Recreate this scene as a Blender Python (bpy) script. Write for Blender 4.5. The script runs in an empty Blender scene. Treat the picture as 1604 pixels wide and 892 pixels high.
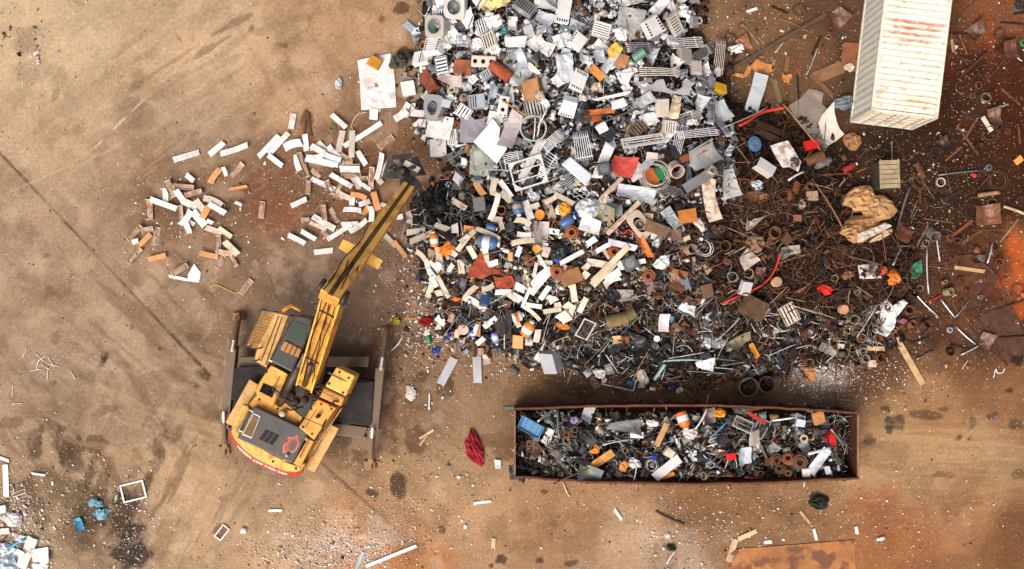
import bpy, bmesh, math, random
import numpy as np
from mathutils import Vector, Matrix, Euler, noise, geometry

# ------------------------------------------------------------------ camera, sky, sun, exposure
SC = bpy.context.scene
COL = SC.collection
S_, H_, NX, NY = 41.0, 43.0, 802.0, 480.0      # ground scale, flying height, point straight below the drone

cam = bpy.data.cameras.new('camera')
cam_o = bpy.data.objects.new('camera', cam)
COL.objects.link(cam_o)
cam_o.location = (0, 0, H_)
cam.sensor_width = 36
cam.angle = 2 * math.atan(802 / S_ / H_)
cam.shift_y = (NY - 446) / 1604
cam.clip_end = 2000
SC.camera = cam_o

world = bpy.data.worlds.new('World')
SC.world = world
world.use_nodes = True
wn = world.node_tree
sky = wn.nodes.new('ShaderNodeTexSky')
sky.sky_type = 'NISHITA'
sky.sun_disc = False
SUN_EL, SUN_AZ = math.radians(54), math.radians(212)   # azimuth clockwise from picture top
sky.sun_elevation = SUN_EL
sky.sun_rotation = SUN_AZ
sky.dust_density = 9.0
sky.air_density = 0.5
sky.ozone_density = 0.3
wn.nodes['Background'].inputs[1].default_value = 0.142
wn.links.new(sky.outputs[0], wn.nodes['Background'].inputs[0])

sun = bpy.data.lights.new('sun', 'SUN')
sun.energy = 0.8
sun.angle = math.radians(28)
sun.color = (1.0, 0.95, 0.88)
sun_o = bpy.data.objects.new('sun', sun)
COL.objects.link(sun_o)
sd = Vector((math.sin(SUN_AZ) * math.cos(SUN_EL), math.cos(SUN_AZ) * math.cos(SUN_EL), math.sin(SUN_EL)))
sun_o.rotation_euler = sd.to_track_quat('Z', 'Y').to_euler()
sun_o.location = sd * 60

SC.view_settings.view_transform = 'Standard'
SC.view_settings.look = 'None'
SC.view_settings.gamma = 1
SC.view_settings.exposure = 0.43
SC.cycles.max_bounces = 5

# ------------------------------------------------------------------ helpers
R = random.Random(7)


def P(px, py, z=0.0):
    """a photograph position at a given height -> metres"""
    k = (H_ - z) / H_ / S_
    return Vector(((px - NX) * k, -(py - NY) * k, z))


def lin(c):
    c = c / 255
    return c / 12.92 if c <= 0.04045 else ((c + 0.055) / 1.055) ** 2.4


def C(r, g, b, k=0.8):
    return (lin(r) * k, lin(g) * k, lin(b) * k, 1)


PAL = dict(white=(241, 241, 238), cream=(214, 202, 180), silver=(214, 218, 221), grey=(150, 152, 152), slate=(98, 106, 112),
           black=(30, 31, 33), rust=(96, 58, 40), brown=(110, 78, 56), dark=(56, 40, 31), orange=(216, 136, 58), blue=(62, 98, 146),
           teal=(60, 130, 140), red=(186, 52, 44), green=(60, 120, 80), yellow=(232, 188, 50), tan=(200, 150, 98), stained=(196, 168, 142),
           lilac=(168, 164, 172), pale_blue=(190, 202, 210), khaki=(150, 140, 110), charcoal=(50, 52, 54), sky=(90, 165, 200),
           paper=(240, 236, 228), copper=(136, 86, 58), olive=(110, 112, 92))
PAL = {k: C(*v) for k, v in PAL.items()}


def V(c):
    return PAL[c] if isinstance(c, str) else c


def jit(c, r, a=0.12):
    k = 1 + r.uniform(-a, a)
    return (min(c[0] * k * (1 + r.uniform(-.04, .04)), .85), min(c[1] * k, .85), min(c[2] * k * (1 + r.uniform(-.04, .04)), .85), 1)


def make_mat(name, rough, metal=0.0, var=0.25, vscale=3.0, stain=None, stain_amt=0.0, stain_lo=0.55, stain_hi=0.75, attr=None, bump=0.0,
             bscale=20.0, grime=0.3, spec=0.5):
    m = bpy.data.materials.new(name)
    m.use_nodes = True
    nt = m.node_tree
    N, Lk = nt.nodes, nt.links
    bs = N['Principled BSDF']
    bs.inputs['Roughness'].default_value = rough
    bs.inputs['Metallic'].default_value = metal
    bs.inputs['Specular IOR Level'].default_value = spec
    tc = N.new('ShaderNodeTexCoord')
    oi = N.new('ShaderNodeObjectInfo')
    off = N.new('ShaderNodeVectorMath'); off.operation = 'ADD'
    mul = N.new('ShaderNodeMath'); mul.operation = 'MULTIPLY'; mul.inputs[1].default_value = 53.0
    Lk.new(oi.outputs['Random'], mul.inputs[0])
    Lk.new(tc.outputs['Object'], off.inputs[0])
    Lk.new(mul.outputs[0], off.inputs[1])

    def nz(scale, detail=4):
        n = N.new('ShaderNodeTexNoise')
        n.inputs['Scale'].default_value = scale
        n.inputs['Detail'].default_value = detail
        Lk.new(off.outputs[0], n.inputs['Vector'])
        return n

    def ramp(src, a, b, lo=0.0, hi=1.0):
        r = N.new('ShaderNodeMapRange')
        r.inputs['From Min'].default_value = a
        r.inputs['From Max'].default_value = b
        r.inputs['To Min'].default_value = lo
        r.inputs['To Max'].default_value = hi
        Lk.new(src, r.inputs['Value'])
        return r.outputs[0]

    def mixc(fac, a, b, mode='MIX'):
        x = N.new('ShaderNodeMix'); x.data_type = 'RGBA'; x.blend_type = mode
        if isinstance(fac, float):
            x.inputs[0].default_value = fac
        else:
            Lk.new(fac, x.inputs[0])
        for s, v in ((6, a), (7, b)):
            if isinstance(v, tuple):
                x.inputs[s].default_value = v
            else:
                Lk.new(v, x.inputs[s])
        return x.outputs[2]

    if attr:
        at = N.new('ShaderNodeAttribute'); at.attribute_name = attr
        base = at.outputs['Color']
    else:
        base = oi.outputs['Color']
    v = ramp(nz(vscale).outputs['Fac'], 0.3, 0.7, 1 - var, 1 + var * 0.6)
    c = mixc(1.0, base, v, 'MULTIPLY')
    # grime: fine dirt wiped over the surface
    g = ramp(nz(vscale * 4.7, 6).outputs['Fac'], 0.5, 0.75, 0.0, grime)
    c = mixc(g, c, (0.09, 0.065, 0.045, 1))
    if stain:
        f = ramp(nz(vscale * 1.6, 5).outputs['Fac'], stain_lo, stain_hi, 0.0, stain_amt)
        c = mixc(f, c, stain)
    Lk.new(c, bs.inputs['Base Color'])
    if bump:
        b = N.new('ShaderNodeBump'); b.inputs['Strength'].default_value = bump; b.inputs['Distance'].default_value = 0.02
        Lk.new(nz(bscale, 5).outputs['Fac'], b.inputs['Height'])
        Lk.new(b.outputs[0], bs.inputs['Normal'])
    return m


RUSTC = (0.16, 0.06, 0.025, 1)
MT = dict(
    paint=make_mat('painted_metal', 0.45, 0, 0.1, 2.5, RUSTC, 0.5, 0.66, 0.78, grime=.14),
    stained=make_mat('stained_paint', 0.7, 0, 0.2, 2.5, (0.22, 0.10, 0.045, 1), 0.75, 0.46, 0.62, grime=.4),
    worn=make_mat('worn_paint', 0.6, 0, 0.16, 2.2, (0.32, 0.2, 0.11, 1), .5, .5, .68, grime=.34),
    metal=make_mat('bare_metal', 0.42, 0.7, 0.25, 2.0, (0.2, 0.12, 0.07, 1), 0.4, 0.62, 0.77, grime=.18, bump=.25, bscale=6),
    rusty=make_mat('rusty_steel', 0.88, 0, 0.4, 3.5, (0.15, 0.066, 0.03, 1), 0.5, 0.52, 0.72, bump=.4, spec=.2),
    plastic=make_mat('plastic', 0.4, 0, 0.12, 2.0, grime=.25),
    matte=make_mat('matte_fibre', 0.95, 0, 0.25, 3.0, (0.1, 0.06, 0.035, 1), 0.35, 0.55, 0.75, bump=.3, spec=.15),
    dark=make_mat('dark_void', 0.9, 0, 0.2, 3.0, spec=.1),
    machine=make_mat('machine_paint', 0.5, 0, 0.14, 1.1, (0.13, 0.055, 0.018, 1), 0.6, 0.53, 0.68, grime=.5),
    steel=make_mat('dark_steel', .7, 0, .25, 1.5, (0.1, 0.06, 0.035, 1), .4, .58, .75, grime=.3, spec=.12),
    rubber=make_mat('rubber', 0.75, 0, 0.2, 4.0),
    chrome=make_mat('chrome', 0.2, 0.9, 0.05, 2.0, grime=.1),
    glass=make_mat('tinted_glass', 0.12, 0, 0.1, 1.0, grime=.15),
    scrap=make_mat('mixed_scrap', 0.7, 0, 0.2, 8.0, attr='col', grime=.2, spec=.25),
    plate=make_mat('weathered_plate', .85, 0, .3, 1.1, (0.11, 0.05, 0.028, 1), .85, .50, .60, grime=.4, bump=.3),
    tinted=make_mat('weathered_paint', 0.5, 0, 0.1, 1.2, (0.42, 0.30, 0.18, 1), .4, .56, .76, attr='col', grime=.18),
)


class MB:
    def __init__(s):
        s.v, s.f = [], []

    def add(s, vs, fs):
        b = len(s.v)
        s.v += [Vector(x) for x in vs]
        s.f += [tuple(i + b for i in q) for q in fs]

    def box(s, c, d, rz=0, M=None):
        hx, hy, hz = d[0] / 2, d[1] / 2, d[2] / 2
        m = M or Matrix.Rotation(rz, 3, 'Z')
        vs = [Vector(c) + m @ Vector((x * hx, y * hy, z * hz)) for z in (-1, 1) for x, y in ((-1, -1), (1, -1), (1, 1), (-1, 1))]
        s.add(vs, [(3, 2, 1, 0), (4, 5, 6, 7), (0, 1, 5, 4), (1, 2, 6, 5), (2, 3, 7, 6), (3, 0, 4, 7)])

    def beam(s, p0, p1, w0, w1, d0, d1, up=Vector((0, 0, 1))):
        """tapered box beam; p0, p1 lie on the centre of its upper face"""
        p0, p1 = Vector(p0), Vector(p1)
        a = (p1 - p0).normalized()
        side = a.cross(up).normalized()
        n = side.cross(a).normalized()
        vs = []
        for p, w, d in ((p0, w0, d0), (p1, w1, d1)):
            vs += [p - side * w / 2 - n * d, p + side * w / 2 - n * d, p + side * w / 2, p - side * w / 2]
        s.add(vs, [(3, 2, 1, 0), (4, 5, 6, 7), (0, 1, 5, 4), (1, 2, 6, 5), (2, 3, 7, 6), (3, 0, 4, 7)])

    def prism(s, pts, z0, z1):
        n = len(pts)
        pts = [(p[0], p[1]) for p in pts]
        if sum(pts[i][0] * pts[(i + 1) % n][1] - pts[(i + 1) % n][0] * pts[i][1] for i in range(n)) < 0:
            pts = pts[::-1]
        vs = [(x, y, z0) for x, y in pts] + [(x, y, z1) for x, y in pts]
        s.add(vs, [tuple(range(n))[::-1], tuple(range(n, 2 * n))] + [(i, (i + 1) % n, n + (i + 1) % n, n + i) for i in range(n)])

    def tube(s, pts, r, n=6, r1=None, cap=True):
        pts = [Vector(p) for p in pts]
        m = len(pts)
        vs, up = [], None
        for i, p in enumerate(pts):
            t = (pts[min(i + 1, m - 1)] - pts[max(i - 1, 0)])
            t = t.normalized() if t.length > 1e-9 else Vector((1, 0, 0))
            if up is None:
                up = Vector((0, 0, 1)) if abs(t.z) < .9 else Vector((1, 0, 0))
            a = t.cross(up).normalized()
            b = a.cross(t).normalized()
            up = b
            rr = r if r1 is None else r + (r1 - r) * i / (m - 1)
            vs += [p + (a * math.cos(q) + b * math.sin(q)) * rr for q in (2 * math.pi * k / n for k in range(n))]
        fs = [(i * n + k, i * n + (k + 1) % n, (i + 1) * n + (k + 1) % n, (i + 1) * n + k) for i in range(m - 1) for k in range(n)]
        if cap:
            fs += [tuple(range(n))[::-1], tuple(range((m - 1) * n, m * n))]
        s.add(vs, fs)

    def lathe(s, prof, n=14, M=None, c=(0, 0, 0)):
        """prof: (radius, height) pairs, joined in order; a closed loop when first == last"""
        vs = []
        for r, z in prof:
            for k in range(n):
                q = 2 * math.pi * k / n
                p = Vector((r * math.cos(q), r * math.sin(q), z))
                vs.append((M @ p if M else p) + Vector(c))
        m = len(prof)
        s.add(vs, [(i * n + k, i * n + (k + 1) % n, (i + 1) * n + (k + 1) % n, (i + 1) * n + k) for i in range(m - 1) for k in range(n)])

    def grid(s, fn, nx, ny, t):
        """thin bent plate: fn(u, v) -> point, u and v in 0..1; thickness t downwards"""
        top = [Vector(fn(i / nx, j / ny)) for j in range(ny + 1) for i in range(nx + 1)]
        w = nx + 1
        k = len(top)
        vs = top + [p - Vector((0, 0, t)) for p in top]
        fs = []
        for j in range(ny):
            for i in range(nx):
                a = j * w + i
                fs.append((a, a + 1, a + w + 1, a + w))
                fs.append((k + a + w, k + a + w + 1, k + a + 1, k + a))
        for i in range(nx):
            fs.append((i + 1, i, k + i, k + i + 1))
            a = ny * w + i
            fs.append((a, a + 1, k + a + 1, k + a))
        for j in range(ny):
            a = j * w
            fs.append((a, a + w, k + a + w, k + a))
            a = j * w + nx
            fs.append((a + w, a, k + a, k + a + w))
        s.add(vs, fs)

    def mesh(s, name, smooth=False, bevel=0.0, off=None):
        me = bpy.data.meshes.new(name)
        vs = [v - off for v in s.v] if off else s.v
        me.from_pydata([tuple(v) for v in vs], [], s.f)
        if bevel:
            bm = bmesh.new(); bm.from_mesh(me)
            bmesh.ops.recalc_face_normals(bm, faces=bm.faces)
            ed = [e for e in bm.edges if len(e.link_faces) == 2 and e.calc_face_angle(0) > 0.6]
            bmesh.ops.bevel(bm, geom=ed, offset=bevel, segments=2, affect='EDGES', profile=.6, clamp_overlap=True)
            bm.to_mesh(me); bm.free()
        if smooth:
            me.shade_smooth()
        me.update()
        return me

    def build(s, name, mat, col, parent=None, smooth=False, bevel=0.0, off=None):
        return link(name, s.mesh(name, smooth, bevel, off), mat, col, parent)


def link(name, me, mat, col, parent=None):
    if not me.materials:
        me.materials.append(MT[mat] if isinstance(mat, str) else mat)
    o = bpy.data.objects.new(name, me)
    o.color = V(col)
    COL.objects.link(o)
    if parent:
        o.parent = parent
    return o


def empty(name, loc=(0, 0, 0)):
    o = bpy.data.objects.new(name, None)
    o.empty_display_size = .1
    o.location = loc
    COL.objects.link(o)
    return o


def tag(o, label, cat, group=None, kind=None):
    if label:
        o['label'] = label
    if cat:
        o['category'] = cat
    if group:
        o['group'] = group
    if kind:
        o['kind'] = kind
    return o


def vnoise(h, w, cell, rng):
    gh, gw = int(h / cell) + 3, int(w / cell) + 3
    g = rng.random((gh, gw))
    y = np.arange(h) / cell
    x = np.arange(w) / cell
    yi, xi = y.astype(int), x.astype(int)
    fy, fx = (y - yi)[:, None], (x - xi)[None, :]
    fy, fx = fy * fy * (3 - 2 * fy), fx * fx * (3 - 2 * fx)
    a = g[yi][:, xi]; b = g[yi][:, xi + 1]; c = g[yi + 1][:, xi]; d = g[yi + 1][:, xi + 1]
    return (a * (1 - fx) + b * fx) * (1 - fy) + (c * (1 - fx) + d * fx) * fy


def fbm(h, w, cell, rng, octs=4):
    o, a, t = 0, 1, 0
    for _ in range(octs):
        o = o + vnoise(h, w, max(cell, 1.01), rng) * a
        t += a; a *= .55; cell /= 2
    return o / t


def np_mesh(name, verts, faces, cols, mat):
    """verts (n,3), faces (m,k) numpy; cols per vertex (n,3)"""
    me = bpy.data.meshes.new(name)
    n, (m, k) = len(verts), faces.shape
    me.vertices.add(n)
    me.vertices.foreach_set('co', np.ascontiguousarray(verts, dtype=np.float32).ravel())
    me.loops.add(m * k)
    me.loops.foreach_set('vertex_index', np.ascontiguousarray(faces, dtype=np.int32).ravel())
    me.polygons.add(m)
    me.polygons.foreach_set('loop_start', np.arange(0, m * k, k, dtype=np.int32))
    me.update(calc_edges=True)
    if cols is not None:
        a = me.color_attributes.new('col', 'FLOAT_COLOR', 'POINT')
        a.data.foreach_set('color', np.concatenate([cols, np.ones((n, 1))], 1).astype(np.float32).ravel())
    me.validate()
    return link(name, me, mat, (1, 1, 1, 1))


def slin(a):
    a = np.asarray(a, float) / 255
    return np.where(a <= .04045, a / 12.92, ((a + .055) / 1.055) ** 2.4)


# ------------------------------------------------------------------ ground: one sheet, soil colours and stains
G_PTS = """60 60 190 157 122;300 80 188 152 116;560 40 190 145 105;480 140 178 138 103;100 250 176 141 109;300 210 173 139 108;60 450 165 133 104
200 400 160 126 98;350 460 150 118 92;100 600 150 122 98;250 620 150 120 93;60 760 162 130 98;300 760 170 135 100;150 830 148 118 90;400 850 178 140 105
600 640 148 110 80;700 640 148 113 84;620 450 138 103 78;560 300 124 86 60;280 290 130 95 69;420 300 130 92 64;640 220 126 89 63;600 130 152 112 80
740 700 163 126 90;650 780 172 130 92;620 870 176 116 70;760 830 176 131 92;900 800 163 117 80;1000 860 172 134 102;1120 790 138 96 62;1250 790 143 102 68
1400 700 170 129 87;1550 700 165 127 87;1450 630 158 110 70;1580 600 140 92 58;1500 800 163 112 72;1600 860 118 78 50;1400 860 158 95 55;1480 750 172 130 88
1200 30 118 84 58;1250 110 104 72 48;1330 30 88 60 43;1520 60 105 55 30;1560 15 124 72 44;1540 130 60 29 15;1590 180 66 30 16;1500 200 52 28 17
1400 240 52 33 23;1480 300 54 31 20;1580 300 58 32 19;1604 400 196 96 38;1596 460 180 84 36;1500 440 82 46 29;1560 520 86 52 36;1450 520 84 54 36
1530 565 112 72 46;1350 560 92 62 42;1280 600 128 94 70;1100 615 104 76 56;950 610 110 80 58;850 600 122 88 62;450 470 142 112 90;420 760 158 124 92
800 100 60 48 40;1000 200 52 42 34;800 300 50 40 33;1000 450 44 34 27;1200 400 44 31 23;1350 400 46 30 21;1100 150 96 70 52;1300 200 70 48 35
1130 40 134 98 68;1330 150 76 52 38;30 850 168 138 108;520 600 116 86 64;480 540 138 106 82;700 560 136 102 76;780 620 138 104 76"""
G_PTS = np.array([[float(q) for q in p.split()] for ln in G_PTS.split('\n') for p in ln.split(';')])
# stains: x y rx ry turn colour strength
STAINS = """165 557 10 20 -20 70 55 42 .8;110 720 18 30 5 85 68 52 .7;55 690 14 26 0 95 76 58 .6;85 780 40 50 10 92 74 56 .55;140 820 45 50 0 84 68 52 .7
205 835 32 80 4 50 45 40 .95;130 800 44 46 0 66 54 42 .7;105 700 12 34 4 72 58 46 .8;185 850 34 40 0 54 48 42 .85;240 730 10 60 -22 85 68 52 .7;280 680 14 30 -30 88 70 52 .6;340 530 34 24 20 110 88 70 .6;300 560 26 14 40 116 92 72 .5
630 762 14 22 0 58 46 36 .85;580 770 14 12 0 52 42 33 .85;345 830 14 10 0 60 48 38 .6;560 240 70 60 0 96 62 42 .5;300 330 90 46 8 88 60 42 .55
430 310 46 60 0 118 60 36 .5;625 15 16 12 0 80 54 38 .8;640 90 22 20 0 48 38 30 .85;600 30 10 8 0 100 66 44 .6;480 190 10 18 0 84 58 40 .7
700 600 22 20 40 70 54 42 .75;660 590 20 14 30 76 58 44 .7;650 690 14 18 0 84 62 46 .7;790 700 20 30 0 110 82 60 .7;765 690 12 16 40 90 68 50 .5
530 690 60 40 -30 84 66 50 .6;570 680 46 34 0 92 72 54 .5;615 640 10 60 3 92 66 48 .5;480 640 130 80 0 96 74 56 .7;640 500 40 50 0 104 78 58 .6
1385 640 12 8 0 66 52 42 .8;1392 668 9 11 0 62 60 58 .95;1410 655 16 9 0 74 58 46 .8;1405 668 14 12 0 72 58 48 .7;1452 650 24 7 -4 84 64 48 .75;1478 642 12 7 -8 88 68 50 .75
1549 652 15 10 15 70 66 62 .95;1522 662 8 14 0 84 66 52 .7;1588 668 14 12 0 70 54 42 .85;1503 686 6 6 0 78 70 60 .9;1519 687 6 5 0 76 68 58 .9
1362 690 10 12 40 70 54 42 .75;1345 650 14 16 0 92 74 58 .8;1480 743 26 6 0 92 70 50 .75;1600 745 16 12 0 92 70 50 .7;1580 612 8 5 0 60 44 34 .8
1280 780 14 10 20 40 42 34 .85;1050 858 10 5 -10 46 44 34 .9;1110 800 80 26 0 112 84 52 .5;1240 800 70 22 0 108 80 50 .5;1370 790 60 26 0 146 76 44 .5
1580 20 40 16 10 130 72 42 .35;1545 55 14 40 5 132 64 32 .6;1590 100 60 40 0 66 32 18 .7;1560 150 70 60 0 76 36 19 .6;1570 75 26 16 0 44 26 18 .7;1520 95 30 24 0 48 28 18 .7
1592 405 20 46 12 196 92 36 .8;1602 470 16 24 0 186 84 34 .75;1566 440 10 16 0 170 76 34 .5;1560 540 46 34 0 58 38 28 .7;1480 530 50 20 0 50 34 26 .6;1420 330 60 50 0 40 26 19 .6;1500 390 30 30 0 48 32 24 .5
1450 290 40 30 0 46 30 22 .5;1340 235 60 30 10 40 27 20 .8;1410 205 60 22 -12 40 27 19 .8;1325 100 14 100 7 62 46 34 .6;1500 90 16 110 7 74 40 24 .5
1540 470 34 30 30 70 38 26 .6;1600 560 20 24 0 42 34 30 .9;1470 575 30 14 0 92 62 42 .5;1288 590 46 22 0 206 192 180 .6;620 870 60 26 15 176 106 60 .5;545 852 90 36 0 205 186 168 .55
700 870 30 26 0 182 116 68 .5;1540 850 40 36 0 112 74 48 .4;1450 830 60 20 10 170 112 72 .2;1060 860 70 40 0 186 164 144 .5;960 850 30 60 -40 184 150 122 .5
280 60 16 4 -55 128 96 70 .6;250 110 90 5 33 132 100 74 .5;330 75 60 5 30 118 90 66 .6;360 40 40 5 28 112 86 64 .6;460 20 40 20 60 150 116 86 .5;85 150 7 16 -30 122 94 70 .6
240 140 50 40 0 146 120 94 .5;440 70 8 6 0 110 80 58 .7;395 45 6 8 0 110 82 60 .7;100 455 8 40 -30 128 100 76 .5;75 460 10 12 -40 118 90 66 .5;150 700 20 12 0 88 70 52 .7
90 690 8 26 0 92 74 56 .7;125 690 6 20 10 96 76 58 .6;165 760 6 30 -10 96 78 58 .6;130 765 8 30 -16 96 78 58 .6;60 640 50 30 0 132 106 82 .5;210 480 6 8 0 120 92 70 .6
270 585 40 6 -30 116 92 72 .6;310 605 10 8 0 84 66 50 .7;150 650 22 7 0 106 84 64 .5;60 660 40 5 -20 128 102 78 .5;400 600 60 120 0 108 84 64 .5;450 460 40 60 -30 118 96 78 .55
852 771 8 4 -10 76 56 42 .85;905 788 4 7 0 104 76 54 .7;693 831 6 6 0 84 58 44 .85;847 877 9 7 0 78 58 44 .85;785 877 7 6 0 66 52 40 .85;893 882 12 6 0 84 62 46 .8;768 887 5 4 0 80 58 46 .8;868 820 9 7 0 132 102 78 .6;1472 700 3 4 0 88 74 58 .7;1500 718 30 3 0 112 84 58 .6
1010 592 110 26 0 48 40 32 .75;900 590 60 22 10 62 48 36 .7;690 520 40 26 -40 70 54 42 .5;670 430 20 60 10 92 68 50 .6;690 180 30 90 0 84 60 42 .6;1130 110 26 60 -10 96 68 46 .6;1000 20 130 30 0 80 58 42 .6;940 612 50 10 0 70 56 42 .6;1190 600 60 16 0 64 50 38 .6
58 700 9 30 -12 84 66 50 .7;98 690 7 26 14 86 68 50 .75;122 700 6 24 0 90 72 54 .7;140 745 9 30 -20 80 64 48 .7;152 770 6 26 -14 92 74 54 .7;60 790 26 30 30 92 74 56 .65;35 760 20 14 0 100 80 60 .6;250 700 12 22 -20 88 70 54 .75;236 745 9 26 -16 84 68 52 .75;170 640 26 10 0 112 88 66 .6;20 660 24 12 10 106 84 62 .6
165 562 7 14 -20 60 48 38 .9;75 400 8 4 40 118 86 62 .7;85 527 10 12 0 122 96 74 .6;206 513 4 4 40 100 78 58 .8;272 542 5 4 30 92 72 54 .8;318 588 22 7 -35 84 66 50 .8;300 525 16 9 -20 96 82 66 .7;85 600 5 5 0 100 78 58 .7"""
STAINS = [[float(q) for q in p.split()] for ln in STAINS.split('\n') for p in ln.split(';')]


def smooth(a, lo, hi):
    t = np.clip((a - lo) / (hi - lo), 0, 1)
    return t * t * (3 - 2 * t)


def wnoise(u, v, seed):
    """value noise at any coordinates"""
    def hs(i, j):
        q = np.sin(i * 127.1 + j * 311.7 + seed * 74.7) * 43758.5453
        return q - np.floor(q)
    iu, iv = np.floor(u), np.floor(v)
    fu, fv = u - iu, v - iv
    fu, fv = fu * fu * (3 - 2 * fu), fv * fv * (3 - 2 * fv)
    return (hs(iu, iv) * (1 - fu) + hs(iu + 1, iv) * fu) * (1 - fv) + (hs(iu, iv + 1) * (1 - fu) + hs(iu + 1, iv + 1) * fu) * fv


def build_ground():
    rng = np.random.default_rng(3)
    st = 0.06
    xs = np.arange(-23.0, 23.0, st)
    ys = np.arange(-12.8, 14.4, st)
    h, w = len(ys), len(xs)
    px = NX + xs[None, :] * S_ + 0 * ys[:, None]
    py = NY - ys[:, None] * S_ + 0 * xs[None, :]
    # warp positions so that nothing has a clean outline
    n1, n2 = fbm(h, w, 50, rng), fbm(h, w, 50, rng)
    wx = px + (n1 - .5) * 90 + (fbm(h, w, 9, rng, 3) - .5) * 16
    wy = py + (n2 - .5) * 90 + (fbm(h, w, 9, rng, 3) - .5) * 16
    num = np.zeros((h, w, 3)); den = np.zeros((h, w, 1))
    gp = G_PTS[:, 2:]
    gm = gp.mean(1, keepdims=True)
    cl = np.log(slin(gm + (gp - gm) * np.where(gm > 95, .86, .95)) * np.where(gm > 95, np.array([[1.06, 1.14, 1.15]]), np.array([[1.0, 1.06, 1.04]])))
    for (x, y), c in zip(G_PTS[:, :2], cl):
        k = (1 / (1 + ((wx - x) ** 2 + (wy - y) ** 2) / 40 ** 2) ** 2.4)[..., None]
        num += k * c; den += k
    col = np.exp(num / den)
    for x, y, rx, ry, an, r, g, b, al in STAINS:
        a = math.radians(an)
        sx = px + (n1 - .5) * 10 + (n2 - .5) * 10
        dx, dy = px - x, -(py - y)
        u = (dx * math.cos(a) + dy * math.sin(a)) / rx
        v = (-dx * math.sin(a) + dy * math.cos(a)) / ry
        d = np.sqrt(u * u + v * v)
        sel = d < 2.2
        if not sel.any():
            continue
        edge = fbm(h, w, 11, rng, 5) if rx > 12 else fbm(h, w, 6, rng, 4)
        lo_, hi_ = (.62, .92) if max(rx, ry) < 26 or min(rx, ry) < 14 else (.5, 1.05) if rx < 40 and r < 130 else (.15, 1.35)
        m = (1 - smooth(d + (edge - .5) * 2.3, lo_, hi_)) * al
        col = col * (1 - m[..., None]) + slin([r, g, b]) * m[..., None]
    # broad mottling, tyre smears, fine dirt
    f1 = fbm(h, w, 40, rng, 5)
    f2 = fbm(h, w, 6, rng, 3)
    f3 = rng.random((h, w))
    col *= (1 + (f1 - .5) * .5 + (f2 - .5) * .34 + (f3 - .5) * .14)[..., None]
    dk = smooth(fbm(h, w, 24, rng, 5), .56, .68)[..., None] * .3
    col = col * (1 - dk) + slin([92, 70, 52]) * dk
    lt = smooth(fbm(h, w, 16, rng, 5), .60, .72)[..., None] * .28 * (px < 700)[..., None]
    col = col * (1 - lt) + slin([205, 178, 150]) * lt
    # drag and tyre marks, laid down in several directions
    for an, ln, wd, al, rgb, x0, y0, rx, ry, sd in ((33, 150, 16, .26, (104, 82, 62), 330, 90, 330, 150, 3), (37, 120, 12, .2, (214, 186, 152), 250, 150, 330, 200, 4), (-52, 120, 14, .62, (96, 76, 57), 150, 700, 220, 160, 5), (-18, 170, 10, .26, (204, 170, 128), 250, 650, 300, 160, 6),
                                          (62, 90, 13, .6, (92, 72, 54), 240, 760, 160, 120, 7), (-40, 120, 12, .42, (98, 76, 58), 200, 480, 260, 160, 8), (0, 160, 6, .4, (118, 88, 60), 1470, 700, 170, 60, 9), (-4, 200, 4, .35, (196, 156, 106), 1450, 720, 200, 70, 10),
                                          (-35, 110, 12, .4, (104, 76, 56), 640, 660, 130, 140, 11), (70, 100, 10, .35, (100, 74, 54), 560, 560, 140, 120, 12), (12, 150, 6, .35, (120, 84, 56), 1200, 810, 400, 70, 13), (-60, 90, 12, .25, (110, 84, 64), 480, 100, 140, 140, 14)):
        a = math.radians(an)
        u = (px * math.cos(a) - py * math.sin(a)) / ln; v = (px * math.sin(a) + py * math.cos(a)) / wd
        q = wnoise(u, v + (n1 - .5) * 4, sd) * .65 + wnoise(u * 4.1, v * 3.3, sd + 40) * .35
        g = np.exp(-((px - x0) / rx) ** 2 - ((py - y0) / ry) ** 2)
        m = (smooth(q, .55, .72) * g * al)[..., None]
        col = col * (1 - m) + slin(rgb) * m
    # slab joints: a dark one and a pale chipped one
    def seam(x0, y0, x1, y1, wd, c, al, sd):
        L = math.hypot(x1 - x0, y1 - y0)
        t = ((px - x0) * (x1 - x0) + (py - y0) * (y1 - y0)) / L
        d = np.abs((px - x0) * (y1 - y0) - (py - y0) * (x1 - x0)) / L + (n1 - .5) * 6
        br = fbm(h, w, 6, np.random.default_rng(sd), 4) - (.12 if 3 <= sd <= 6 else 0)
        m = (1 - smooth(np.abs(d), wd * .4, wd * 1.4)) * (t > 0) * (t < L) * smooth(br, .22, .42) * al
        return m[..., None], slin(c)
    for q in ((-5, 235, 330, 590, 1.7, (66, 50, 38), .9, 1), (480, 705, 655, 860, 2.2, (96, 70, 52), .75, 2),
              (0, 308, 90, 268, 1.2, (206, 184, 160), .5, 3), (88, 270, 150, 230, 1.2, (206, 184, 160), .6, 4), (148, 232, 250, 132, 1.3, (214, 194, 172), .75, 5), (245, 136, 330, 66, 1.8, (205, 180, 156), .45, 6),
              (1340, 676, 1604, 700, 2, (190, 150, 108), .5, 8)):
        m, c = seam(*q)
        col = col * (1 - m) + c * m
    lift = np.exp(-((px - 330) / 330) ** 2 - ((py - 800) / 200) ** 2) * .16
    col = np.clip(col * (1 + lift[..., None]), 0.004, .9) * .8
    # beyond the yard the soil evens out
    eb = np.minimum(np.minimum(xs - xs[0], xs[-1] - xs)[None, :], np.minimum(ys - ys[0], ys[-1] - ys)[:, None])
    eb = smooth(eb + (n1 - .5) * .6, 0, 1.6)[..., None]
    col = col * eb + slin([168, 132, 100]) * .8 * (1 - eb)
    # outer ring out to the horizon
    XO = np.concatenate([[-400, -160, -70, -32], xs, [32, 70, 160, 400]])
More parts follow.
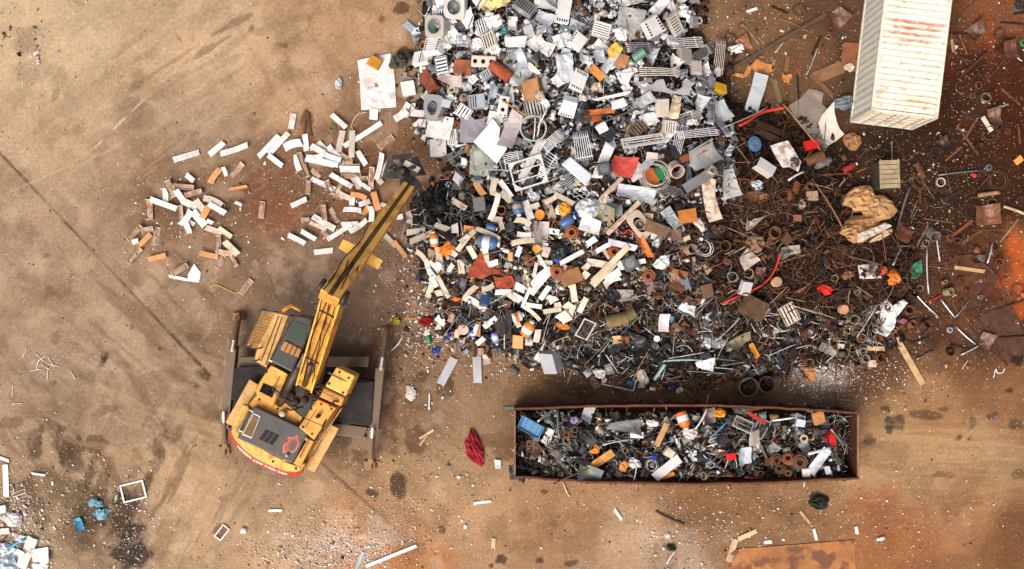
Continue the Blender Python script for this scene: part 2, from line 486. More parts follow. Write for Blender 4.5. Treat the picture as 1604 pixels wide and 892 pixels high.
    YO = np.concatenate([[-400, -160, -60, -22], ys, [24, 60, 160, 400]])
    colp = np.pad(col, ((4, 4), (4, 4), (0, 0)), mode='edge')
    H, W = len(YO), len(XO)
    zz = np.pad((f1 - .5) * .03 + (f2 - .5) * .012, 4) - .012
    v = np.stack([np.broadcast_to(XO[None, :], (H, W)), np.broadcast_to(YO[:, None], (H, W)), zz], -1).reshape(-1, 3)
    i = np.arange((H - 1) * W).reshape(H - 1, W)[:, :-1].ravel()
    f = np.stack([i, i + 1, i + W + 1, i + W], 1)
    m = make_mat('packed_dirt', 0.95, 0, 0.16, 9.0, (0.52, 0.45, 0.36, 1), .7, .66, .70, attr='col', bump=.5, bscale=22, grime=.24, spec=.08)
    o = np_mesh('ground', v, f, colp.reshape(-1, 3), m)
    o.data.shade_smooth()
    tag(o, 'bare brown dirt and worn concrete yard floor', 'ground', kind='structure')


build_ground()

# ------------------------------------------------------------------ the heap: shape in photograph positions
PILE = [(672, -60), (1085, -60), (1092, 60), (1135, 90), (1150, 165), (1240, 175), (1310, 245), (1330, 300), (1400, 340), (1440, 420), (1400, 540), (1310, 558),
        (1190, 585), (1080, 600), (1000, 598), (900, 570), (840, 552), (730, 542), (690, 500), (655, 430), (640, 370), (650, 320), (690, 285),
        (705, 230), (655, 180), (652, 90), (668, 30)]


def poly_dist(px, py, poly):
    """signed distance, positive inside (numpy arrays)"""
    d = np.full(px.shape, 1e9)
    ins = np.zeros(px.shape, bool)
    n = len(poly)
    for i in range(n):
        (x0, y0), (x1, y1) = poly[i], poly[(i + 1) % n]
        ex, ey = x1 - x0, y1 - y0
        t = np.clip(((px - x0) * ex + (py - y0) * ey) / (ex * ex + ey * ey), 0, 1)
        d = np.minimum(d, np.hypot(px - x0 - t * ex, py - y0 - t * ey))
        c = (y0 > py) != (y1 > py)
        with np.errstate(divide='ignore', invalid='ignore'):
            xi = ex * (py - y0) / np.where(ey == 0, 1e-9, ey) + x0
        ins ^= c & (px < xi)
    return np.where(ins, d, -d)


HX0, HY0, HST = 600, -80, 5
_gx = np.arange(HX0, 1500, HST)
_gy = np.arange(HY0, 660, HST)
_PX, _PY = np.meshgrid(_gx, _gy)
_rng = np.random.default_rng(11)
_nz = fbm(len(_gy), len(_gx), 14, _rng, 3)
_d = poly_dist(_PX.astype(float), _PY.astype(float), PILE) + (_nz - .5) * 40
_amp = 1.75 - 1.15 * smooth(_PX.astype(float), 1080, 1330) - .5 * smooth(_PY.astype(float), 430, 560)
HGT = np.where(_d > 0, _amp * (1 - np.exp(-np.maximum(_d, 0) / 55.0)) + (_nz - .5) * .5 * np.clip(_d / 40, 0, 1), -.05)
DEP = _d

BINQ = [(812, 649), (1338, 652), (1338, 746), (812, 746)]


def look(A, px, py):
    j = min(max(int((py - HY0) / HST), 0), A.shape[0] - 1)
    i = min(max(int((px - HX0) / HST), 0), A.shape[1] - 1)
    return float(A[j, i])


def in_bin(px, py):
    return 808 < px < 1342 and 642 < py < 752


def hz(px, py):
    if in_bin(px, py):
        return (.78 - .5 * min(max((px - 1296) / 30, 0), 1)) + .16 * math.sin(px * .03) + .1 * math.sin(px * .11 + py * .09)
    return max(look(HGT, px, py), 0.0)


def build_heap():
    h, w = HGT.shape
    v = np.array([P(x, y, z) for (x, y, z) in zip(_PX.ravel(), _PY.ravel(), HGT.ravel())])
    i = np.arange((h - 1) * w).reshape(h - 1, w)[:, :-1].ravel()
    f = np.stack([i, i + w, i + w + 1, i + 1], 1)
    keep = (HGT.ravel()[f] > -.04).any(1)
    f = f[keep]
    used = np.unique(f)
    mp = np.full(len(v), -1); mp[used] = np.arange(len(used))
    t = smooth(_PX.ravel()[used].astype(float), 900, 1250)[:, None]
    base = slin([38, 33, 29]) * (1 - t) + slin([46, 29, 19]) * t
    base = base * (.5 + 1.0 * _rng.random((len(used), 1)))
    o = np_mesh('scrap_heap', v[used], mp[f], base * .8, 'scrap')
    tag(o, 'dark compacted bed of crushed scrap under the loose pieces', 'scrap heap', kind='stuff')


build_heap()


# ------------------------------------------------------------------ shipping container
def build_container():
    W, L, Ht = 2.42, 6.06, 2.6
    ang = math.radians(-6.8)
    A = P(1364.5, 174, Ht)
    rt = Vector((math.cos(ang), math.sin(ang), 0)); up = Vector((-math.sin(ang), math.cos(ang), 0))
    c = A + rt * W / 2 + up * L / 2
    root = empty('shipping_container', (c.x, c.y, 0))
    root.rotation_euler.z = ang
    tag(root, 'cream white shipping container with red streaks on its ribbed roof, beside the heap', 'container')
    CW = C(238, 230, 210)
    # roof: pressed ribs across, streaks of red primer and rust worn into the paint
    rng = np.random.default_rng(5)
    nx, ny = 80, 300
    X = np.linspace(-W / 2 + .05, W / 2 - .05, nx)[None, :] + np.zeros((ny, 1))
    Y = np.linspace(-L / 2 + .12, L / 2 - .12, ny)[:, None] + np.zeros((1, nx))
    Ym = Y + L / 2                                     # metres from the door end
    ph = (Ym / .222) % 1
    n = fbm(ny, nx, 16, rng, 4); n2 = fbm(ny, nx, 5, rng, 3)
    wave = np.clip(np.abs(ph - .5) * 6 - .9, 0, 1)
    flat = smooth(Ym, .30, .38)
    Z = Ht - .03 + .012 * (n - .5) + .036 * (wave * flat + (1 - flat)) * smooth(W / 2 - np.abs(X), .05, .14)
    col = np.ones((ny, nx, 3)) * slin([248, 240, 218])
    col *= (.9 + .2 * n)[..., None]
    nst = np.array([rng.random(nx // 8 + 2) for _ in range(ny)])[:, np.minimum(np.arange(nx) // 8, nx // 8)]
    def streak(y0, x0, x1, ht, rgb, al):
        nonlocal col
        sl = (Ym - y0)
        m = (1 - smooth(np.abs(sl) + (n - .5) * .10, ht * .4, ht * 1.3)) * smooth(X - x0 + (n2 - .5) * .3, -.1, .25) * (1 - smooth(X - x1 + (n2 - .5) * .3, -.35, .1)) * al
        m = m * (.65 + .35 * smooth(n2, .3, .6))
        col = col * (1 - m[..., None]) + slin(rgb) * m[..., None]
    for y0, x0, x1, ht, rgb, al in ((3.32, -1.2, 1.2, .07, (224, 96, 72), .92), (3.10, -.9, 1.05, .06, (214, 88, 64), .9), (2.88, -1.0, 1.1, .06, (220, 100, 74), .92),
                                    (2.66, -.5, .8, .06, (222, 112, 86), .88), (2.86, .0, .4, .07, (110, 80, 66), .7), (.55, -.05, 1.1, .05, (210, 150, 60), .75),
                                    (.78, .3, 1.15, .04, (214, 150, 84), .6), (.62, -1.15, -.8, .1, (140, 104, 76), .85), (.8, -1.2, -.6, .04, (170, 136, 100), .7), (1.22, -1.2, 1.2, .03, (206, 176, 140), .5), (1.9, -1.2, 1.0, .03, (210, 182, 150), .45),
                                    (2.2, -.6, 1.2, .03, (214, 190, 160), .45), (1.5, .9, 1.2, .05, (170, 110, 70), .6), (.36, -1.2, 1.2, .03, (206, 176, 130), .6), (3.6, .9, 1.2, .05, (190, 150, 110), .5), (4.0, .9, 1.1, .06, (150, 130, 110), .5), (4.3, -1.2, 1.2, .03, (214, 196, 170), .5)):
        streak(y0, x0, x1, ht, rgb, al)
    sp = smooth(fbm(ny, nx, 4, rng, 3), .66, .74)[..., None] * .5
    col = col * (1 - sp) + slin([150, 110, 76]) * sp
    i = np.arange((ny - 1) * nx).reshape(ny - 1, nx)[:, :-1].ravel()
    f = np.stack([i, i + 1, i + nx + 1, i + nx], 1)
    o = np_mesh('roof', np.stack([X, Y, Z], -1).reshape(-1, 3), f, np.clip(col * .85, 0, .85).reshape(-1, 3), 'tinted')
    o.data.shade_smooth(); o.parent = root
    # corrugated side and end walls
    def wall(name, fixed, axis, length, colr, par=root):
        m = MB(); N = int(length / .035)
        prof = []
        for k in range(N + 1):
            s = -length / 2 + length * k / N
            q = (s / .28) % 1
            d = .014 * min(max((abs(q - .5) * 6 - .8), 0), 1)
            prof.append((s, fixed - math.copysign(d, fixed)))
        vs = [((q, s, z) if axis == 'y' else (s, q, z)) for z in (.16, Ht - .1) for s, q in prof]
        m.add(vs, [(k, k + 1, N + 2 + k, N + 1 + k) for k in range(N)])
        return m.build(name, 'paint', colr, par)
    wall('side_panel', -W / 2 + .02, 'y', L - .3, C(238, 240, 226))
    wall('side_panel', W / 2 - .02, 'y', L - .3, C(224, 218, 200))
    wall('end_panel', L / 2 - .03, 'x', W - .3, CW)
    fr = MB()
    for sx in (-1, 1):
        fr.box((sx * (W / 2 - .03), 0, Ht - .05), (.07, L - .34, .1))
        fr.box((sx * (W / 2 - .03), 0, .1), (.07, L - .34, .14))
    for sy in (-1, 1):
        fr.box((0, sy * (L / 2 - .05), Ht - .06), (W - .34, .1, .12))
        fr.box((0, sy * (L / 2 - .05), .1), (W - .34, .1, .14))
    fr.build('rail_frame', 'paint', CW, root, bevel=.008)
    for sx in (-1, 1):
        for sy in (-1, 1):
            m = MB(); m.box((sx * (W / 2 - .06), sy * (L / 2 - .06), Ht / 2), (.12, .12, Ht - .26)); m.build('corner_post', 'paint', CW, root, bevel=.01)
            for z in (.06, Ht - .05):
                m = MB(); m.box((sx * (W / 2 - .083), sy * (L / 2 - .083), z), (.172, .172, .12))
                m.build('corner_casting', 'paint', C(214, 200, 176), root, bevel=.015)
    for sx in (-1, 1):
        m = MB(); m.box((sx * .53, -L / 2 + .05, Ht / 2), (1.03, .05, Ht - .3))
        for k in range(5):
            m.box((sx * .53, -L / 2 + .018, .4 + k * .45), (.95, .02, .2))
        d = m.build('door', 'paint', CW, root, bevel=.006)
        for q in (.25, .78):
            m = MB(); m.tube([(sx * q, -L / 2 - .01, .2), (sx * q, -L / 2 - .01, Ht - .16)], .02, 8)
            m.box((sx * q + .1, -L / 2 - .015, 1.1), (.26, .02, .04))
            m.build('locking_rod', 'paint', C(196, 176, 150), d)


build_container()


# ------------------------------------------------------------------ long open scrap skip
def build_skip():
    Z = 1.5
    top = [(805, 640), (900, 637), (1000, 634.5), (1100, 634.5), (1200, 637.5), (1345, 646)]
    bot = [(805, 748.5), (950, 757), (1080, 760), (1200, 757.5), (1345, 750)]
    root = empty('scrap_skip', P(1075, 696, 0))
    off = root.location.copy()
    tag(root, 'long rusty brown open steel skip filled with mixed scrap below the heap', 'skip')
    RC = C(92, 56, 42)
    rw = random.Random(12)
    def wavy(pl):
        o = []
        for (x0, y0), (x1, y1) in zip(pl[:-1], pl[1:]):
            n = max(int((x1 - x0) / 18), 1)
            for k in range(n):
                o.append((x0 + (x1 - x0) * k / n, y0 + (y1 - y0) * k / n + (rw.uniform(-.8, .8) if (o and k) else 0)))
        return o + [pl[-1]]
    top, bot = wavy(top), wavy(bot)
    T = [P(x, y, Z) for x, y in top]; B = [P(x, y, Z) for x, y in bot]
    th = Vector((0, .07, 0))
    def strip(name, pts, d, parent, z0=.16, z1=Z, rgb=RC):
        m = MB(); m.prism(pts + [p + d for p in reversed(pts)], z0, z1)
        return m.build(name, 'rusty', rgb, parent, off=off)
    w1 = strip('side_wall', T, -th, root)
    w2 = strip('side_wall', B, th, root)
    e = Vector((.06, 0, 0)); ins = Vector((0, .075, 0))
    strip('end_wall', [T[-1] - ins, B[-1] + ins], -e, root)
    strip('end_wall', [T[0] - ins, B[0] + ins], e, root, rgb=C(126, 78, 56))
    m = MB(); m.prism([T[0] - ins, T[-1] - ins, B[-1] + ins, B[0] + ins], .1, .155); m.build('floor_plate', 'rusty', C(60, 38, 30), root, off=off)
    for pts, s in ((T, -1), (B, 1)):
        m = MB()
        for a, b in zip(pts[:-1], pts[1:]):
            m.beam(a + Vector((0, s * .02, .045)), b + Vector((0, s * .02, .045)), .07, .07, .05, .05)
        m.build('top_rim', 'rusty', C(112, 68, 48), root, off=off)
    for a, b, s in ((T[0], B[0], 1), (T[-1], B[-1], -1)):
        m = MB(); m.beam(a + Vector((s * .03, -.085, .046)), b + Vector((s * .03, .085, .046)), .07, .07, .05, .05)
        m.build('end_rim', 'rusty', C(150, 112, 86), root, off=off)
    for k in range(12):
        x = 830 + k * 45
        t = (x - 805) / 540
        for pts, s in ((T, 1), (B, -1)):
            q = np.interp(x, [p[0] for p in (top if s == 1 else bot)], [p[1] for p in (top if s == 1 else bot)])
            p = P(x, q, Z)
            m = MB(); m.box((p.x, p.y + s * .042, .78), (.1, .08, 1.2)); m.build('side_rib', 'rusty', C(98, 54, 40), root, off=off)
    for pp in (T[0], B[0], T[-1], B[-1]):
        pass
    for x in (.5, -.5):
        for sx in (-1, 1):
            m = MB(); m.box((off.x + sx * 5.6, off.y + x * 1.8, .05), (.5, .18, .098)); m.build('skid', 'rusty', C(70, 46, 36), root, off=off)


build_skip()


# ------------------------------------------------------------------ orange material handler
def E(x, y, z):
    return P(320 + x / 2.7875, 440 + y / 2.7875, z)


def build_excavator():
    root = empty('scrap_handler', P(470, 622, 0))
    off = root.location.copy()
    tag(root, 'orange yellow material handler on outriggers reaching its long boom over the white strips', 'excavator')
    OR, OR2 = C(240, 170, 62), C(230, 156, 58)
    YEL = C(248, 196, 84)
    TAN = C(228, 178, 104)
    DK = C(48, 47, 46)

    def plate(name, pts, z1, z0, col, mat='machine', par=root, bevel=.03, smooth=False):
        m = MB(); m.prism([E(x, y, z1) for x, y in pts], z0, z1)
        return m.build(name, mat, col, par, smooth, bevel, off)

    # --- chassis with four outriggers
    ch = plate('chassis', [(150, 378), (735, 436), (722, 636), (120, 560)], 1.18, .55, C(52, 49, 47), 'steel')
    plate('deck_plate', [(133, 380), (282, 372), (268, 560), (118, 520)], 1.24, 1.19, C(50, 48, 48), 'steel', par=ch, bevel=.01)
    plate('deck_plate', [(565, 452), (738, 440), (726, 634), (560, 600)], 1.24, 1.19, C(54, 53, 54), 'steel', par=ch, bevel=.01)
    plate('cross_beam', [(150, 332), (720, 330), (715, 376), (140, 378)], .95, .5, C(104, 84, 60), par=ch)
    plate('cross_beam', [(118, 566), (715, 640), (690, 690), (110, 612)], .95, .5, C(112, 88, 62), par=ch)
    for pts in ([(102, 292), (140, 284), (106, 648), (70, 640)], [(748, 380), (786, 382), (760, 650), (722, 642)]):
        plate('outrigger_beam', pts, 1.1, .6, C(116, 96, 74), par=root)
    for a, b, foot in (((122, 300), (146, 150), (148, 158)), ((84, 580), (88, 735), (84, 742)), ((772, 380), (794, 215), (796, 222)), ((734, 650), (724, 800), (722, 806))):
        m = MB(); m.beam(E(*a, 1.2), E(*b, .5), .24, .2, .26, .2)
        leg = m.build('outrigger_leg', 'machine', C(140, 108, 74), root, bevel=.02, off=off)
        pa, pb = E(*a, 1.3), E(*b, .8)
        m = MB(); q = pa.lerp(pb, .26); q2 = pa.lerp(pb, -.06)
        m.tube([q2, q], .05, 8); m.build('cylinder_rod', 'paint', 'white', leg, off=off)
        m = MB(); m.tube([q, pa.lerp(pb, .85)], .085, 8); m.build('cylinder_barrel', 'machine', C(122, 98, 72), leg, off=off)
        fp = E(*foot, .14)
        m = MB(); m.box((fp.x, fp.y, .07), (.44, .32, .12)); m.box((fp.x, fp.y, .2), (.2, .34, .16))
        m.build('foot_pad', 'machine', C(146, 108, 70), leg, bevel=.03, off=off)
    # wheels tucked under the chassis
    for wx, wy in ((220, 430), (215, 520), (640, 480), (630, 580)):
        c = E(wx, wy, .5)
        m = MB(); m.lathe([(.12, -.2), (.5, -.2), (.55, -.12), (.55, .12), (.5, .2), (.12, .2), (.12, -.2)], 20, Matrix.Rotation(math.pi / 2, 3, 'Y'), (c.x, c.y, .55))
        w = m.build('wheel', 'rubber', C(38, 36, 35), root, True, off=off)
        m = MB(); m.lathe([(.01, .16), (.25, .16), (.3, .21), (.3, -.21), (.25, -.16), (.01, -.16)], 16, Matrix.Rotation(math.pi / 2, 3, 'Y'), (c.x, c.y, .55))
        m.build('rim', 'machine', OR2, w, off=off)
    c = E(420, 520, 1.2)
    m = MB(); m.lathe([(.0, 1.55), (.62, 1.55), (.66, 1.5), (.66, 1.2), (.0, 1.2)], 28, None, (c.x, c.y, 0)); m.build('slew_ring', 'machine', DK, root, off=off)

    # --- upper structure
    up = plate('upper_deck', [(232, 470), (300, 372), (420, 470), (520, 462), (608, 520), (470, 770), (420, 815), (150, 690), (190, 545)], 1.98, 1.56, C(150, 104, 48))
    plate('slew_platform', [(240, 488), (300, 545), (352, 530), (430, 598), (410, 640), (330, 605), (188, 545)], 2.3, 1.99, OR, par=root)
    cw_in = [(128, 640), (150, 650), (385, 806), (415, 812), (440, 800)]
    rim = [(440, 806), (428, 828), (400, 838), (345, 832), (285, 808), (222, 778), (168, 735), (130, 692), (114, 660)]
    m = MB(); m.prism([E(x, y, 2.42) for x, y in [(124, 640), (385, 800), (440, 798)] + rim], 1.35, 2.42)
    cwt = m.build('counterweight', 'machine', YEL, root, False, .05, off)
    lip = [(440, 806), (431, 840), (402, 853), (340.5, 847), (279, 822), (214.5, 791), (159.5, 747), (121.5, 701), (107, 663.5)]
    m = MB(); N = len(rim)
    top = [E(x, y, 2.43) for x, y in rim]; low = [E(x, y, 2.22) for x, y in lip]
    und = [E(x, y, 1.4) for x, y in lip]
    m.add(top + low + und, [(k, k + 1, N + k + 1, N + k) for k in range(N - 1)] + [(N + k, N + k + 1, 2 * N + k + 1, 2 * N + k) for k in range(N - 1)])
    band = m.build('warning_band', 'paint', C(212, 60, 50), cwt, off=off)
    # raised pads on the counterweight
    for a in ([(190, 700), (250, 735), (238, 758), (180, 722)], [(262, 742), (340, 782), (330, 808), (250, 768)], [(348, 790), (420, 815), (405, 830), (340, 815)]):
        plate('counterweight_pad', a, 2.47, 2.421, YEL, par=cwt, bevel=.02)
    # lettering on the sloping band
    txt = 'DANGER STAY BACK 50m'
    path = [(t + l) / 2 for t, l in zip([Vector(E(x, y, 2.44)) for x, y in rim], [Vector(E(x, y, 2.23)) for x, y in lip])][::-1]
    seg = [(b - a).length for a, b in zip(path[:-1], path[1:])]
    tot = sum(seg)
    wd = {'I': .4, ' ': .45, 'm': .9, 'T': .7, 'Y': .7}
    ws = [wd.get(ch_, .78) for ch_ in txt]
    s0, s1 = tot * .17, tot * .76
    u = (s1 - s0) / sum(ws)
    pos = s0
    slope = Vector((0, 0, 1))
    allv = MB()
    dg = None
    fo = bpy.data.curves.new('lettering', 'FONT')
    fo.size = .2; fo.offset = .009; fo.align_x = 'CENTER'; fo.align_y = 'CENTER'
    to = bpy.data.objects.new('lettering', fo); COL.objects.link(to)
    for ch_, w_ in zip(txt, ws):
        mid = pos + w_ * u / 2
        pos += w_ * u
        if ch_ == ' ':
            continue
        k, acc = 0, 0
        while k < len(seg) - 1 and acc + seg[k] < mid:
            acc += seg[k]; k += 1
        f = (mid - acc) / seg[k]
        p = path[k].lerp(path[k + 1], f)
        ax = (path[k + 1] - path[k]).normalized()
        # up on the band: from its lower to its upper edge
        tt = [Vector(E(x, y, 2.44)) for x, y in rim][::-1]; ll = [Vector(E(x, y, 2.23)) for x, y in lip][::-1]
        ay = (tt[k].lerp(tt[k + 1], f) - ll[k].lerp(ll[k + 1], f))
        ay = (ay - ax * ay.dot(ax)).normalized()
        az = ax.cross(ay)
        fo.body = ch_
        bpy.context.view_layer.update()
        dg = bpy.context.evaluated_depsgraph_get()
        me = to.evaluated_get(dg).to_mesh()
        allv.add([p + az * .012 + ax * v.co.x * .95 + ay * v.co.y for v in me.vertices], [tuple(q.vertices) for q in me.polygons])
        to.evaluated_get(dg).to_mesh_clear()
    bpy.data.objects.remove(to)
    allv.build('warning_lettering', 'plastic', C(240, 235, 230), band, off=off)

    # engine cover with louvres and a worn red patch
    eng = plate('engine_cover', [(222, 550), (445, 652), (450, 668), (387, 800), (142, 688), (200, 562)], 2.62, 1.99, C(66, 68, 68), bevel=.05)
    for a, cc in (([(196, 562), (215, 572), (166, 664), (147, 655)], C(92, 76, 60)), ([(216, 578), (245, 592), (206, 690), (164, 672)], C(132, 106, 76))):
        q = plate('air_grille', a, 2.66, 2.621, C(225, 222, 210), 'paint', par=eng, bevel=0)
        cx = sum(p[0] for p in a) / 4; cy = sum(p[1] for p in a) / 4
        plate('grille_mesh', [(cx + (x - cx) * .86, cy + (y - cy) * .9) for x, y in a], 2.668, 2.66, cc, 'matte', par=eng, bevel=0)
    pa, pb, pc = Vector((268, 648)), Vector((332, 676)), Vector((236, 692))
    for r in range(7):
        for k in range(3):
            b = pa + (pc - pa) * ((r + .15) / 7) + (pb - pa) * ((k + .06) / 3)
            dx = (pb - pa) * .28; dy = (pc - pa) * .085
            plate('vent_slot', [b, b + dx, b + dx + dy, b + dy], 2.63, 2.621, C(12, 12, 12), 'dark', par=eng, bevel=0)
    pp = [(345, 722), (352, 712), (366, 704), (372, 694), (362, 690), (366, 684), (388, 686), (402, 676), (409, 682), (408, 700), (416, 706), (411, 722), (402, 738), (388, 752), (378, 748), (371, 738), (358, 750), (344, 752)]
    cx, cy = 382, 718
    plate('worn_patch', pp, 2.626, 2.621, C(226, 170, 150), 'paint', par=eng, bevel=0)
    plate('worn_patch', [(cx + (x - cx) * .93, cy + (y - cy) * .93) for x, y in pp], 2.629, 2.6265, C(186, 66, 46), 'paint', par=eng, bevel=0)
    plate('worn_patch', [(372, 740), (366, 726), (378, 700), (398, 696), (406, 706), (398, 728), (384, 744)], 2.632, 2.6295, C(104, 62, 54), 'paint', par=eng, bevel=0)
    for x, y in ((362, 762), (448, 690)):
        p = E(x, y, 2.62)
        m = MB(); m.lathe([(.0, .12), (.05, .12), (.07, .08), (.07, 0)], 10, None, p); m.build('filler_cap', 'plastic', C(170, 165, 160), eng, True, off=off)
    plate('side_frame', [(452, 690), (478, 702), (420, 812), (388, 798)], 2.5, 1.99, OR, bevel=.02)
    plate('side_frame', [(168, 540), (196, 556), (142, 656), (118, 644)], 2.45, 1.99, YEL, bevel=.02)
    m = MB(); m.tube([E(186, 546, 2.75), E(148, 612, 2.75), E(132, 640, 2.75)], .025, 6); m.build('handrail', 'machine', YEL, root, off=off)
    # tanks and boxes on the right
    plate('fuel_tank', [(578, 376), (658, 416), (618, 506), (526, 462)], 3.02, 1.7, YEL, bevel=.06)
    plate('tool_box', [(522, 468), (612, 512), (598, 550), (502, 508)], 2.92, 1.7, OR2, bevel=.05)
    plate('side_box', [(492, 516), (576, 556), (478, 696), (412, 640)], 2.75, 1.99, OR, bevel=.05)
    m = MB()
    for k in range(5):
        p = E(598 - k * 24, 560 + k * 36, 2.9); q = E(598 - (k + 1) * 24, 560 + (k + 1) * 36, 2.9)
        m.tube([p, q], .022, 6); m.tube([p, p - Vector((0, 0, .5))], .022, 6)
    m.build('handrail', 'machine', OR2, root, off=off)
    plate('walkway', [(548, 626), (588, 646), (480, 838), (438, 816)], 1.7, 1.62, TAN, bevel=.01)
    wk = plate('walkway', [(197, 432), (240, 456), (132, 640), (92, 620)], 1.7, 1.62, TAN, bevel=.01)
    m = MB()
    for k in range(6):
        a = Vector((197, 432)).lerp(Vector((92, 620)), k / 5.0)
        p = E(a.x, a.y, 1.7)
        m.tube([p, p + Vector((0, 0, .03))], .03, 6)
    # left box with an open hatch
    lb = plate('valve_box', [(290, 368), (366, 408), (338, 470), (300, 548), (228, 498), (222, 470)], 2.85, 1.8, OR, bevel=.05)
    plate('hatch', [(258, 446), (312, 470), (296, 512), (240, 484)], 2.862, 2.852, C(24, 22, 20), 'dark', par=lb, bevel=0)
    plate('box_lid', [(300, 374), (362, 406), (352, 428), (288, 396)], 2.9, 2.852, YEL, par=lb, bevel=.02)
    p = E(346, 578, 2.3)
    m = MB(); m.lathe([(0, .3), (.1, .3), (.13, .24), (.13, 0)], 14, None, p); m.build('air_filter', 'paint', C(190, 170, 140), root, True, off=off)
    p = E(500, 590, 2.75); m = MB(); m.lathe([(0, .35), (.05, .35), (.07, .3), (.07, 0)], 10, None, p); m.build('exhaust_pipe', 'rusty', C(80, 60, 50), root, True, off=off)
    # lift cylinders and swing gear beside the boom foot
    for a, b in (((330, 540), (410, 380)), ((500, 440), (525, 330))):
        m = MB(); m.tube([E(*a, 2.2), E(*b, 3.5)], .15, 10); cb = m.build('lift_cylinder', 'machine', C(60, 52, 44), root, True, off=off)
        m = MB(); m.tube([E(*b, 3.5), E(b[0] + (b[0] - a[0]) * .35, b[1] + (b[1] - a[1]) * .35, 4.2)], .08, 8); m.build('cylinder_rod', 'chrome', C(200, 200, 200), cb, off=off)
    plate('boom_foot', [(352, 520), (398, 452), (500, 480), (520, 520), (450, 600), (400, 590)], 2.25, 1.99, C(36, 33, 30))
    for k, (x, y) in enumerate(((380, 500), (400, 530), (440, 520), (470, 500), (455, 486))):
        p = E(x, y, 2.25); m = MB(); m.lathe([(0, .2), (.12, .2), (.14, .14), (.14, 0)], 10, None, p); m.build('hydraulic_valve', 'rusty', C(70, 56, 44), root, True, off=off)

    # --- cab with guards
    cab = plate('cab', [(396, 148), (474, 164), (462, 230), (384, 402), (284, 350), (330, 262)], 3.1, 1.6, C(50, 54, 52), bevel=.07)
    plate('roof_window', [(398, 178), (452, 196), (440, 268), (364, 252)], 3.125, 3.1, C(44, 72, 56), 'glass', par=cab, bevel=.0)
    plate('roof_guard', [(350, 262), (424, 300), (410, 336), (330, 300)], 3.17, 3.1, C(190, 128, 56), par=cab, bevel=.02)
    m = MB()
    for t in (.25, .5, .75):
        a = Vector((350, 262)).lerp(Vector((424, 300)), t); b = Vector((330, 300)).lerp(Vector((410, 336)), t)
        m.tube([E(a.x, a.y, 3.19), E(b.x, b.y, 3.19)], .02, 5)
    m.build('guard_bars', 'machine', C(120, 80, 40), cab, off=off)
    p = E(290, 350, 3.1); m = MB(); m.box((p.x, p.y, 3.12), (.14, .06, .04), math.radians(-25)); m.build('work_lamp', 'plastic', C(235, 232, 225), cab, off=off)
    plat = plate('cab_platform', [(252, 132), (368, 152), (352, 190), (330, 250), (270, 380), (216, 352), (228, 292), (182, 290)], 2.2, 2.12, C(232, 180, 98), bevel=.01)
    msh = MB()
    for k in range(13):
        t = k / 12
        a = Vector((250, 136)).lerp(Vector((305, 150)), t); b = Vector((184, 286)).lerp(Vector((226, 300)), t)
        msh.tube([E(a.x, a.y, 2.21), E(b.x, b.y, 2.21)], .007, 4)
        a = Vector((250, 136)).lerp(Vector((184, 286)), t); b = Vector((305, 150)).lerp(Vector((226, 300)), t)
        msh.tube([E(a.x, a.y, 2.215), E(b.x, b.y, 2.215)], .007, 4)
    msh.build('platform_mesh', 'machine', C(150, 110, 60), plat, off=off)
    m = MB()
    gp = [(248, 128), (180, 290), (230, 296), (216, 350), (270, 382)]
    gp2 = [(248, 128), (300, 136), (370, 152)]
    for g in (gp, gp2):
        m.tube([E(x, y, 3.0) for x, y in g], .024, 6)
        m.tube([E(x, y, 2.6) for x, y in g], .018, 6)
        for x, y in g:
            q = E(x, y, 3.0); m.tube([q, q - Vector((0, 0, .8))], .03, 6)
    m.build('guard_rail', 'machine', C(70, 72, 68), plat, off=off)
    for k in (.35, .7):
        m = MB(); a = Vector((310, 150)).lerp(Vector((232, 348)), 0);
        m.tube([E(310 + 40 * k, 150 + 14 * k, 2.23), E(226 + 60 * k, 340 + 40 * k, 2.23)], .02, 5); m.build('platform_seam', 'machine', C(110, 82, 46), plat, off=off)
    m = MB(); m.tube([E(340, 132, 2.9), E(380, 108, 2.9), E(422, 130, 2.9)], .07, 4); m.build('mirror_bracket', 'machine', OR, root, off=off)

    # --- boom, arm and grapple
    foot, elbow, tip = E(436, 470, 2.9), P(522, 458, 7.1), P(641, 290, 3.3)
    m = MB(); m.beam(foot, elbow, .62, .66, .75, .8)
    bm_ = m.build('boom', 'machine', OR, root, False, .04, off)
    ax = (elbow - foot).normalized(); sd_ = ax.cross(Vector((0, 0, 1))).normalized(); nn = sd_.cross(ax)
    for s in (-1, 1):
        m = MB(); m.beam(foot + sd_ * s * .29 + nn * .05, elbow + sd_ * s * .31 + nn * .05, .06, .06, .045, .045)
        m.build('boom_flange', 'machine', YEL, bm_, off=off)
    for t in (.32, .8):
        q = foot.lerp(elbow, t) + nn * .03
        m = MB(); m.box(q, (.56, .05, .05), math.atan2(sd_.y, sd_.x)); m.build('boom_bracket', 'machine', C(70, 50, 30), bm_, off=off)
    m = MB(); m.tube([foot.lerp(elbow, .06) + nn * .1, foot.lerp(elbow, .3) + nn * .12], .1, 10)
    m.build('boom_pin', 'machine', C(90, 60, 34), bm_, True, off=off)
    a2 = (tip - elbow).normalized(); s2 = a2.cross(Vector((0, 0, 1))).normalized(); n2 = s2.cross(a2)
    e0 = elbow - a2 * .3 + n2 * .16
    m = MB(); m.beam(e0, tip, .68, .42, .4, .4)
    arm = m.build('arm', 'machine', OR2, root, False, .02, off)
    m = MB(); m.beam(e0 + a2 * .05 + n2 * .012, tip + n2 * .012, .13, .07, .01, .01); m.build('arm_groove', 'machine', C(176, 122, 58), arm, off=off)
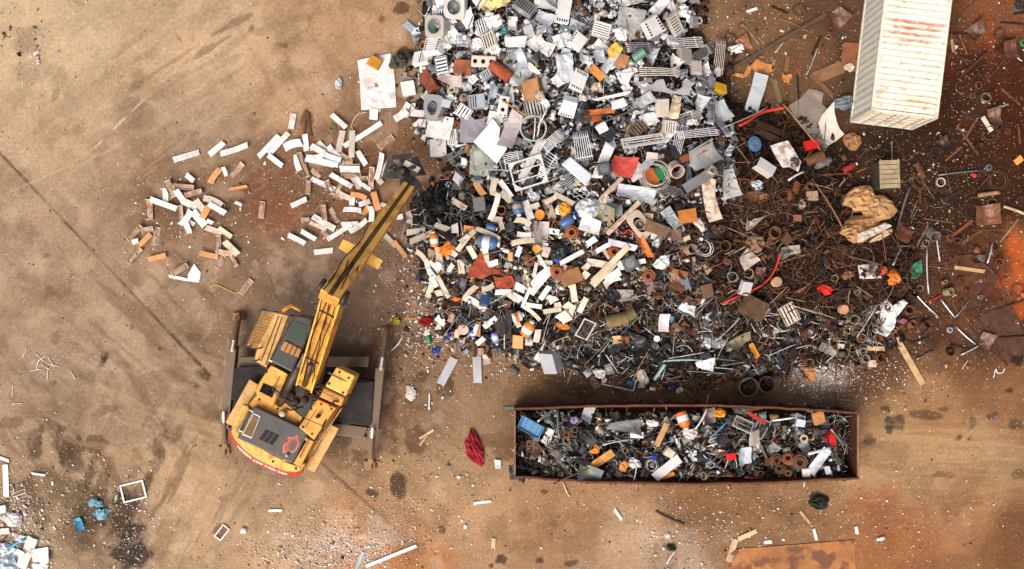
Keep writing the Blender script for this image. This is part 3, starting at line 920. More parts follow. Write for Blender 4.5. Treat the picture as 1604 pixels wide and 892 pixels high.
    for s in (-1, 1):
        m = MB(); m.beam(e0 + s2 * s * .215 + n2 * .06, tip + s2 * s * .135 + n2 * .06, .25, .15, .055, .055)
        m.build('arm_rail', 'machine', C(252, 196, 96), arm, False, .01, off)
    for s, r_ in ((-.04, .017), (.035, .015)):
        m = MB(); m.tube([e0.lerp(tip, t) + s2 * (s + .012 * math.sin(t * 17 + s * 90)) + n2 * (.04 + .012 * math.sin(t * 23)) for t in [k / 24 for k in range(25)]], r_, 6)
        m.build('hydraulic_hose', 'rubber', C(30, 28, 26), arm, True, off=off)
    m = MB(); m.tube([e0.lerp(tip, t) + s2 * (-.27 + .05 * math.sin(t * 19)) + n2 * .1 for t in [k * .55 / 20 for k in range(21)]], .016, 6)
    m.build('hydraulic_hose', 'rubber', C(30, 28, 26), arm, True, off=off)
    # bracket for the arm linkage
    q = e0.lerp(tip, .40)
    m = MB(); m.beam(q - s2 * .78 - n2 * .35, q - s2 * .2 - n2 * .35, .34, .4, .12, .12); m.beam(q + s2 * .2 - n2 * .35, q + s2 * .72 - n2 * .35, .4, .34, .12, .12)
    m.build('arm_bracket', 'machine', YEL, arm, False, .02, off)
    # elbow links and loops of hose over the elbow
    for s in (-1, 1):
        m = MB(); m.lathe([(.0, -.06), (.26, -.06), (.28, 0), (.26, .06), (0, .06)], 14, s2.to_track_quat('Z', 'Y').to_matrix(), elbow + s2 * s * .42)
        m.build('elbow_pin', 'machine', C(56, 46, 36), root, True, off=off)
    rr = random.Random(4)
    for k in range(5):
        s = -.22 + .44 * k / 4
        pts = []
        for j in range(15):
            t = j / 14
            if t < .6:
                b = foot.lerp(elbow, .15 + t / .6 * .85)
                n_ = nn
            else:
                b = elbow.lerp(tip, (t - .6) * .55)
                n_ = n2
            pts.append(b + sd_ * (s + rr.uniform(-.035, .035) + .05 * math.sin(j * (.45 + .13 * k) + k * 2)) + n_ * (.12 + .16 * math.sin(t * 3.1 + k) ** 2))
        m = MB(); m.tube(pts, .02, 6)
        m.build('hydraulic_hose', 'rubber', C(32, 28, 24), bm_, True, off=off)
    # work lamps on the boom
    for p in (E(512, 52, 7.0), E(612, 108, 6.7), E(494, 110, 6.2)):
        m = MB(); m.box(p, (.22, .16, .16), .4); m.build('work_lamp', 'plastic', C(44, 42, 40), bm_, bevel=.02, off=off)
    # grapple hanging at the tip
    g = P(631, 271, 2.3)
    m = MB(); m.lathe([(0, .4), (.1, .4), (.14, .34), (.15, .1), (.24, .04), (.24, -.3), (.12, -.5), (0, -.5)], 8, None, g)
    gr = m.build('grapple', 'machine', C(34, 34, 34), root, off=off)
    m = MB(); m.beam(tip + a2 * -.1, P(637, 278, 2.95), .34, .3, .3, .3); m.build('grapple_link', 'machine', C(50, 44, 36), gr, off=off)
    for k, a in enumerate((165, 95, 25, -60)):
        q = math.radians(a)
        d = Vector((math.cos(q), math.sin(q), 0)); t_ = Vector((-d.y, d.x, 0))
        m = MB()
        prof = [(.16, -.1, .26), (.5, .03, .36), (.74, -.4, .38), (.66, -.85, .3), (.4, -1.2, .08)]
        vs = []
        for r_, z_, w_ in prof:
            b = g + d * r_ + Vector((0, 0, z_))
            vs += [b - t_ * w_, b + t_ * w_, b + t_ * w_ * .8 - d * .1 - Vector((0, 0, .06)), b - t_ * w_ * .8 - d * .1 - Vector((0, 0, .06))]
        fs = [(3, 2, 1, 0)]
        for j in range(4):
            b = j * 4
            fs += [(b + i, b + (i + 1) % 4, b + 4 + (i + 1) % 4, b + 4 + i) for i in range(4)]
        fs.append((16, 17, 18, 19))
        m.add(vs, fs)
        m.build('tine', 'machine', C(64, 66, 69), gr, False, .02, off)
        m = MB(); m.tube([g + d * .3 + Vector((0, 0, .3)), g + d * .5 + Vector((0, 0, .04))], .07, 8); m.build('tine_cylinder', 'machine', C(56, 52, 48), gr, True, off=off)
    d = Vector((math.cos(math.radians(165)), math.sin(math.radians(165)), 0)); t_ = Vector((-d.y, d.x, 0))
    m = MB(); m.tube([g + d * q + t_ * (.1 * math.sin(q * 14)) + Vector((0, 0, .05 + (.6 - q) * .15)) for q in (.3, .35, .4, .45, .5)], .022, 5); m.build('white_mark', 'paint', 'white', gr, off=off)
    # grab handles, hinges, bolts and seams on the house
    for a, b, z in (((540, 400), (600, 432), 3.04), ((505, 478), (560, 505), 2.94), ((300, 480), (330, 420), 2.88), ((455, 700), (420, 770), 2.53)):
        m = MB(); pa, pb = E(*a, z), E(*b, z)
        m.tube([pa, pa + Vector((0, 0, .12)), pb + Vector((0, 0, .12)), pb], .016, 5); m.build('grab_handle', 'machine', C(60, 52, 40), root, off=off)
    for a, b, z in (((524, 466), (614, 510), 3.026), ((492, 560), (440, 640), 2.755), ((440, 600), (530, 640), 2.755), ((330, 520), (300, 470), 2.855), ((300, 600), (345, 690), 2.626), ((225, 560), (190, 640), 2.625), ((250, 480), (340, 530), 2.305), ((545, 400), (620, 440), 3.025)):
        m = MB(); m.beam(E(*a, z), E(*b, z), .03, .03, .006, .006); m.build('panel_seam', 'machine', C(70, 48, 26), root, off=off)
    for x, y, z in ((590, 400, 3.02), (630, 425, 3.02), (545, 450, 3.02), (605, 490, 3.02), (510, 540, 2.75), (555, 560, 2.75), (430, 640, 2.75), (470, 670, 2.75), (270, 400, 2.85), (240, 520, 2.3), (320, 560, 2.3), (410, 620, 2.3), (180, 700, 2.47), (300, 790, 2.47), (400, 820, 2.47)):
        p = E(x, y, z); m = MB(); m.lathe([(0, .05), (.03, .05), (.045, .03), (.045, .0)], 8, None, p); m.build('bolt_cap', 'machine', C(84, 60, 36), root, True, off=off)
    h = random.Random(31)
    for a, b in (((560, 540), (590, 520)), ((500, 690), (540, 610)), ((350, 500), (420, 560)), ((360, 560), (440, 545)), ((300, 470), (390, 520)), ((480, 470), (540, 440)), ((505, 500), (470, 560))):
        pa, pb = E(*a, 2.6), E(*b, 2.6)
        m = MB(); m.tube([pa.lerp(pb, t) + Vector((h.uniform(-.06, .06), h.uniform(-.06, .06), .3 + .3 * math.sin(t * 3.14))) for t in (0, .2, .4, .6, .8, 1)], .03, 6)
        m.build('hydraulic_hose', 'rubber', C(30, 27, 24), root, True, off=off)
    bpy.context.view_layer.update()


build_excavator()


# ------------------------------------------------------------------ kinds of scrap (local X = long axis, z = 0 the underside)
def crumple(x, y, s, k=1.0, seed=0.0):
    return k * noise.noise(Vector((x * s + seed, y * s - seed, seed * .7)))


def k_strip(L, W, r, col='white', rusty=False, name='metal_strip'):
    """shallow folded channel; a rusty one lies open side up and shows its tray"""
    m = MB(); t = .012; h = .045 + .035 * r.random(); sk = [r.uniform(-.12, .12) * W for _ in range(4)]; tw = r.uniform(-.04, .04); lb = r.uniform(-.35, .35) * W if r.random() < .3 else 0; kn = r.uniform(.03, .14) * L if r.random() < .2 else 0; L = L * r.uniform(.94, 1.06)
    c = V(col)
    bow = r.uniform(-.02, .02)
    m.grid(lambda u, v: ((u - .5) * L + (v - .5) * (sk[0] if u > .5 else sk[1]) * abs(2 * u - 1) * 2, (v - .5) * W + lb * (2 * u - 1) ** 2, (t if rusty else h) + tw * (u - .5) * (v - .5) + bow * (1 - (2 * u - 1) ** 2) + kn * max(abs(2 * u - 1.2) - .3, 0) + .006 * noise.noise(Vector((u * 4, v * 2, bow * 90)))), 6, 2, t)
    for s in (-1, 1):
        if abs(lb) + kn < .001:
            m.box((0, s * (W / 2 - .006), h / 2 + .004), (L * (.99 if not rusty else r.uniform(.94, 1)), .014, h))
    if not rusty:
        return m.build(name, 'worn' if r.random() < (.5 if c[2] > .7 else .9) else 'paint', c)
    root = empty(name)
    m.build('tray', 'stained', c, root)
    if r.random() < .6:
        q = MB(); q.box((r.uniform(-.2, .2) * L, 0, .035), (L * r.uniform(.25, .5), W * .45, .045)); q.build('ballast_box', 'stained', jit(PAL['stained'], r, .2), root)
    for e in (-1, 1):
        q = MB(); q.box((e * (L / 2 - .03), 0, .03), (.03, W * .9, .05)); q.build('end_cap', 'paint', jit(PAL['cream'], r), root)
    return root


def k_sheet(L, W, r, col='silver', mat='paint', curl=.1, crump=.05, name='sheet_metal', nx=10, ny=8):
    m = MB(); sd = r.random() * 50
    ca = r.uniform(0, 6.28); cu = curl * r.uniform(.6, 1.4)
    ex = [r.uniform(-.12, .12) for _ in range(4)]
    fold = r.random() < .45
    fx = r.uniform(.3, .7)
    fa = r.uniform(-.5, .5)

    def fn(u, v):
        x, y = (u - .5) * L, (v - .5) * W
        x *= 1 + ex[0] * (v - .5) * 2; y *= 1 + ex[1] * (u - .5) * 2
        x += ex[2] * W * (v - .5)
        q = (u - .5) * math.cos(ca) + (v - .5) * math.sin(ca)
        z = cu * (4 * q * q) + crumple(x, y, 2.2 / max(W, .3), crump, sd) + crumple(x, y, 5 / max(W, .3), crump * .5, sd + 9)
        if fold:
            z += max(u - fx, 0) * L * fa
        return (x, y, z + .03)
    m.grid(fn, nx, ny, .008)
    return m.build(name, mat, col, smooth=crump < .03)


def k_casing(L, W, r, col='white', slots=1, T=None, mat='paint', name='appliance_casing'):
    """dented box with rows of slots"""
    T = T or min(L, W) * .55
    m = MB(); m.box((0, 0, T / 2), (L, W, T))
    for i, v in enumerate(m.v):
        m.v[i] = v + Vector((r.uniform(-.05, .05) * L, r.uniform(-.05, .05) * W, r.uniform(-.1, .05) * T * (v.z > T / 2)))
    if not slots:
        return m.build(name, mat, col, bevel=.02)
    root = empty(name)
    b = m.build('shell', mat, col, root, bevel=.02)
    top = [m.v[i] for i in (4, 5, 6, 7)]

    def pt(u, v, dz):
        return (top[0] * (1 - u) + top[1] * u) * (1 - v) + (top[3] * (1 - u) + top[2] * u) * v + Vector((0, 0, dz))
    for e in ((.06, .17), (.82, .95))[:slots]:
        q = MB()
        for k in range(5):
            v0, v1 = .12 + k * .16, .12 + k * .16 + .085
            cs = [pt(e[0], v0, .004), pt(e[1], v0, .004), pt(e[1], v1, .004), pt(e[0], v1, .004)]
            q.add(cs + [c - Vector((0, 0, .012)) for c in cs], [(0, 1, 2, 3), (7, 6, 5, 4), (0, 4, 5, 1), (1, 5, 6, 2), (2, 6, 7, 3), (3, 7, 4, 0)])
        q.build('vent_slot_row', 'dark', C(24, 24, 24), root)
    return root


def k_louver(L, W, r, col='white', n=5, T=.22, mat='paint', name='slatted_casing', inner=(34, 33, 32), lid=0.0):
    """open box with bars or fins across the top; lid = share covered by a plain panel"""
    root = empty(name)
    m = MB(); t = .02
    for s in (-1, 1):
        m.box((0, s * (W / 2 - t / 2), T / 2), (L, t, T)); m.box((s * (L / 2 - t / 2), 0, T / 2), (t, W - 2 * t - .004, T))
    m.box((0, 0, .012), (L - .05, W - .05, .02))
    m.build('casing', mat, col, root)
    m = MB(); m.box((0, 0, T * .55), (L - .06, W - .06, .01)); m.build('dark_interior', 'dark', C(*inner), root)
    m = MB(); st = (L * (1 - lid)) / (n + .5)
    x0 = -L / 2 + st * .75
    for k in range(n):
        m.box((x0 + k * st, 0, T + .004 - .03), (st * .55, W - .044, .05), M=Matrix.Rotation(r.uniform(-.12, .12), 3, 'Y'))
    m.build('slats', mat, jit(V(col), r, .1), root)
    if lid:
        m = MB(); m.box((L / 2 - L * lid / 2, 0, T + .008), (L * lid, W + .01, .016)); m.build('lid_panel', mat, jit(V(col), r, .05), root, bevel=.004)
    return root


def k_rack(L, W, r, col='silver', n=6, mat='metal', name='tube_rack', hair=True, rad=None):
    """bundle of parallel tubes joined by hairpin bends, held by two cross bars"""
    root = empty(name); g = W / n; rad = rad or g * .27
    bow = r.uniform(.0, .22) * L * .35
    sp = r.uniform(-.4, .7)
    z = lambda x: .06 + bow * (1 - (2 * x / L) ** 2)
    yo = lambda y, x: y * (1 + sp * (x / L))
    m = MB()
    row = [-W / 2 + g * (k + .5) for k in range(n)]
    k = 0
    while k < n:
        xs = [-L / 2 + L * i / 8 for i in range(9)]
        if hair and k + 1 < n:
            a, b = row[k], row[k + 1]
            pts = [(x, yo(a, x), z(x)) for x in xs]
            ea, eb = yo(a, L / 2), yo(b, L / 2); c_ = (ea + eb) / 2; rr = (eb - ea) / 2
            pts += [(L / 2 + rr * math.sin(q), c_ - rr * math.cos(q), z(L / 2)) for q in (math.pi * .25, math.pi * .5, math.pi * .75)]
            pts += [(x, yo(b, x), z(x)) for x in reversed(xs)]
            m.tube(pts, rad, 5); k += 2
        else:
            m.tube([(x, yo(row[k], x), z(x)) for x in xs], rad, 5); k += 1
    m.build('tubes', mat, col, root, True)
    for x in (-L * .36, L * .3):
        q = MB(); q.box((x, 0, z(x) + rad), (.035, W * (1 + sp * x / L), .02)); q.build('cross_bar', mat, jit(V(col), r, .25), root)
    return root


def k_ring(Rr, Hh, r, col='rust', mat='rusty', name='pipe_ring', wall=.18, n=18):
    m = MB(); w = max(Rr * wall, .012)
    m.lathe([(Rr, 0), (Rr, Hh), (Rr - w, Hh), (Rr - w, 0), (Rr, 0)], n)
    return m.build(name, mat, col, smooth=False)


def k_flange(Rr, Hh, r, col='copper', mat='rusty', name='flange', hole=.4, inner='dark'):
    root = empty(name); m = MB()
    m.lathe([(Rr * hole, 0), (Rr, 0), (Rr, Hh * .5), (Rr * .72, Hh * .6), (Rr * .66, Hh), (Rr * hole, Hh), (Rr * hole, 0)], 18)
    m.build('disc', mat, col, root)
    m = MB(); m.lathe([(0, Hh * .35), (Rr * hole, Hh * .35), (Rr * hole, Hh * .25), (0, Hh * .25)], 12); m.build('bore', 'dark', inner, root)
    return root


def k_rod(L, rad, r, col='rust', mat='rusty', name='steel_rod', bend=.04):
    m = MB(); b1, b2 = r.uniform(-bend, bend) * L, r.uniform(-bend, bend) * L * .4
    m.tube([((t - .5) * L, b1 * (1 - (2 * t - 1) ** 2), rad + abs(b2) * (1 - (2 * t - 1) ** 2)) for t in (0, .2, .4, .6, .8, 1)], rad, 6)
    return m.build(name, mat, col, smooth=True)


def k_angle(L, W, r, col='rust', mat='rusty', name='angle_iron'):
    m = MB(); m.box((0, 0, .006), (L, W, .012)); m.box((0, W / 2, W * .42), (L, .012, W * .8))
    return m.build(name, mat, col)


def k_plank(L, W, r, col='tan', mat='matte', name='wood_plank', T=.04):
    m = MB(); bow = r.uniform(-.03, .03)
    e = [r.uniform(0, .06) for _ in range(6)]
    m.grid(lambda u, v: ((u - .5) * L + (e[int(v * 2.9)] * (1 if u > .99 else 0)) - (e[3 + int(v * 2.9)] * (1 if u < .01 else 0)), (v - .5) * W, T + bow * (1 - (2 * u - 1) ** 2)), 6, 2, T)
    return m.build(name, mat, col)


def k_lump(L, W, r, col='white', mat='plastic', name='crumpled_bag', H=None, amp=.5, sub=3, pts=None):
    """crushed sheet, bag or cloth: a torn outline with sharp creases between many small facets"""
    H = H or min(L, W) * .38
    n = pts or (34 if sub < 4 else 60)
    m = 18
    ph = [r.uniform(0, 6.28) for _ in range(4)]
    out = []
    for k in range(m):
        q = 2 * math.pi * k / m
        rr = 1 + .4 * amp * (math.sin(2 * q + ph[0]) * .5 + math.sin(3 * q + ph[1]) * .5 + math.sin(5 * q + ph[2]) * .35) + r.uniform(-.16, .1) * (.4 + amp)
        out.append((rr * math.cos(q), rr * math.sin(q)))
    P2 = [Vector(p) for p in out]
    t = 0
    while len(P2) < n + m and t < 4000:
        t += 1
        q = r.uniform(0, 6.28); d = math.sqrt(r.random()) * .88
        p = Vector((d * math.cos(q), d * math.sin(q)))
        if all((p - o).length > 1.25 / math.sqrt(n) for o in P2):
            P2.append(p)
    vs, _, fs, *_ = geometry.delaunay_2d_cdt(P2, [], [list(range(m))], 1, 1e-5)
    th = .012
    V3 = []
    sd = r.random() * 40
    for i, p in enumerate(vs):
        d = p.length
        z = H * max(1 - d * d, 0) ** .6 * .6 + H * (.5 + .7 * amp) * (r.random() if d < .9 else .25 * r.random()) + .5 * H * amp * noise.noise(Vector((p.x * 2, p.y * 2, sd)))
        V3.append(Vector((p.x * L / 2, p.y * W / 2, max(z, 0) + th + .002)))
    k = len(V3)
    mb = MB()
    edge = {}
    F = [tuple(f) for f in fs]
    for f in F:
        for a, b in zip(f, f[1:] + f[:1]):
            edge[(a, b)] = edge.get((a, b), 0) + 1
    rim = [(a, b) for (a, b) in edge if (b, a) not in edge]
    mb.add(V3 + [v - Vector((0, 0, th)) for v in V3], F + [tuple(i + k for i in reversed(f)) for f in F] + [(b, a, a + k, b + k) for a, b in rim])
    return mb.build(name, mat, col)


def k_cast(L, W, r, col='dark', mat='rusty', name='scrap_casting'):
    m = MB()
    for _ in range(r.randint(2, 4)):
        M = Euler((r.uniform(-.5, .5), r.uniform(-.5, .5), r.uniform(0, 3.1))).to_matrix()
        c = (r.uniform(-.25, .25) * L, r.uniform(-.2, .2) * W, r.uniform(.06, .22) * L)
        if r.random() < .55:
            m.box(c, (L * r.uniform(.25, .8), W * r.uniform(.12, .5), L * r.uniform(.05, .3)), M=M)
        else:
            rr = L * r.uniform(.1, .24); hh = L * r.uniform(.1, .5)
            m.lathe([(0, 0), (rr, 0), (rr, hh * .5), (rr * .7, hh * .55), (rr * .7, hh), (rr * .4, hh), (rr * .35, hh * .6), (0, hh * .6)], 9, M, c)
    return m.build(name, mat, col)


def k_coil(Rr, r, col='grey', n=5, rad=.012, mat='rubber', name='wire_coil'):
    m = MB()
    pts = []
    for k in range(n * 16 + 1):
        q = 2 * math.pi * k / 16
        t = k // 16
        rr = Rr * (.82 + .18 * math.sin(t * 2.4 + 1)) * (1 + .05 * math.sin(q * 2 + t))
        pts.append((rr * math.cos(q) + .05 * Rr * math.sin(t * 3), rr * math.sin(q) * .95, rad + .05 * t / n * 3 * Rr * .3 + .02))
    m.tube(pts, rad, 5)
    return m.build(name, mat, col, smooth=True)


def k_bottle(L, W, r, col='orange', cap='white', name='plastic_bottle', lab='white'):
    root = empty(name); rad = W / 2
    M = Matrix.Rotation(math.pi / 2, 3, 'Y')
    m = MB(); m.lathe([(0, -L / 2), (rad * .9, -L / 2), (rad, -L / 2 + .04), (rad, L * .2), (rad * .8, L * .3), (rad * .38, L * .38), (rad * .36, L * .42), (0, L * .42)], 14, M, (0, 0, rad))
    m.build('bottle_body', 'plastic', col, root, True)
    m = MB(); m.lathe([(0, L * .421), (rad * .46, L * .421), (rad * .46, L / 2), (0, L / 2)], 12, M, (0, 0, rad)); m.build('cap', 'plastic', cap, root)
    if lab:
        m = MB(); m.lathe([(rad + .003, -L * .28), (rad + .003, L * .05)], 14, M, (0, 0, rad)); m.build('paper_label', 'matte', lab, root, True)
    return root


def k_frame(L, W, r, col='white', bars=2, T=.06, w=.05, mat='paint', name='wire_rack', gusset=False, mesh=None):
    root = empty(name) if (bars or gusset or mesh) else None
    m = MB()
    for s in (-1, 1):
        m.box((0, s * (W / 2 - w / 2), T / 2), (L, w, T)); m.box((s * (L / 2 - w / 2), 0, T / 2), (w, W - 2 * w - .004, T))
    if gusset:
        for sx in (-1, 1):
            for sy in (-1, 1):
                x, y = sx * (L / 2 - w), sy * (W / 2 - w); g = min(L, W) * .24
                m.prism([(x, y), (x - sx * g, y), (x - sx * g * .62, y - sy * g * .18), (x - sx * g * .18, y - sy * g * .62), (x, y - sy * g)], T * .55, T * .8)
    if not root:
        return m.build(name, mat, col)
    m.build('rim', mat, col, root)
    if bars:
        for k in range(bars):
            y = -W / 2 + W * (k + 1) / (bars + 1)
            m = MB(); m.tube([(-L / 2 + w, y, T / 2), (L / 2 - w, y, T / 2)], .022, 6); m.build('cross_bar', mat, jit(V(col), r, .05), root)
    if mesh:
        m = MB(); n = max(int(L / .06), 4)
        for k in range(n):
            x = -L / 2 + L * (k + .5) / n
            m.tube([(x, -W / 2 + .02, T / 2), (x, W / 2 - .02, T / 2)], .007, 4)
        n = max(int(W / .12), 3)
        for k in range(n):
            y = -W / 2 + W * (k + .5) / n
            m.tube([(-L / 2 + .02, y, T / 2 + .012), (L / 2 - .02, y, T / 2 + .012)], .007, 4)
        m.build('wire_mesh', 'metal', mesh, root)
    return root


def k_hood(L, W, r, col='grey', hole=.36, name='washer_top', drum='slate', T=.3, tapered=False):
    """rounded square machine top with a round opening and a tub below it"""
    root = empty(name); n = 32; m = MB()
    outer, inner, low = [], [], []
    for k in range(n):
        q = 2 * math.pi * k / n
        c_, s_ = math.cos(q), math.sin(q)
        e = .38
        x = math.copysign(abs(c_) ** e, c_) * L / 2; y = math.copysign(abs(s_) ** e, s_) * W / 2
        if tapered:
            x *= 1 - .45 * max(-y / W * 2, 0)
        outer.append((x, y, T)); low.append((x * .97, y * .97, .02)); inner.append((L * hole * c_, W * hole * s_, T + .015))
    m.add(outer + inner + low, [(k, (k + 1) % n, n + (k + 1) % n, n + k) for k in range(n)] + [(2 * n + k, 2 * n + (k + 1) % n, (k + 1) % n, k) for k in range(n)])
    m.build('top_panel', 'paint', col, root, False)
    m = MB(); a = min(L, W) * hole
    m.lathe([(a * .98, T + .02), (a * .9, T - .02), (a * .84, .05), (0, .04)], 24); m.build('tub', 'paint', drum, root, True)
    m = MB(); m.lathe([(a * 1.0, T + .012), (a * 1.0, T + .045), (a * .88, T + .045), (a * .88, T + .012), (a, T + .012)], 24); m.build('rim_ring', 'metal', jit(V(col), r), root)
    return root


def k_drum(Rr, L, r, col='rust', mat='rusty', name='scrap_drum', lying=True, open_=False):
    M = Matrix.Rotation(math.pi / 2, 3, 'Y') if lying else None
    m = MB()
    prof = [(0, -L / 2), (Rr, -L / 2), (Rr * 1.03, -L / 2 + .03), (Rr, -L / 6), (Rr * 1.03, -L / 6 + .02), (Rr, -L / 6 + .04), (Rr, L / 6), (Rr * 1.03, L / 6 + .02), (Rr, L / 6 + .04), (Rr * 1.03, L / 2 - .03), (Rr, L / 2)]
    prof += [(Rr * .9, L / 2), (Rr * .9, -L * .3), (0, -L * .3)] if open_ else [(0, L / 2 - .02)]
    m.lathe(prof, 18, M, (0, 0, Rr if lying else L / 2))
    return m.build(name, mat, col, smooth=False)


def k_duct(L, W, r, col='silver', name='square_duct', mat='metal'):
    root = empty(name); m = MB(); t = .012
    for s in (-1, 1):
        m.box((0, s * (W / 2 - t / 2), W / 2), (L, t, W)); m.box((0, 0, W / 2 + s * (W / 2 - t / 2)), (L - .002, W - 2 * t - .002, t))
    m.build('duct_walls', mat, col, root)
    m = MB(); m.box((-L / 2 + .02, 0, W / 2), (.03, W - .04, W - .04)); m.build('dark_mouth', 'dark', C(40, 30, 24), root)
    return root


def k_crate(L, W, r, col='khaki', T=.9, name='slatted_crate'):
    root = empty(name); m = MB(); m.box((0, 0, T / 2), (L * .96, W * .96, T)); m.build('crate_body', 'matte', C(70, 68, 58), root, bevel=.02)
    m = MB(); n = 6
    for k in range(n):
        m.box((0, -W / 2 + W * (k + .5) / n, T + .012), (L, W / n * .86, .022))
    m.build('top_slats', 'matte', col, root)
    m = MB()
    for s in (-1, 1):
        m.box((s * L * .44, 0, T + .035), (.05, W * 1.04, .022))
    m.build('battens', 'matte', jit(V(col), r, .1), root)
    return root


def k_block(L, W, r, col='cream', holes=3, T=.25, name='manifold_block', mat='paint'):
    root = empty(name); m = MB(); m.box((0, 0, T / 2), (L, W, T)); m.build('block', mat, col, root, bevel=.04)
    for k in range(holes):
        x = -L / 2 + L * (k + .5) / holes
        m = MB(); m.lathe([(0, T + .006), (W * .2, T + .006), (W * .2, T - .02)], 14, None, (x, 0, 0)); m.build('bore', 'dark', C(34, 28, 24), root)
    return root


def k_motor(L, W, r, col='black', name='electric_motor', mat='plastic'):
    root = empty(name); m = MB(); m.box((0, 0, .14), (L, W, .28)); m.build('housing', mat, col, root, bevel=.04)
    m = MB(); m.lathe([(0, .36), (W * .14, .36), (W * .16, .3), (W * .32, .3), (W * .32, .27)], 14); m.build('shaft_boss', 'metal', 'slate', root)
    return root


def k_tray(L, W, r, col='blue', name='plastic_tray', T=.14):
    m = MB(); t = .015
    a = [(-L / 2, -W / 2), (L / 2, -W / 2), (L / 2, W / 2), (-L / 2, W / 2)]
    z = lambda s, h: [(x * s, y * s, h) for x, y in a]
    m.add(z(1, T) + z(.94, T) + z(.8, .02) + z(.86, .0) + z(1, T - .03), [(i, (i + 1) % 4, 4 + (i + 1) % 4, 4 + i) for i in range(4)] + [(4 + i, 4 + (i + 1) % 4, 8 + (i + 1) % 4, 8 + i) for i in range(4)] + [(8, 9, 10, 11), (15, 14, 13, 12)] + [(16 + i, 16 + (i + 1) % 4, (i + 1) % 4, i) for i in range(4)] + [(12 + i, 12 + (i + 1) % 4, 16 + (i + 1) % 4, 16 + i) for i in range(4)])
    for k in (-.3, .05, .35):
        m.box((k * L * .8, 0, .05), (.02, W * .78, .05))
    return m.build(name, 'plastic', col)


def k_poly(pts_px, zt, r, col, mat='paint', name='sheet_metal', crump=.06, curl=0.0, t=.012, tilt=None):
    """a sheet with the outline seen from above; root sits at its centre"""
    w = [P(x, y, zt) for x, y in pts_px]
    c = sum(w, Vector()) / len(w)
    bm = bmesh.new()
    bm.faces.new([bm.verts.new((p.x - c.x, p.y - c.y, 0)) for p in w])
    bmesh.ops.triangulate(bm, faces=bm.faces[:])
    for _ in range((2 if len(w) > 6 else 3) + (2 if crump > .2 else 0)):
        bmesh.ops.subdivide_edges(bm, edges=bm.edges[:], cuts=1, use_grid_fill=True)
    ext = max((p - c).length for p in w)
    sd = r.random() * 60; ca = r.uniform(0, 6.28)
    bx, by = tilt or (r.uniform(-.12, .12), r.uniform(-.12, .12))
    for v in bm.verts:
        q = (v.co.x * math.cos(ca) + v.co.y * math.sin(ca)) / ext
        v.co.z = curl * q * q + crumple(v.co.x, v.co.y, 1.6 / ext, crump * 1.4, sd) + crumple(v.co.x, v.co.y, 5 / ext, crump * .5, sd + 5) + (.5 * crump * abs(crumple(v.co.x, v.co.y, 3.5 / ext, 1, sd + 8)) + .12 * crump * crumple(v.co.x, v.co.y, 14 / ext, 1, sd) if crump > .1 else 0) + bx * v.co.x + by * v.co.y
    bmesh.ops.recalc_face_normals(bm, faces=bm.faces)
    if sum(f.normal.z for f in bm.faces) < 0:
        bmesh.ops.reverse_faces(bm, faces=bm.faces)
    bmesh.ops.solidify(bm, geom=bm.faces[:], thickness=t)
    zmin = min(v.co.z for v in bm.verts)
    me = bpy.data.meshes.new(name); bm.to_mesh(me); bm.free()
    o = link(name, me, mat, col)
    o.location = (c.x, c.y, zt)
    return o


# ------------------------------------------------------------------ placing and naming
LAND = []        # findable landmarks: phrase, photo position
AUTO = []        # things whose label is put together from look and neighbourhood
OCC = []         # taken spots: px, py, radius


def put(o, px, py, z, ang=0.0, tx=0.0, ty=0.0):
    o.location = P(px, py, z)
    o.rotation_euler = (Euler((tx, ty, 0)).to_matrix() @ Matrix.Identity(3)).to_euler() if False else (tx, ty, 0)
    o.rotation_euler = (Matrix.Rotation(math.radians(ang), 3, 'Z') @ Euler((tx, ty, 0)).to_matrix()).to_euler()
    return o


def named(o, label, cat, px, py, rad, lm=None, group=None):
    tag(o, label, cat, group)
    OCC.append((px, py, rad))
    if lm:
        LAND.append((lm, px, py))
    return o


def auto(o, look_, noun, cat, px, py, rad, ang=None, group=None, size=0):
    tag(o, None, cat, group)
    AUTO.append(dict(o=o, look=look_, noun=noun, px=px, py=py, ang=ang, size=size))
    OCC.append((px, py, rad))
    return o


SC_ = 43.0      # photograph pixels per metre on top of the heap


def side(dx, dy):
    a = math.degrees(math.atan2(-dy, dx)) % 360
    return ['right of', 'up right of', 'above', 'up left of', 'left of', 'down left of', 'below', 'down right of'][int((a + 22.5) // 45) % 8]


def lie(ang):
    if ang is None:
        return ''
    a = ang % 180
    return 'lying level' if a < 15 or a > 165 else 'tilted up rightward' if a < 75 else 'lying upright' if a <= 105 else 'tilted down rightward'


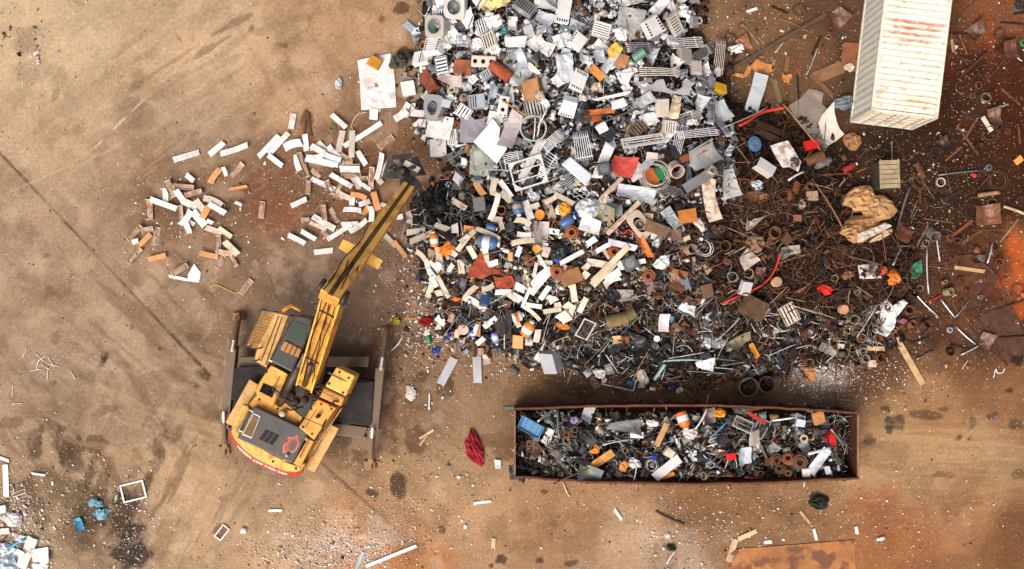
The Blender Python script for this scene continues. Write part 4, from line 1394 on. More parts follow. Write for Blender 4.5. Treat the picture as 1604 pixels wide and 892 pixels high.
def write_labels():
    used = {o['label']: 1 for o in SC.objects if 'label' in o}
    for d in AUTO:
        ls = sorted(LAND, key=lambda q: math.hypot(q[1] - d['px'], q[2] - d['py']))[:5]
        d['opts'] = []
        base = f"{d['look']} {d['noun']}".strip()
        pos = lie(d['ang'])
        for (n, x, y) in ls[:3]:
            s = side(d['px'] - x, d['py'] - y)
            d['opts'].append(f"{base} {s} {n}")
            if pos:
                d['opts'].append(f"{base} {pos}, {s} {n}")
            d['dist'] = math.hypot(ls[0][1] - d['px'], ls[0][2] - d['py'])
    todo = AUTO[:]
    for rnd in range(6):
        cnt = {}
        for d in todo:
            k = d['opts'][min(rnd, len(d['opts']) - 1)]
            cnt.setdefault(k, []).append(d)
        nxt = []
        for k, ds in cnt.items():
            if len(ds) == 1 and k not in used and len(k.split()) <= 16:
                ds[0]['o']['label'] = k; used[k] = 1
            else:
                nxt += ds
        todo = nxt
    # what is left: rank the look-alikes by how far they lie from their landmark
    cnt = {}
    for d in todo:
        cnt.setdefault(d['opts'][1 if len(d['opts']) > 3 else 0], []).append(d)
    W = ['nearest', 'second nearest', 'third nearest', 'fourth nearest', 'fifth nearest', 'sixth nearest', 'seventh nearest', 'eighth nearest']
    for k, ds in cnt.items():
        ds.sort(key=lambda d: d['dist'])
        for i, d in enumerate(ds):
            if len(ds) == 1:
                l = k
            elif i < len(W):
                l = ('nearer' if i == 0 else 'farther') + f' {k}' if len(ds) == 2 else f'{W[i]} {k}'
            else:
                l = 'farthest out ' + k
            if l in used:
                l = 'another ' + l
            d['o']['label'] = ' '.join(l.split()[:16]); used[l] = 1


# ------------------------------------------------------------------ pieces set out one by one
ZN = dict(A=(640, 0, 5.577), B=(880, 0, 5.577), C=(640, 140, 5.577), D=(880, 140, 5.577), E=(1120, 80, 5.577), F=(620, 280, 5.577), G=(860, 280, 5.577), H=(1100, 220, 5.577),
          I=(1340, 220, 5.576), J=(620, 420, 4.954), K=(860, 420, 4.4615), L=(1100, 370, 3.569), M=(1340, 370, 3.568), N=(190, 160, 2.878), O=(400, 160, 3.43),
          Q=(790, 600, 4.955), T=(1070, 600, 4.955), X=(1120, 0, 6.371), U=(0, 680, 4.207), Y=(300, 720, 3.819), Z=(1100, 740, 3.183), W=(700, 740, 3.819), S=(590, 440, 2.786), p=(0, 0, 1))


def zp(z, x, y):
    a, b, s = ZN[z]
    return a + x / s, b + y / s


def lay(o, px, py, L, W, ang, lift=.1, rnd=.1, r=R):
    """set a thing on the heap, tipped with the slope; L, W in photograph pixels"""
    a = math.radians(ang); ux, uy = math.cos(a), -math.sin(a)
    hx, hy = L * .45, W * .45
    e0, e1 = hz(px + ux * hx, py + uy * hx), hz(px - ux * hx, py - uy * hx)
    f0, f1 = hz(px + uy * hy, py - ux * hy), hz(px - uy * hy, py + ux * hy)
    c = hz(px, py)
    flat = max(e0, e1, c) < .02
    m = max((e0 + e1) / 2, (f0 + f1) / 2, c)
    ty = -math.atan2(e0 - e1, max(L * .9 / SC_, .2)); tx = math.atan2(f0 - f1, max(W * .9 / SC_, .2))
    ty = max(min(ty, .5), -.5); tx = max(min(tx, .4), -.4)
    if not flat:
        ty += r.uniform(-rnd, rnd); tx += r.uniform(-rnd, rnd)
    put(o, px, py, m + (lift if not flat else min(lift, .01) + .006), ang, tx, ty)
    return o


KD = dict(  # kind: builder, category
    sheet=('sheet metal', lambda L, W, r, c, k: k_sheet(L, W, r, c, **k)),
    casing=('casing', lambda L, W, r, c, k: k_casing(L, W, r, c, **k)),
    louver=('slatted casing', lambda L, W, r, c, k: k_louver(L, W, r, c, **k)),
    rack=('tube rack', lambda L, W, r, c, k: k_rack(L, W, r, c, **k)),
    ring=('pipe', lambda L, W, r, c, k: k_ring(L / 2, k.pop('h', W), r, c, **k)),
    flange=('flange', lambda L, W, r, c, k: k_flange(L / 2, k.pop('h', .12), r, c, **k)),
    rod=('rod', lambda L, W, r, c, k: k_rod(L, W / 2, r, c, **k)),
    angle=('angle iron', lambda L, W, r, c, k: k_angle(L, W, r, c, **k)),
    plank=('plank', lambda L, W, r, c, k: k_plank(L, W, r, c, **k)),
    lump=('bag', lambda L, W, r, c, k: k_lump(L, W, r, c, **k)),
    coil=('wire coil', lambda L, W, r, c, k: k_coil(L / 2, r, c, **k)),
    bottle=('bottle', lambda L, W, r, c, k: k_bottle(L, W, r, c, **k)),
    frame=('frame', lambda L, W, r, c, k: k_frame(L, W, r, c, **k)),
    hood=('machine top', lambda L, W, r, c, k: k_hood(L, W, r, c, **k)),
    drum=('drum', lambda L, W, r, c, k: k_drum(W / 2, L, r, c, **k)),
    duct=('duct', lambda L, W, r, c, k: k_duct(L, W, r, c, **k)),
    crate=('crate', lambda L, W, r, c, k: k_crate(L, W, r, c, **k)),
    block=('metal block', lambda L, W, r, c, k: k_block(L, W, r, c, **k)),
    motor=('motor', lambda L, W, r, c, k: k_motor(L, W, r, c, **k)),
    tray=('tray', lambda L, W, r, c, k: k_tray(L, W, r, c, **k)),
)


def piece(z, kind, x, y, L, W, ang, col, label, lm=None, **k):
    s = ZN[z][2]
    px, py = zp(z, x, y)
    L, W = L / s, W / s
    cat = k.pop('c', None) or KD[kind][0]
    lift = k.pop('lift', .14); rnd = k.pop('rnd', .1)
    tipx, tipy = k.pop('tipx', 0), k.pop('tipy', 0)
    if 'n_' in k:
        k['name'] = k.pop('n_')
    g = k.pop('g', None)
    h = hz(px, py)
    sc = 41 * 43 / (43 - h - .2)
    o = KD[kind][1](L / sc, W / sc, R, V(col), k)
    lay(o, px, py, L, W, ang, lift, rnd)
    if tipx or tipy:
        o.rotation_euler = (o.rotation_euler.to_matrix() @ Euler((tipx, tipy, 0)).to_matrix()).to_euler()
    return named(o, label, cat, px, py, max(L, W) * .4, lm, g)


def poly(z, pts, col, label, lm=None, mat='paint', crump=.06, curl=0.0, lift=.18, c='sheet metal', n_='sheet_metal', t=.012, tilt=None, **k):
    q = [zp(z, x, y) for x, y in pts]
    cx, cy = sum(p[0] for p in q) / len(q), sum(p[1] for p in q) / len(q)
    h = hz(cx, cy)
    flat = h < .02
    e = max(math.hypot(p[0] - cx, p[1] - cy) for p in q)
    top = max([h] + [hz(*p) for p in q])
    o = k_poly(q, (h * .5 + top * .5) + (lift if not flat else .03), R, V(col), mat, n_, crump, curl, t, tilt if tilt else ((0, 0) if flat else None))
    return named(o, label, c, cx, cy, e * .7, lm)


P_ = piece
# --- landmarks of the upper heap
P_('A', 'lump', 265, 82, 120, 100, 20, 'paper', 'white plastic spool and bowl at the upper left heap edge', None, n_='plastic_spool', c='spool', amp=.5)
P_('A', 'lump', 185, 152, 80, 50, 15, (.03, .08, .42, 1), 'small bright blue plastic bag at the upper left heap edge', 'the small blue bag', c='bag')
P_('A', 'hood', 430, 55, 200, 205, -12, C(196, 190, 184), 'grey washing machine top with a round opening at the photo top edge', 'the upper washing machine top', lift=.3)
P_('A', 'hood', 285, 235, 190, 190, -8, C(176, 172, 162), 'grey beige washing machine top with an open tub, lower of the two', 'the lower washing machine top', drum=C(120, 140, 138), T=.5)
P_('A', 'casing', 240, 427, 172, 150, -3, 'white', 'white square cover with two rows of black slots at the left heap edge', 'the white slotted cover', slots=2, lift=.35, T=.3, rnd=.02)
P_('A', 'louver', 136, 525, 165, 120, 183, 'white', 'white box half open with slats, below the white slotted cover', None, n=4, lid=.45)
P_('A', 'louver', 305, 585, 165, 105, 100, 'silver', 'silver slatted box right of the half open white box', None, n=5, lift=.25)
P_('A', 'sheet', 395, 330, 160, 120, 0, 'white', 'white bent panel with pressed ribs beside the lower washing machine top', None, curl=.3, crump=.1, lift=.3)
P_('A', 'lump', 485, 355, 130, 170, 60, 'silver', 'crumpled silver foil between white panel and slatted box', None, mat='metal', n_='crumpled_foil', c='foil', lift=.2)
P_('A', 'lump', 480, 485, 190, 90, 5, C(168, 180, 182), 'smooth blue grey plastic bag above the bent rusty box', None, amp=.15, lift=.05)
P_('A', 'louver', 722, 372, 130, 150, 22, C(225, 220, 205), 'cream slatted unit with five wide white bars near the teal lid', 'the cream slatted unit', n=5, lift=.35)
P_('A', 'lump', 615, 395, 120, 140, 30, 'white', 'crumpled white bag left of the cream slatted unit', None)
P_('A', 'block', 670, 540, 222, 100, -6, C(206, 196, 180), 'beige manifold block with three round holes', 'the beige block with three holes', holes=3, lift=.35)
P_('A', 'casing', 492, 590, 165, 125, -8, C(150, 92, 66), 'rusty brown bent box left of the beige manifold block', None, slots=0, mat='rusty', lift=.25)
P_('A', 'drum', 812, 640, 210, 105, -38, C(172, 86, 60), 'red brown rusty cylinder below the beige manifold block', 'the red brown cylinder', lift=.2)
P_('A', 'louver', 700, 655, 100, 75, 30, 'silver', 'small silver finned block left of the red brown cylinder', None, n=4, lift=.3, mat='metal')
P_('A', 'louver', 578, 682, 80, 60, 40, 'silver', 'smallest silver finned block under the rusty bent box', None, n=3, mat='metal')
P_('A', 'casing', 205, 730, 225, 108, -62, C(150, 84, 62), 'red brown tank casing with one dark slot at the left edge', 'the red brown tank casing', slots=0, mat='rusty', lift=.22)
P_('A', 'sheet', 412, 715, 225, 95, -18, C(220, 205, 196), 'pale curved panel right of the red brown tank casing', None, curl=.4, lift=.3)
P_('A', 'flange', 395, 805, 110, 110, 0, C(205, 195, 180), 'beige spool flange under the pale curved panel', None, mat='paint', h=.2)
P_('A', 'flange', 490, 868, 90, 90, 0, C(178, 150, 130), 'brown beige spool flange under the pale curved panel', None, mat='rusty', h=.2)
P_('A', 'louver', 650, 245, 100, 130, 20, C(214, 218, 222), 'white panel with four dark stripes left of the teal lid', None, n=4)
P_('A', 'sheet', 745, 200, 130, 120, 20, 'white', 'clean white folded panel up left of the teal lid', None, lift=.35)
P_('A', 'flange', 840, 272, 74, 74, 0, 'teal', 'small teal round drum lid in the upper heap', 'the small teal lid', mat='plastic', hole=.6, inner=C(150, 180, 178), lift=.3)
P_('A', 'sheet', 935, 368, 186, 98, 0, 'white', 'flat bright white rectangular panel right of the cream slatted unit', 'the flat white rectangle', curl=.02, crump=.01, lift=.5, rnd=.03)
P_('A', 'sheet', 540, 172, 125, 150, 25, 'white', 'torn white panel with a brown torn edge below the upper washing machine top', None, lift=.35, crump=.12)
poly('A', [(630, 0), (620, 60), (680, 105), (770, 75), (850, 50), (900, 0)], C(232, 218, 150), 'pale yellow insulation sheet at the photo top edge', 'the pale yellow sheet', mat='matte', crump=.12, lift=.3)
P_('A', 'sheet', 1120, 385, 150, 130, 35, 'white', 'white torn panel right of the flat white rectangle', None, lift=.4)
P_('A', 'sheet', 1210, 430, 120, 120, -30, 'white', 'second white torn panel right of the flat white rectangle, overlapping it', None, lift=.3)
P_('A', 'sheet', 1200, 75, 170, 120, 10, C(212, 214, 210), 'curved light grey hood sheet near the photo top edge', None, curl=.5, lift=.4)
P_('A', 'sheet', 1190, 172, 160, 115, -28, C(196, 204, 214), 'blue grey flat panel under the curved grey hood sheet', None, lift=.35)
P_('A', 'casing', 1345, 110, 225, 125, 80, 'white', 'tall white panel with a perforated right edge near the photo top', 'the tall white perforated panel', slots=1, T=.12, lift=.45)
P_('A', 'louver', 1010, 80, 190, 125, -35, C(216, 216, 212), 'black and white finned coil near the photo top edge', 'the black and white finned coil', n=8, lift=.35, mat='metal')
poly('A', [(850, 440), (960, 420), (1060, 480), (1130, 500), (1040, 745), (890, 755), (880, 600), (820, 540)], C(150, 160, 160), 'large grey green clear plastic sheet over the upper heap', 'the grey green plastic sheet', mat='plastic', crump=.12, lift=.25)
P_('A', 'sheet', 985, 510, 170, 75, -70, C(214, 222, 230), 'pale blue white curved strip over the grey green plastic sheet', None, curl=.3, lift=.5)
poly('A', [(1280, 490), (1430, 465), (1440, 560), (1400, 720), (1330, 745), (1245, 735), (1300, 620)], C(214, 222, 230), 'long white blue crumpled sheet right of the grey green plastic sheet', 'the white blue crumpled sheet', crump=.12, lift=.35)
P_('A', 'casing', 1110, 795, 165, 175, 12, C(176, 130, 92), 'open brown cardboard box in the upper heap', 'the brown cardboard box', slots=0, mat='matte', lift=.25, n_='cardboard_box', c='box')
P_('A', 'lump', 1155, 840, 90, 90, 0, 'cream', 'cream paper bundle inside the open brown cardboard box', None, mat='matte', n_='paper_bundle', c='paper', lift=.75)
P_('A', 'sheet', 1330, 370, 120, 130, 20, 'white', 'white wrinkled panel left of the small red ball', None, crump=.12, lift=.35)
P_('A', 'rod', 920, 155 + 785, 330, 16, -34, C(190, 140, 80), 'long orange wooden tool handle below the red brown cylinder', None, mat='matte', n_='tool_handle', c='handle', lift=.55)
P_('A', 'sheet', 1390, 258, 130, 55, 15, C(140, 150, 156), 'small slate blue folded panel right of the tall white perforated panel', None, lift=.3)
# --- upper right heap
poly('B', [(500, 60), (740, 90), (720, 200), (700, 330), (590, 350), (480, 230)], C(172, 172, 170), 'big plain grey metal sheet in the upper right heap', 'the big grey sheet', crump=.06, lift=.35)
P_('B', 'louver', 338, 270, 130, 150, -105, 'white', 'white finned cube left of the big grey sheet', 'the white finned cube', n=6, lift=.4)
P_('B', 'lump', 520, 300, 120, 150, 70, 'white', 'crumpled white bag on the left edge of the big grey sheet', None, lift=.5)
P_('B', 'casing', 770, 240, 170, 165, 35, C(228, 224, 220), 'white grey casing with a row of slots on the big grey sheet', 'the white grey slotted casing', slots=2, lift=.45, T=.3)
P_('B', 'louver', 968, 215, 190, 100, -58, C(214, 208, 196), 'slanting cream slatted rack up right of the white grey slotted casing', None, n=7, lift=.3)
P_('B', 'lump', 1050, 122, 185, 150, -20, 'white', 'large crumpled white bag at the upper right heap edge', 'the large white bag', lift=.2)
P_('B', 'ring', 1187, 186, 62, 62, 0, 'white', 'small white ring on the dirt right of the large white bag', None, mat='paint', h=.12)
P_('B', 'rack', 1070, 385, 360, 105, 10, C(226, 224, 222), 'long white hairpin tube bundle at the right edge of the upper heap', 'the long hairpin tube bundle', n=6, lift=.45, mat='paint')
P_('B', 'rack', 680, 425, 270, 95, 4, C(214, 210, 216), 'silver finned tube bundle right of the yellow board', None, n=6, lift=.3, hair=False)
poly('B', [(400, 430), (470, 365), (535, 420), (520, 460), (460, 515), (410, 490)], C(240, 196, 84), 'yellow five sided foam board in the upper heap', 'the yellow board', mat='matte', crump=.04, lift=.55, n_='foam_board', c='board')
P_('B', 'sheet', 410, 560, 220, 70, 55, 'silver', 'bent silver strip hanging below the yellow board', None, curl=.2, lift=.4)
P_('B', 'rack', 1372, 500, 330, 95, 82, C(206, 196, 180), 'upright beige tube rack standing at the right heap edge', 'the upright beige tube rack', n=6, lift=.2, mat='paint', hair=False)
P_('B', 'casing', 1360, 785, 120, 90, -12, C(238, 190, 50), 'yellow tin box at the right heap edge', 'the yellow tin', slots=0, lift=.3, n_='tin_box', c='tin')
P_('B', 'casing', 138, 720, 175, 125, 68, 'white', 'white slotted casing slanting beside the white blue crumpled sheet', None, slots=2, T=.22, lift=.45)
P_('B', 'casing', 130, 380, 130, 130, -35, 'white', 'white cube casing beside the small red ball', None, slots=1, lift=.45)
P_('B', 'lump', 150, 287, 50, 45, 0, 'red', 'small red plastic ball in the upper heap', 'the small red ball', n_='plastic_ball', c='ball', lift=.6, amp=.1)
P_('B', 'sheet', 45, 600, 110, 250, 3, C(220, 226, 234), 'pale blue white sheet hanging beside the white slotted casing', None, lift=.4)
poly('B', [(640, 700), (790, 740), (830, 700), (890, 690), (920, 770), (980, 800), (1050, 770), (1070, 700), (1118, 720), (1118, 838), (960, 820), (850, 800), (700, 790)], C(176, 172, 174), 'grey gasket sheet with a half round cutout', 'the grey gasket sheet', crump=.04, lift=.5)
P_('B', 'casing', 1165, 612, 90, 130, -5, C(214, 200, 190), 'beige square box beside the long hairpin tube bundle', None, slots=0, lift=.4)
P_('B', 'casing', 1050, 505, 120, 120, 0, C(168, 164, 154), 'grey khaki box under the long hairpin tube bundle', None, slots=0, lift=.3)
poly('B', [(470, 630), (600, 590), (620, 640), (560, 790), (520, 730), (490, 690)], 'white', 'folded white sheet down right of the yellow board', None, lift=.5, crump=.12)
P_('B', 'plank', 308, 640, 130, 70, -45, C(222, 150, 80), 'orange plywood board down left of the yellow board', None, lift=.4)
P_('B', 'rack', 1210, 755, 240, 85, 80, 'silver', 'upright silver tube bundle left of the yellow tin', None, n=6, lift=.3)
P_('B', 'ring', 632, 512, 85, 70, 30, C(90, 130, 112), 'green pipe end with a thick rim', None, mat='paint', h=.5, tipy=1.0, lift=.4)
P_('B', 'sheet', 440, 845, 330, 28, 14, 'white', 'long thin white trim strip above the pale cards', None, curl=.05, crump=.01, lift=.5, n_='trim_strip')
P_('B', 'sheet', 610, 20, 250, 100, 10, 'white', 'white wrapped panels at the photo top edge above the big grey sheet', None, crump=.15, lift=.3)
P_('B', 'sheet', 850, 60, 200, 90, 50, 'white', 'white tapered panel up right of the big grey sheet', None, lift=.4)
P_('B', 'sheet', 330, 420, 120, 110, -40, 'white', 'white triangular sheet left of the yellow board', None, lift=.45)
P_('B', 'sheet', 320, 500, 100, 140, 5, C(224, 228, 236), 'white blue flat panel down left of the yellow board', None, lift=.4)
P_('B', 'rack', 860, 640, 420, 80, 2, C(222, 218, 208), 'loose sheaf of pale tubes above the grey gasket sheet', None, n=5, lift=.45, mat='paint', hair=False)
P_('B', 'casing', 520, 545, 110, 100, -20, C(190, 140, 96), 'tan carton with a round hole below the yellow board', None, slots=0, mat='matte', lift=.3, n_='carton', c='carton')
P_('B', 'lump', 300, 770, 120, 110, 40, C(226, 206, 186), 'beige crumpled bag down left of the folded white sheet', None)
# --- middle heap, left
P_('C', 'hood', 245, 170, 190, 230, -12, 'grey', 'grey fan shroud with a pointed foot at the left heap edge', 'the grey fan shroud', hole=.27, tapered=True, lift=.15)
P_('C', 'louver', 490, 195, 130, 110, -35, 'white', 'white crumpled slatted box above the slate sheet', None, n=4, lift=.3)
poly('C', [(455, 205), (540, 235), (580, 268), (640, 255), (700, 225), (770, 205), (790, 330), (690, 400), (575, 470), (448, 470)], C(158, 154, 164), 'large slate lilac sheet with a dished upper edge', 'the slate lilac sheet', crump=.05, lift=.35)
poly('C', [(905, 180), (1000, 240), (985, 330), (950, 400), (905, 525), (770, 490), (830, 340)], C(178, 166, 168), 'bent pinkish grey sheet right of the bright white sheet', 'the pinkish grey sheet', crump=.04, curl=.3, lift=.5)
poly('C', [(740, 258), (800, 345), (790, 420), (860, 522), (770, 655), (565, 460)], 'white', 'bright white sheet with a grey square lying across the slate sheet', 'the bright white sheet', crump=.03, lift=.75, tilt=(.03, -.05))
P_('C', 'louver', 400, 405, 100, 140, -5, 'white', 'white upright slatted unit left of the slate lilac sheet', None, n=5, lift=.2)
P_('C', 'casing', 265, 525, 140, 145, 4, 'white', 'white dented bin with a wire handle left of the slatted unit', 'the white dented bin', slots=0, n_='waste_bin', c='bin', T=.4)
P_('C', 'ring', 505, 545, 48, 45, 30, C(150, 120, 90), 'short brown pipe left of the grey green rods panel', None, h=.6, tipy=.8, wall=.25)
P_('C', 'block', 828, 140, 160, 90, 80, C(225, 222, 216), 'white perforated plate with round holes above the pinkish sheet', None, holes=2, T=.08, lift=.5)
P_('C', 'ring', 1095, 320, 235, 260, 0, C(150, 160, 152), 'big grey green tub ring standing among the tubes', 'the big tub ring', mat='paint', h=.35, wall=.1, lift=.3, tipx=.25, n_='tub_ring', n=30, c='ring')
for i, (x, y, l, a, lab) in enumerate(((1100, 330, 220, 86, 'pale bar lying in the big tub ring, left one'), (1140, 300, 230, 82, 'pale bar lying in the big tub ring, right one'), (1175, 250, 200, 62, 'pale curved bar across the right side of the big tub ring'))):
    P_('C', 'rod', x, y, l, 16, a, 'silver', lab, None, mat='metal', lift=.75)
poly('C', [(540, 560), (600, 500), (660, 530), (770, 655), (775, 740), (700, 755), (620, 770), (530, 740)], C(150, 156, 146), 'grey green panel with loose rods under the bright white sheet', 'the grey green rods panel', crump=.08, lift=.3)
P_('C', 'frame', 1050, 735, 300, 250, 16, C(222, 224, 222), 'white square fan frame with rounded corner gussets', 'the square fan frame', bars=2, gusset=True, T=.16, lift=.5, rnd=.03)
P_('C', 'sheet', 1075, 620, 420, 72, 62, C(196, 194, 190), 'long grey strip running under the square fan frame', None, curl=.05, crump=.02, lift=.42)
P_('C', 'rack', 1265, 455, 250, 100, 42, 'silver', 'silver tube rack slanting right of the big tub ring', None, n=7, lift=.4, hair=False)
P_('C', 'rack', 905, 595, 185, 90, 12, 'silver', 'silver coil tubes above the square fan frame', None, n=6, lift=.4)
P_('C', 'rack', 1235, 615, 130, 130, -35, 'silver', 'curved fan of tubes at the right corner of the square fan frame', None, n=5, lift=.35)
P_('C', 'louver', 600, 120, 150, 120, 5, C(170, 182, 190), 'blue grey broken box above the slate lilac sheet', None, n=3, lid=.5, lift=.25)
P_('C', 'lump', 375, 85, 110, 90, 0, 'white', 'white plastic scraps right of the grey fan shroud', None)
P_('C', 'frame', 470, 850, 180, 75, -4, 'grey', 'grey wire ladder frame above the black rubble', None, bars=4, w=.02, mat='metal', lift=.25)
# --- middle heap, right
P_('D', 'sheet', 137, 712, 270, 108, -40, C(224, 232, 240), 'pale blue white flat sheet slanting below the tubes', 'the pale blue slanting sheet', curl=.02, crump=.01, lift=.6, rnd=.03)
P_('D', 'sheet', 362, 630, 310, 88, 68, 'white', 'white folded channel sheet left of the red tin sheet', 'the white folded channel', curl=.12, crump=.02, lift=.55)
P_('D', 'motor', 365, 690, 115, 110, 12, 'charcoal', 'black motor block on the white folded channel', 'the black motor block', lift=.85)
P_('D', 'sheet', 540, 678, 215, 175, -14, C(206, 78, 66), 'red painted square tin sheet with white edges', 'the red tin sheet', crump=.05, curl=.1, lift=.5)
P_('D', 'coil', 812, 752, 285, 285, 0, C(196, 196, 186), 'big loose coil of pale wire over a green carton', 'the big wire coil', n=6, lift=.65)
P_('D', 'casing', 870, 740, 110, 120, 20, C(48, 130, 84), 'green carton inside the big wire coil', None, slots=0, mat='matte', n_='carton', c='carton', lift=.35)
P_('D', 'casing', 775, 790, 110, 150, 25, C(196, 110, 60), 'orange and yellow printed carton inside the big wire coil', None, slots=0, mat='matte', n_='carton', c='carton', lift=.3)
P_('D', 'ring', 982, 680, 128, 110, 20, C(226, 206, 190), 'white rusty drum end right of the big wire coil', 'the white drum end', mat='stained', h=.4, tipx=.5, lift=.5, wall=.1)
P_('D', 'sheet', 1230, 590, 270, 190, 28, C(168, 170, 166), 'large dull grey duct sheet in the right middle heap', 'the dull grey duct sheet', curl=.25, crump=.06, lift=.55)
P_('D', 'duct', 1190, 805, 330, 85, 32, C(176, 176, 170), 'square grey duct with an open brown mouth', 'the square grey duct', lift=.5)
P_('D', 'ring', 1303, 716, 78, 78, 15, C(214, 200, 190), 'square pink rimmed tube mouth below the dull grey duct sheet', None, n=4, h=.3, mat='stained', n_='square_tube', lift=.75, c='tube')
P_('D', 'angle', 1170, 560, 330, 50, 27, C(170, 96, 56), 'orange rusty angle iron above the dull grey duct sheet', None, lift=.6)
P_('D', 'rack', 1180, 392, 390, 85, 9, C(224, 222, 224), 'white bent tube bundle left of the red hose', 'the white bent tube bundle', n=5, lift=.6, mat='paint')
P_('D', 'frame', 705, 455, 380, 90, 10, C(214, 212, 206), 'white ladder shaped rack above the red tin sheet', 'the white ladder rack', bars=3, w=.06, T=.08, lift=.6)
P_('D', 'rack', 178, 500, 260, 150, 100, 'silver', 'upright silver tube rack above the pale blue slanting sheet', 'the upright silver tube rack', n=8, lift=.45, hair=False)
P_('D', 'louver', 402, 400, 120, 90, -30, 'slate', 'dark slate finned block above the white folded channel', None, n=7, lift=.4, mat='metal')
P_('D', 'louver', 660, 350, 130, 100, 42, C(120, 100, 82), 'brown finned box above the white ladder rack', None, n=4, lift=.4, mat='rusty')
P_('D', 'louver', 930, 335, 120, 110, -5, C(226, 216, 204), 'white slatted box under the orange scrap left of the bent tube bundle', None, n=5, lift=.45)
P_('D', 'angle', 330, 200, 270, 42, 8, C(206, 124, 72), 'pale orange rusty channel, upper of two', None, lift=.5)
P_('D', 'angle', 262, 265, 170, 50, 6, C(186, 100, 56), 'pale orange rusty channel, lower of two', None, lift=.45)
P_('D', 'rod', 490, 240, 400, 16, 22, C(140, 124, 106), 'long dull grey pipe crossing the pale orange rusty channels', None, mat='metal', lift=.65)
P_('D', 'casing', 865, 165, 105, 150, 4, C(220, 206, 190), 'cream square box below the grey gasket sheet', 'the cream square box', slots=0, lift=.5)
P_('D', 'sheet', 985, 155, 220, 85, 78, C(232, 216, 180), 'cream yellow cloth strip right of the cream square box', None, mat='matte', curl=.15, lift=.6, n_='cloth_strip', c='cloth')
P_('D', 'rack', 1290, 200, 280, 85, 86, 'silver', 'upright silver tube bundle below the yellow tin', None, n=6, lift=.4)
P_('D', 'sheet', 495, 128, 135, 75, 18, 'white', 'white punched card panel above the pale orange rusty channels', None, curl=.03, crump=.01, lift=.6)
P_('D', 'sheet', 700, 105, 210, 90, 30, C(176, 178, 182), 'grey perforated sheet left of the cream square box', None, lift=.45)
P_('D', 'lump', 1140, 290, 110, 80, 0, C(224, 220, 212), 'white cloth cap right of the cream yellow strip', None, mat='matte', n_='cloth_rag', c='rag', lift=.5)
P_('D', 'casing', 785, 590, 100, 65, -5, C(222, 206, 196), 'pink white small box above the big wire coil', None, slots=0, lift=.5)
P_('D', 'sheet', 1390, 205, 120, 200, 20, C(196, 202, 204), 'grey sheet at the right heap edge under a long rod', None, lift=.35)
P_('D', 'casing', 350, 345, 90, 80, 30, 'white', 'small white carton up right of the upright silver tube rack', None, slots=0, lift=.5)
# --- right of the heap, near the container
poly('E', [(350, 180), (410, 200), (470, 215), (440, 330), (400, 440), (370, 560), (300, 585), (230, 600), (280, 430), (320, 300)], C(196, 202, 206), 'long pale grey blue sheet leaning up the slope', 'the long pale sheet', crump=.04, lift=.4)
for pts, lab in (([(370, 70), (440, 110), (500, 120), (490, 170), (540, 145), (470, 200), (350, 180), (300, 140)], 'orange torn cardboard above the long pale sheet'),
                 ([(170, 195), (250, 205), (290, 130), (335, 120), (290, 215), (240, 240), (150, 215)], 'orange torn cardboard strip left of the long pale sheet'),
                 ([(590, 190), (610, 215), (670, 200), (675, 230), (640, 285), (600, 270), (585, 220)], 'small orange torn cardboard right of the long pale sheet')):
    poly('E', pts, C(208, 140, 82), lab, 'the ' + lab.split(' above')[0] if 'above' in lab else None, mat='matte', crump=.05, lift=.25, n_='torn_cardboard', c='cardboard')
poly('E', [(820, 330), (900, 345), (950, 370), (930, 460), (990, 520), (905, 640), (930, 760), (995, 830), (960, 885), (860, 790), (740, 640), (640, 480), (740, 420)], C(140, 128, 118), 'large dull grey brown sheet below the container corner', 'the grey brown sheet', crump=.06, lift=.3)
poly('E', [(1028, 450), (1040, 530), (1060, 610), (1085, 680), (1116, 735), (1050, 790), (980, 830), (930, 760), (895, 640), (930, 560)], C(226, 220, 206), 'curled off white sheet over the grey brown sheet', 'the curled off white sheet', crump=.05, curl=.5, lift=.55)
P_('E', 'lump', 1120, 455, 210, 130, 20, C(104, 120, 126), 'grey blue plastic bag beside the container', 'the grey blue bag', amp=.4)
P_('E', 'casing', 832, 832, 125, 80, 18, C(226, 34, 30), 'bright red canister with a white label', 'the red canister', slots=0, n_='canister', c='canister', mat='plastic', lift=.5)
P_('E', 'flange', 345, 815, 135, 135, 0, C(74, 122, 164), 'round blue drum lid with a rusty spot', 'the blue drum lid', mat='paint', hole=.28, inner=C(170, 100, 60), lift=.45, h=.05, n_='drum_lid', c='lid')
poly('H', [(592, 50), (660, 25), (750, 0), (800, 80), (865, 185), (840, 275), (760, 235), (700, 240), (640, 150)], 'paper', 'white torn board with rust stains below the blue drum lid', 'the white torn board', mat='stained', crump=.03, lift=.5)
P_('E', 'rod', 270, 580, 560, 13, 27, C(176, 164, 146), 'long pale rod above the red hose strip', None, lift=.7)
P_('E', 'rod', 760, 670, 520, 15, -53, C(168, 140, 96), 'long brassy rod along the grey brown sheet', None, lift=.6)
P_('E', 'plank', 540, 350, 200, 42, -75, C(128, 112, 86), 'weathered plank right of the long pale sheet', None)
P_('E', 'plank', 1180, 55, 130, 250, -4, C(140, 92, 60), 'brown plywood panel leaning beside the container', 'the brown plywood panel', n_='plywood_panel', c='plywood')
P_('E', 'plank', 990, 190, 260, 110, 22, C(140, 104, 76), 'brown broken board left of the brown plywood panel', None, n_='broken_board', c='board')
P_('E', 'plank', 930, 300, 260, 40, -45, C(124, 92, 66), 'brown narrow board above the grey brown sheet', None)
P_('E', 'lump', 1170, 145, 90, 80, 0, C(226, 214, 196), 'cream torn paper ball between plywood and container', None, n_='paper_ball', c='paper', mat='matte')
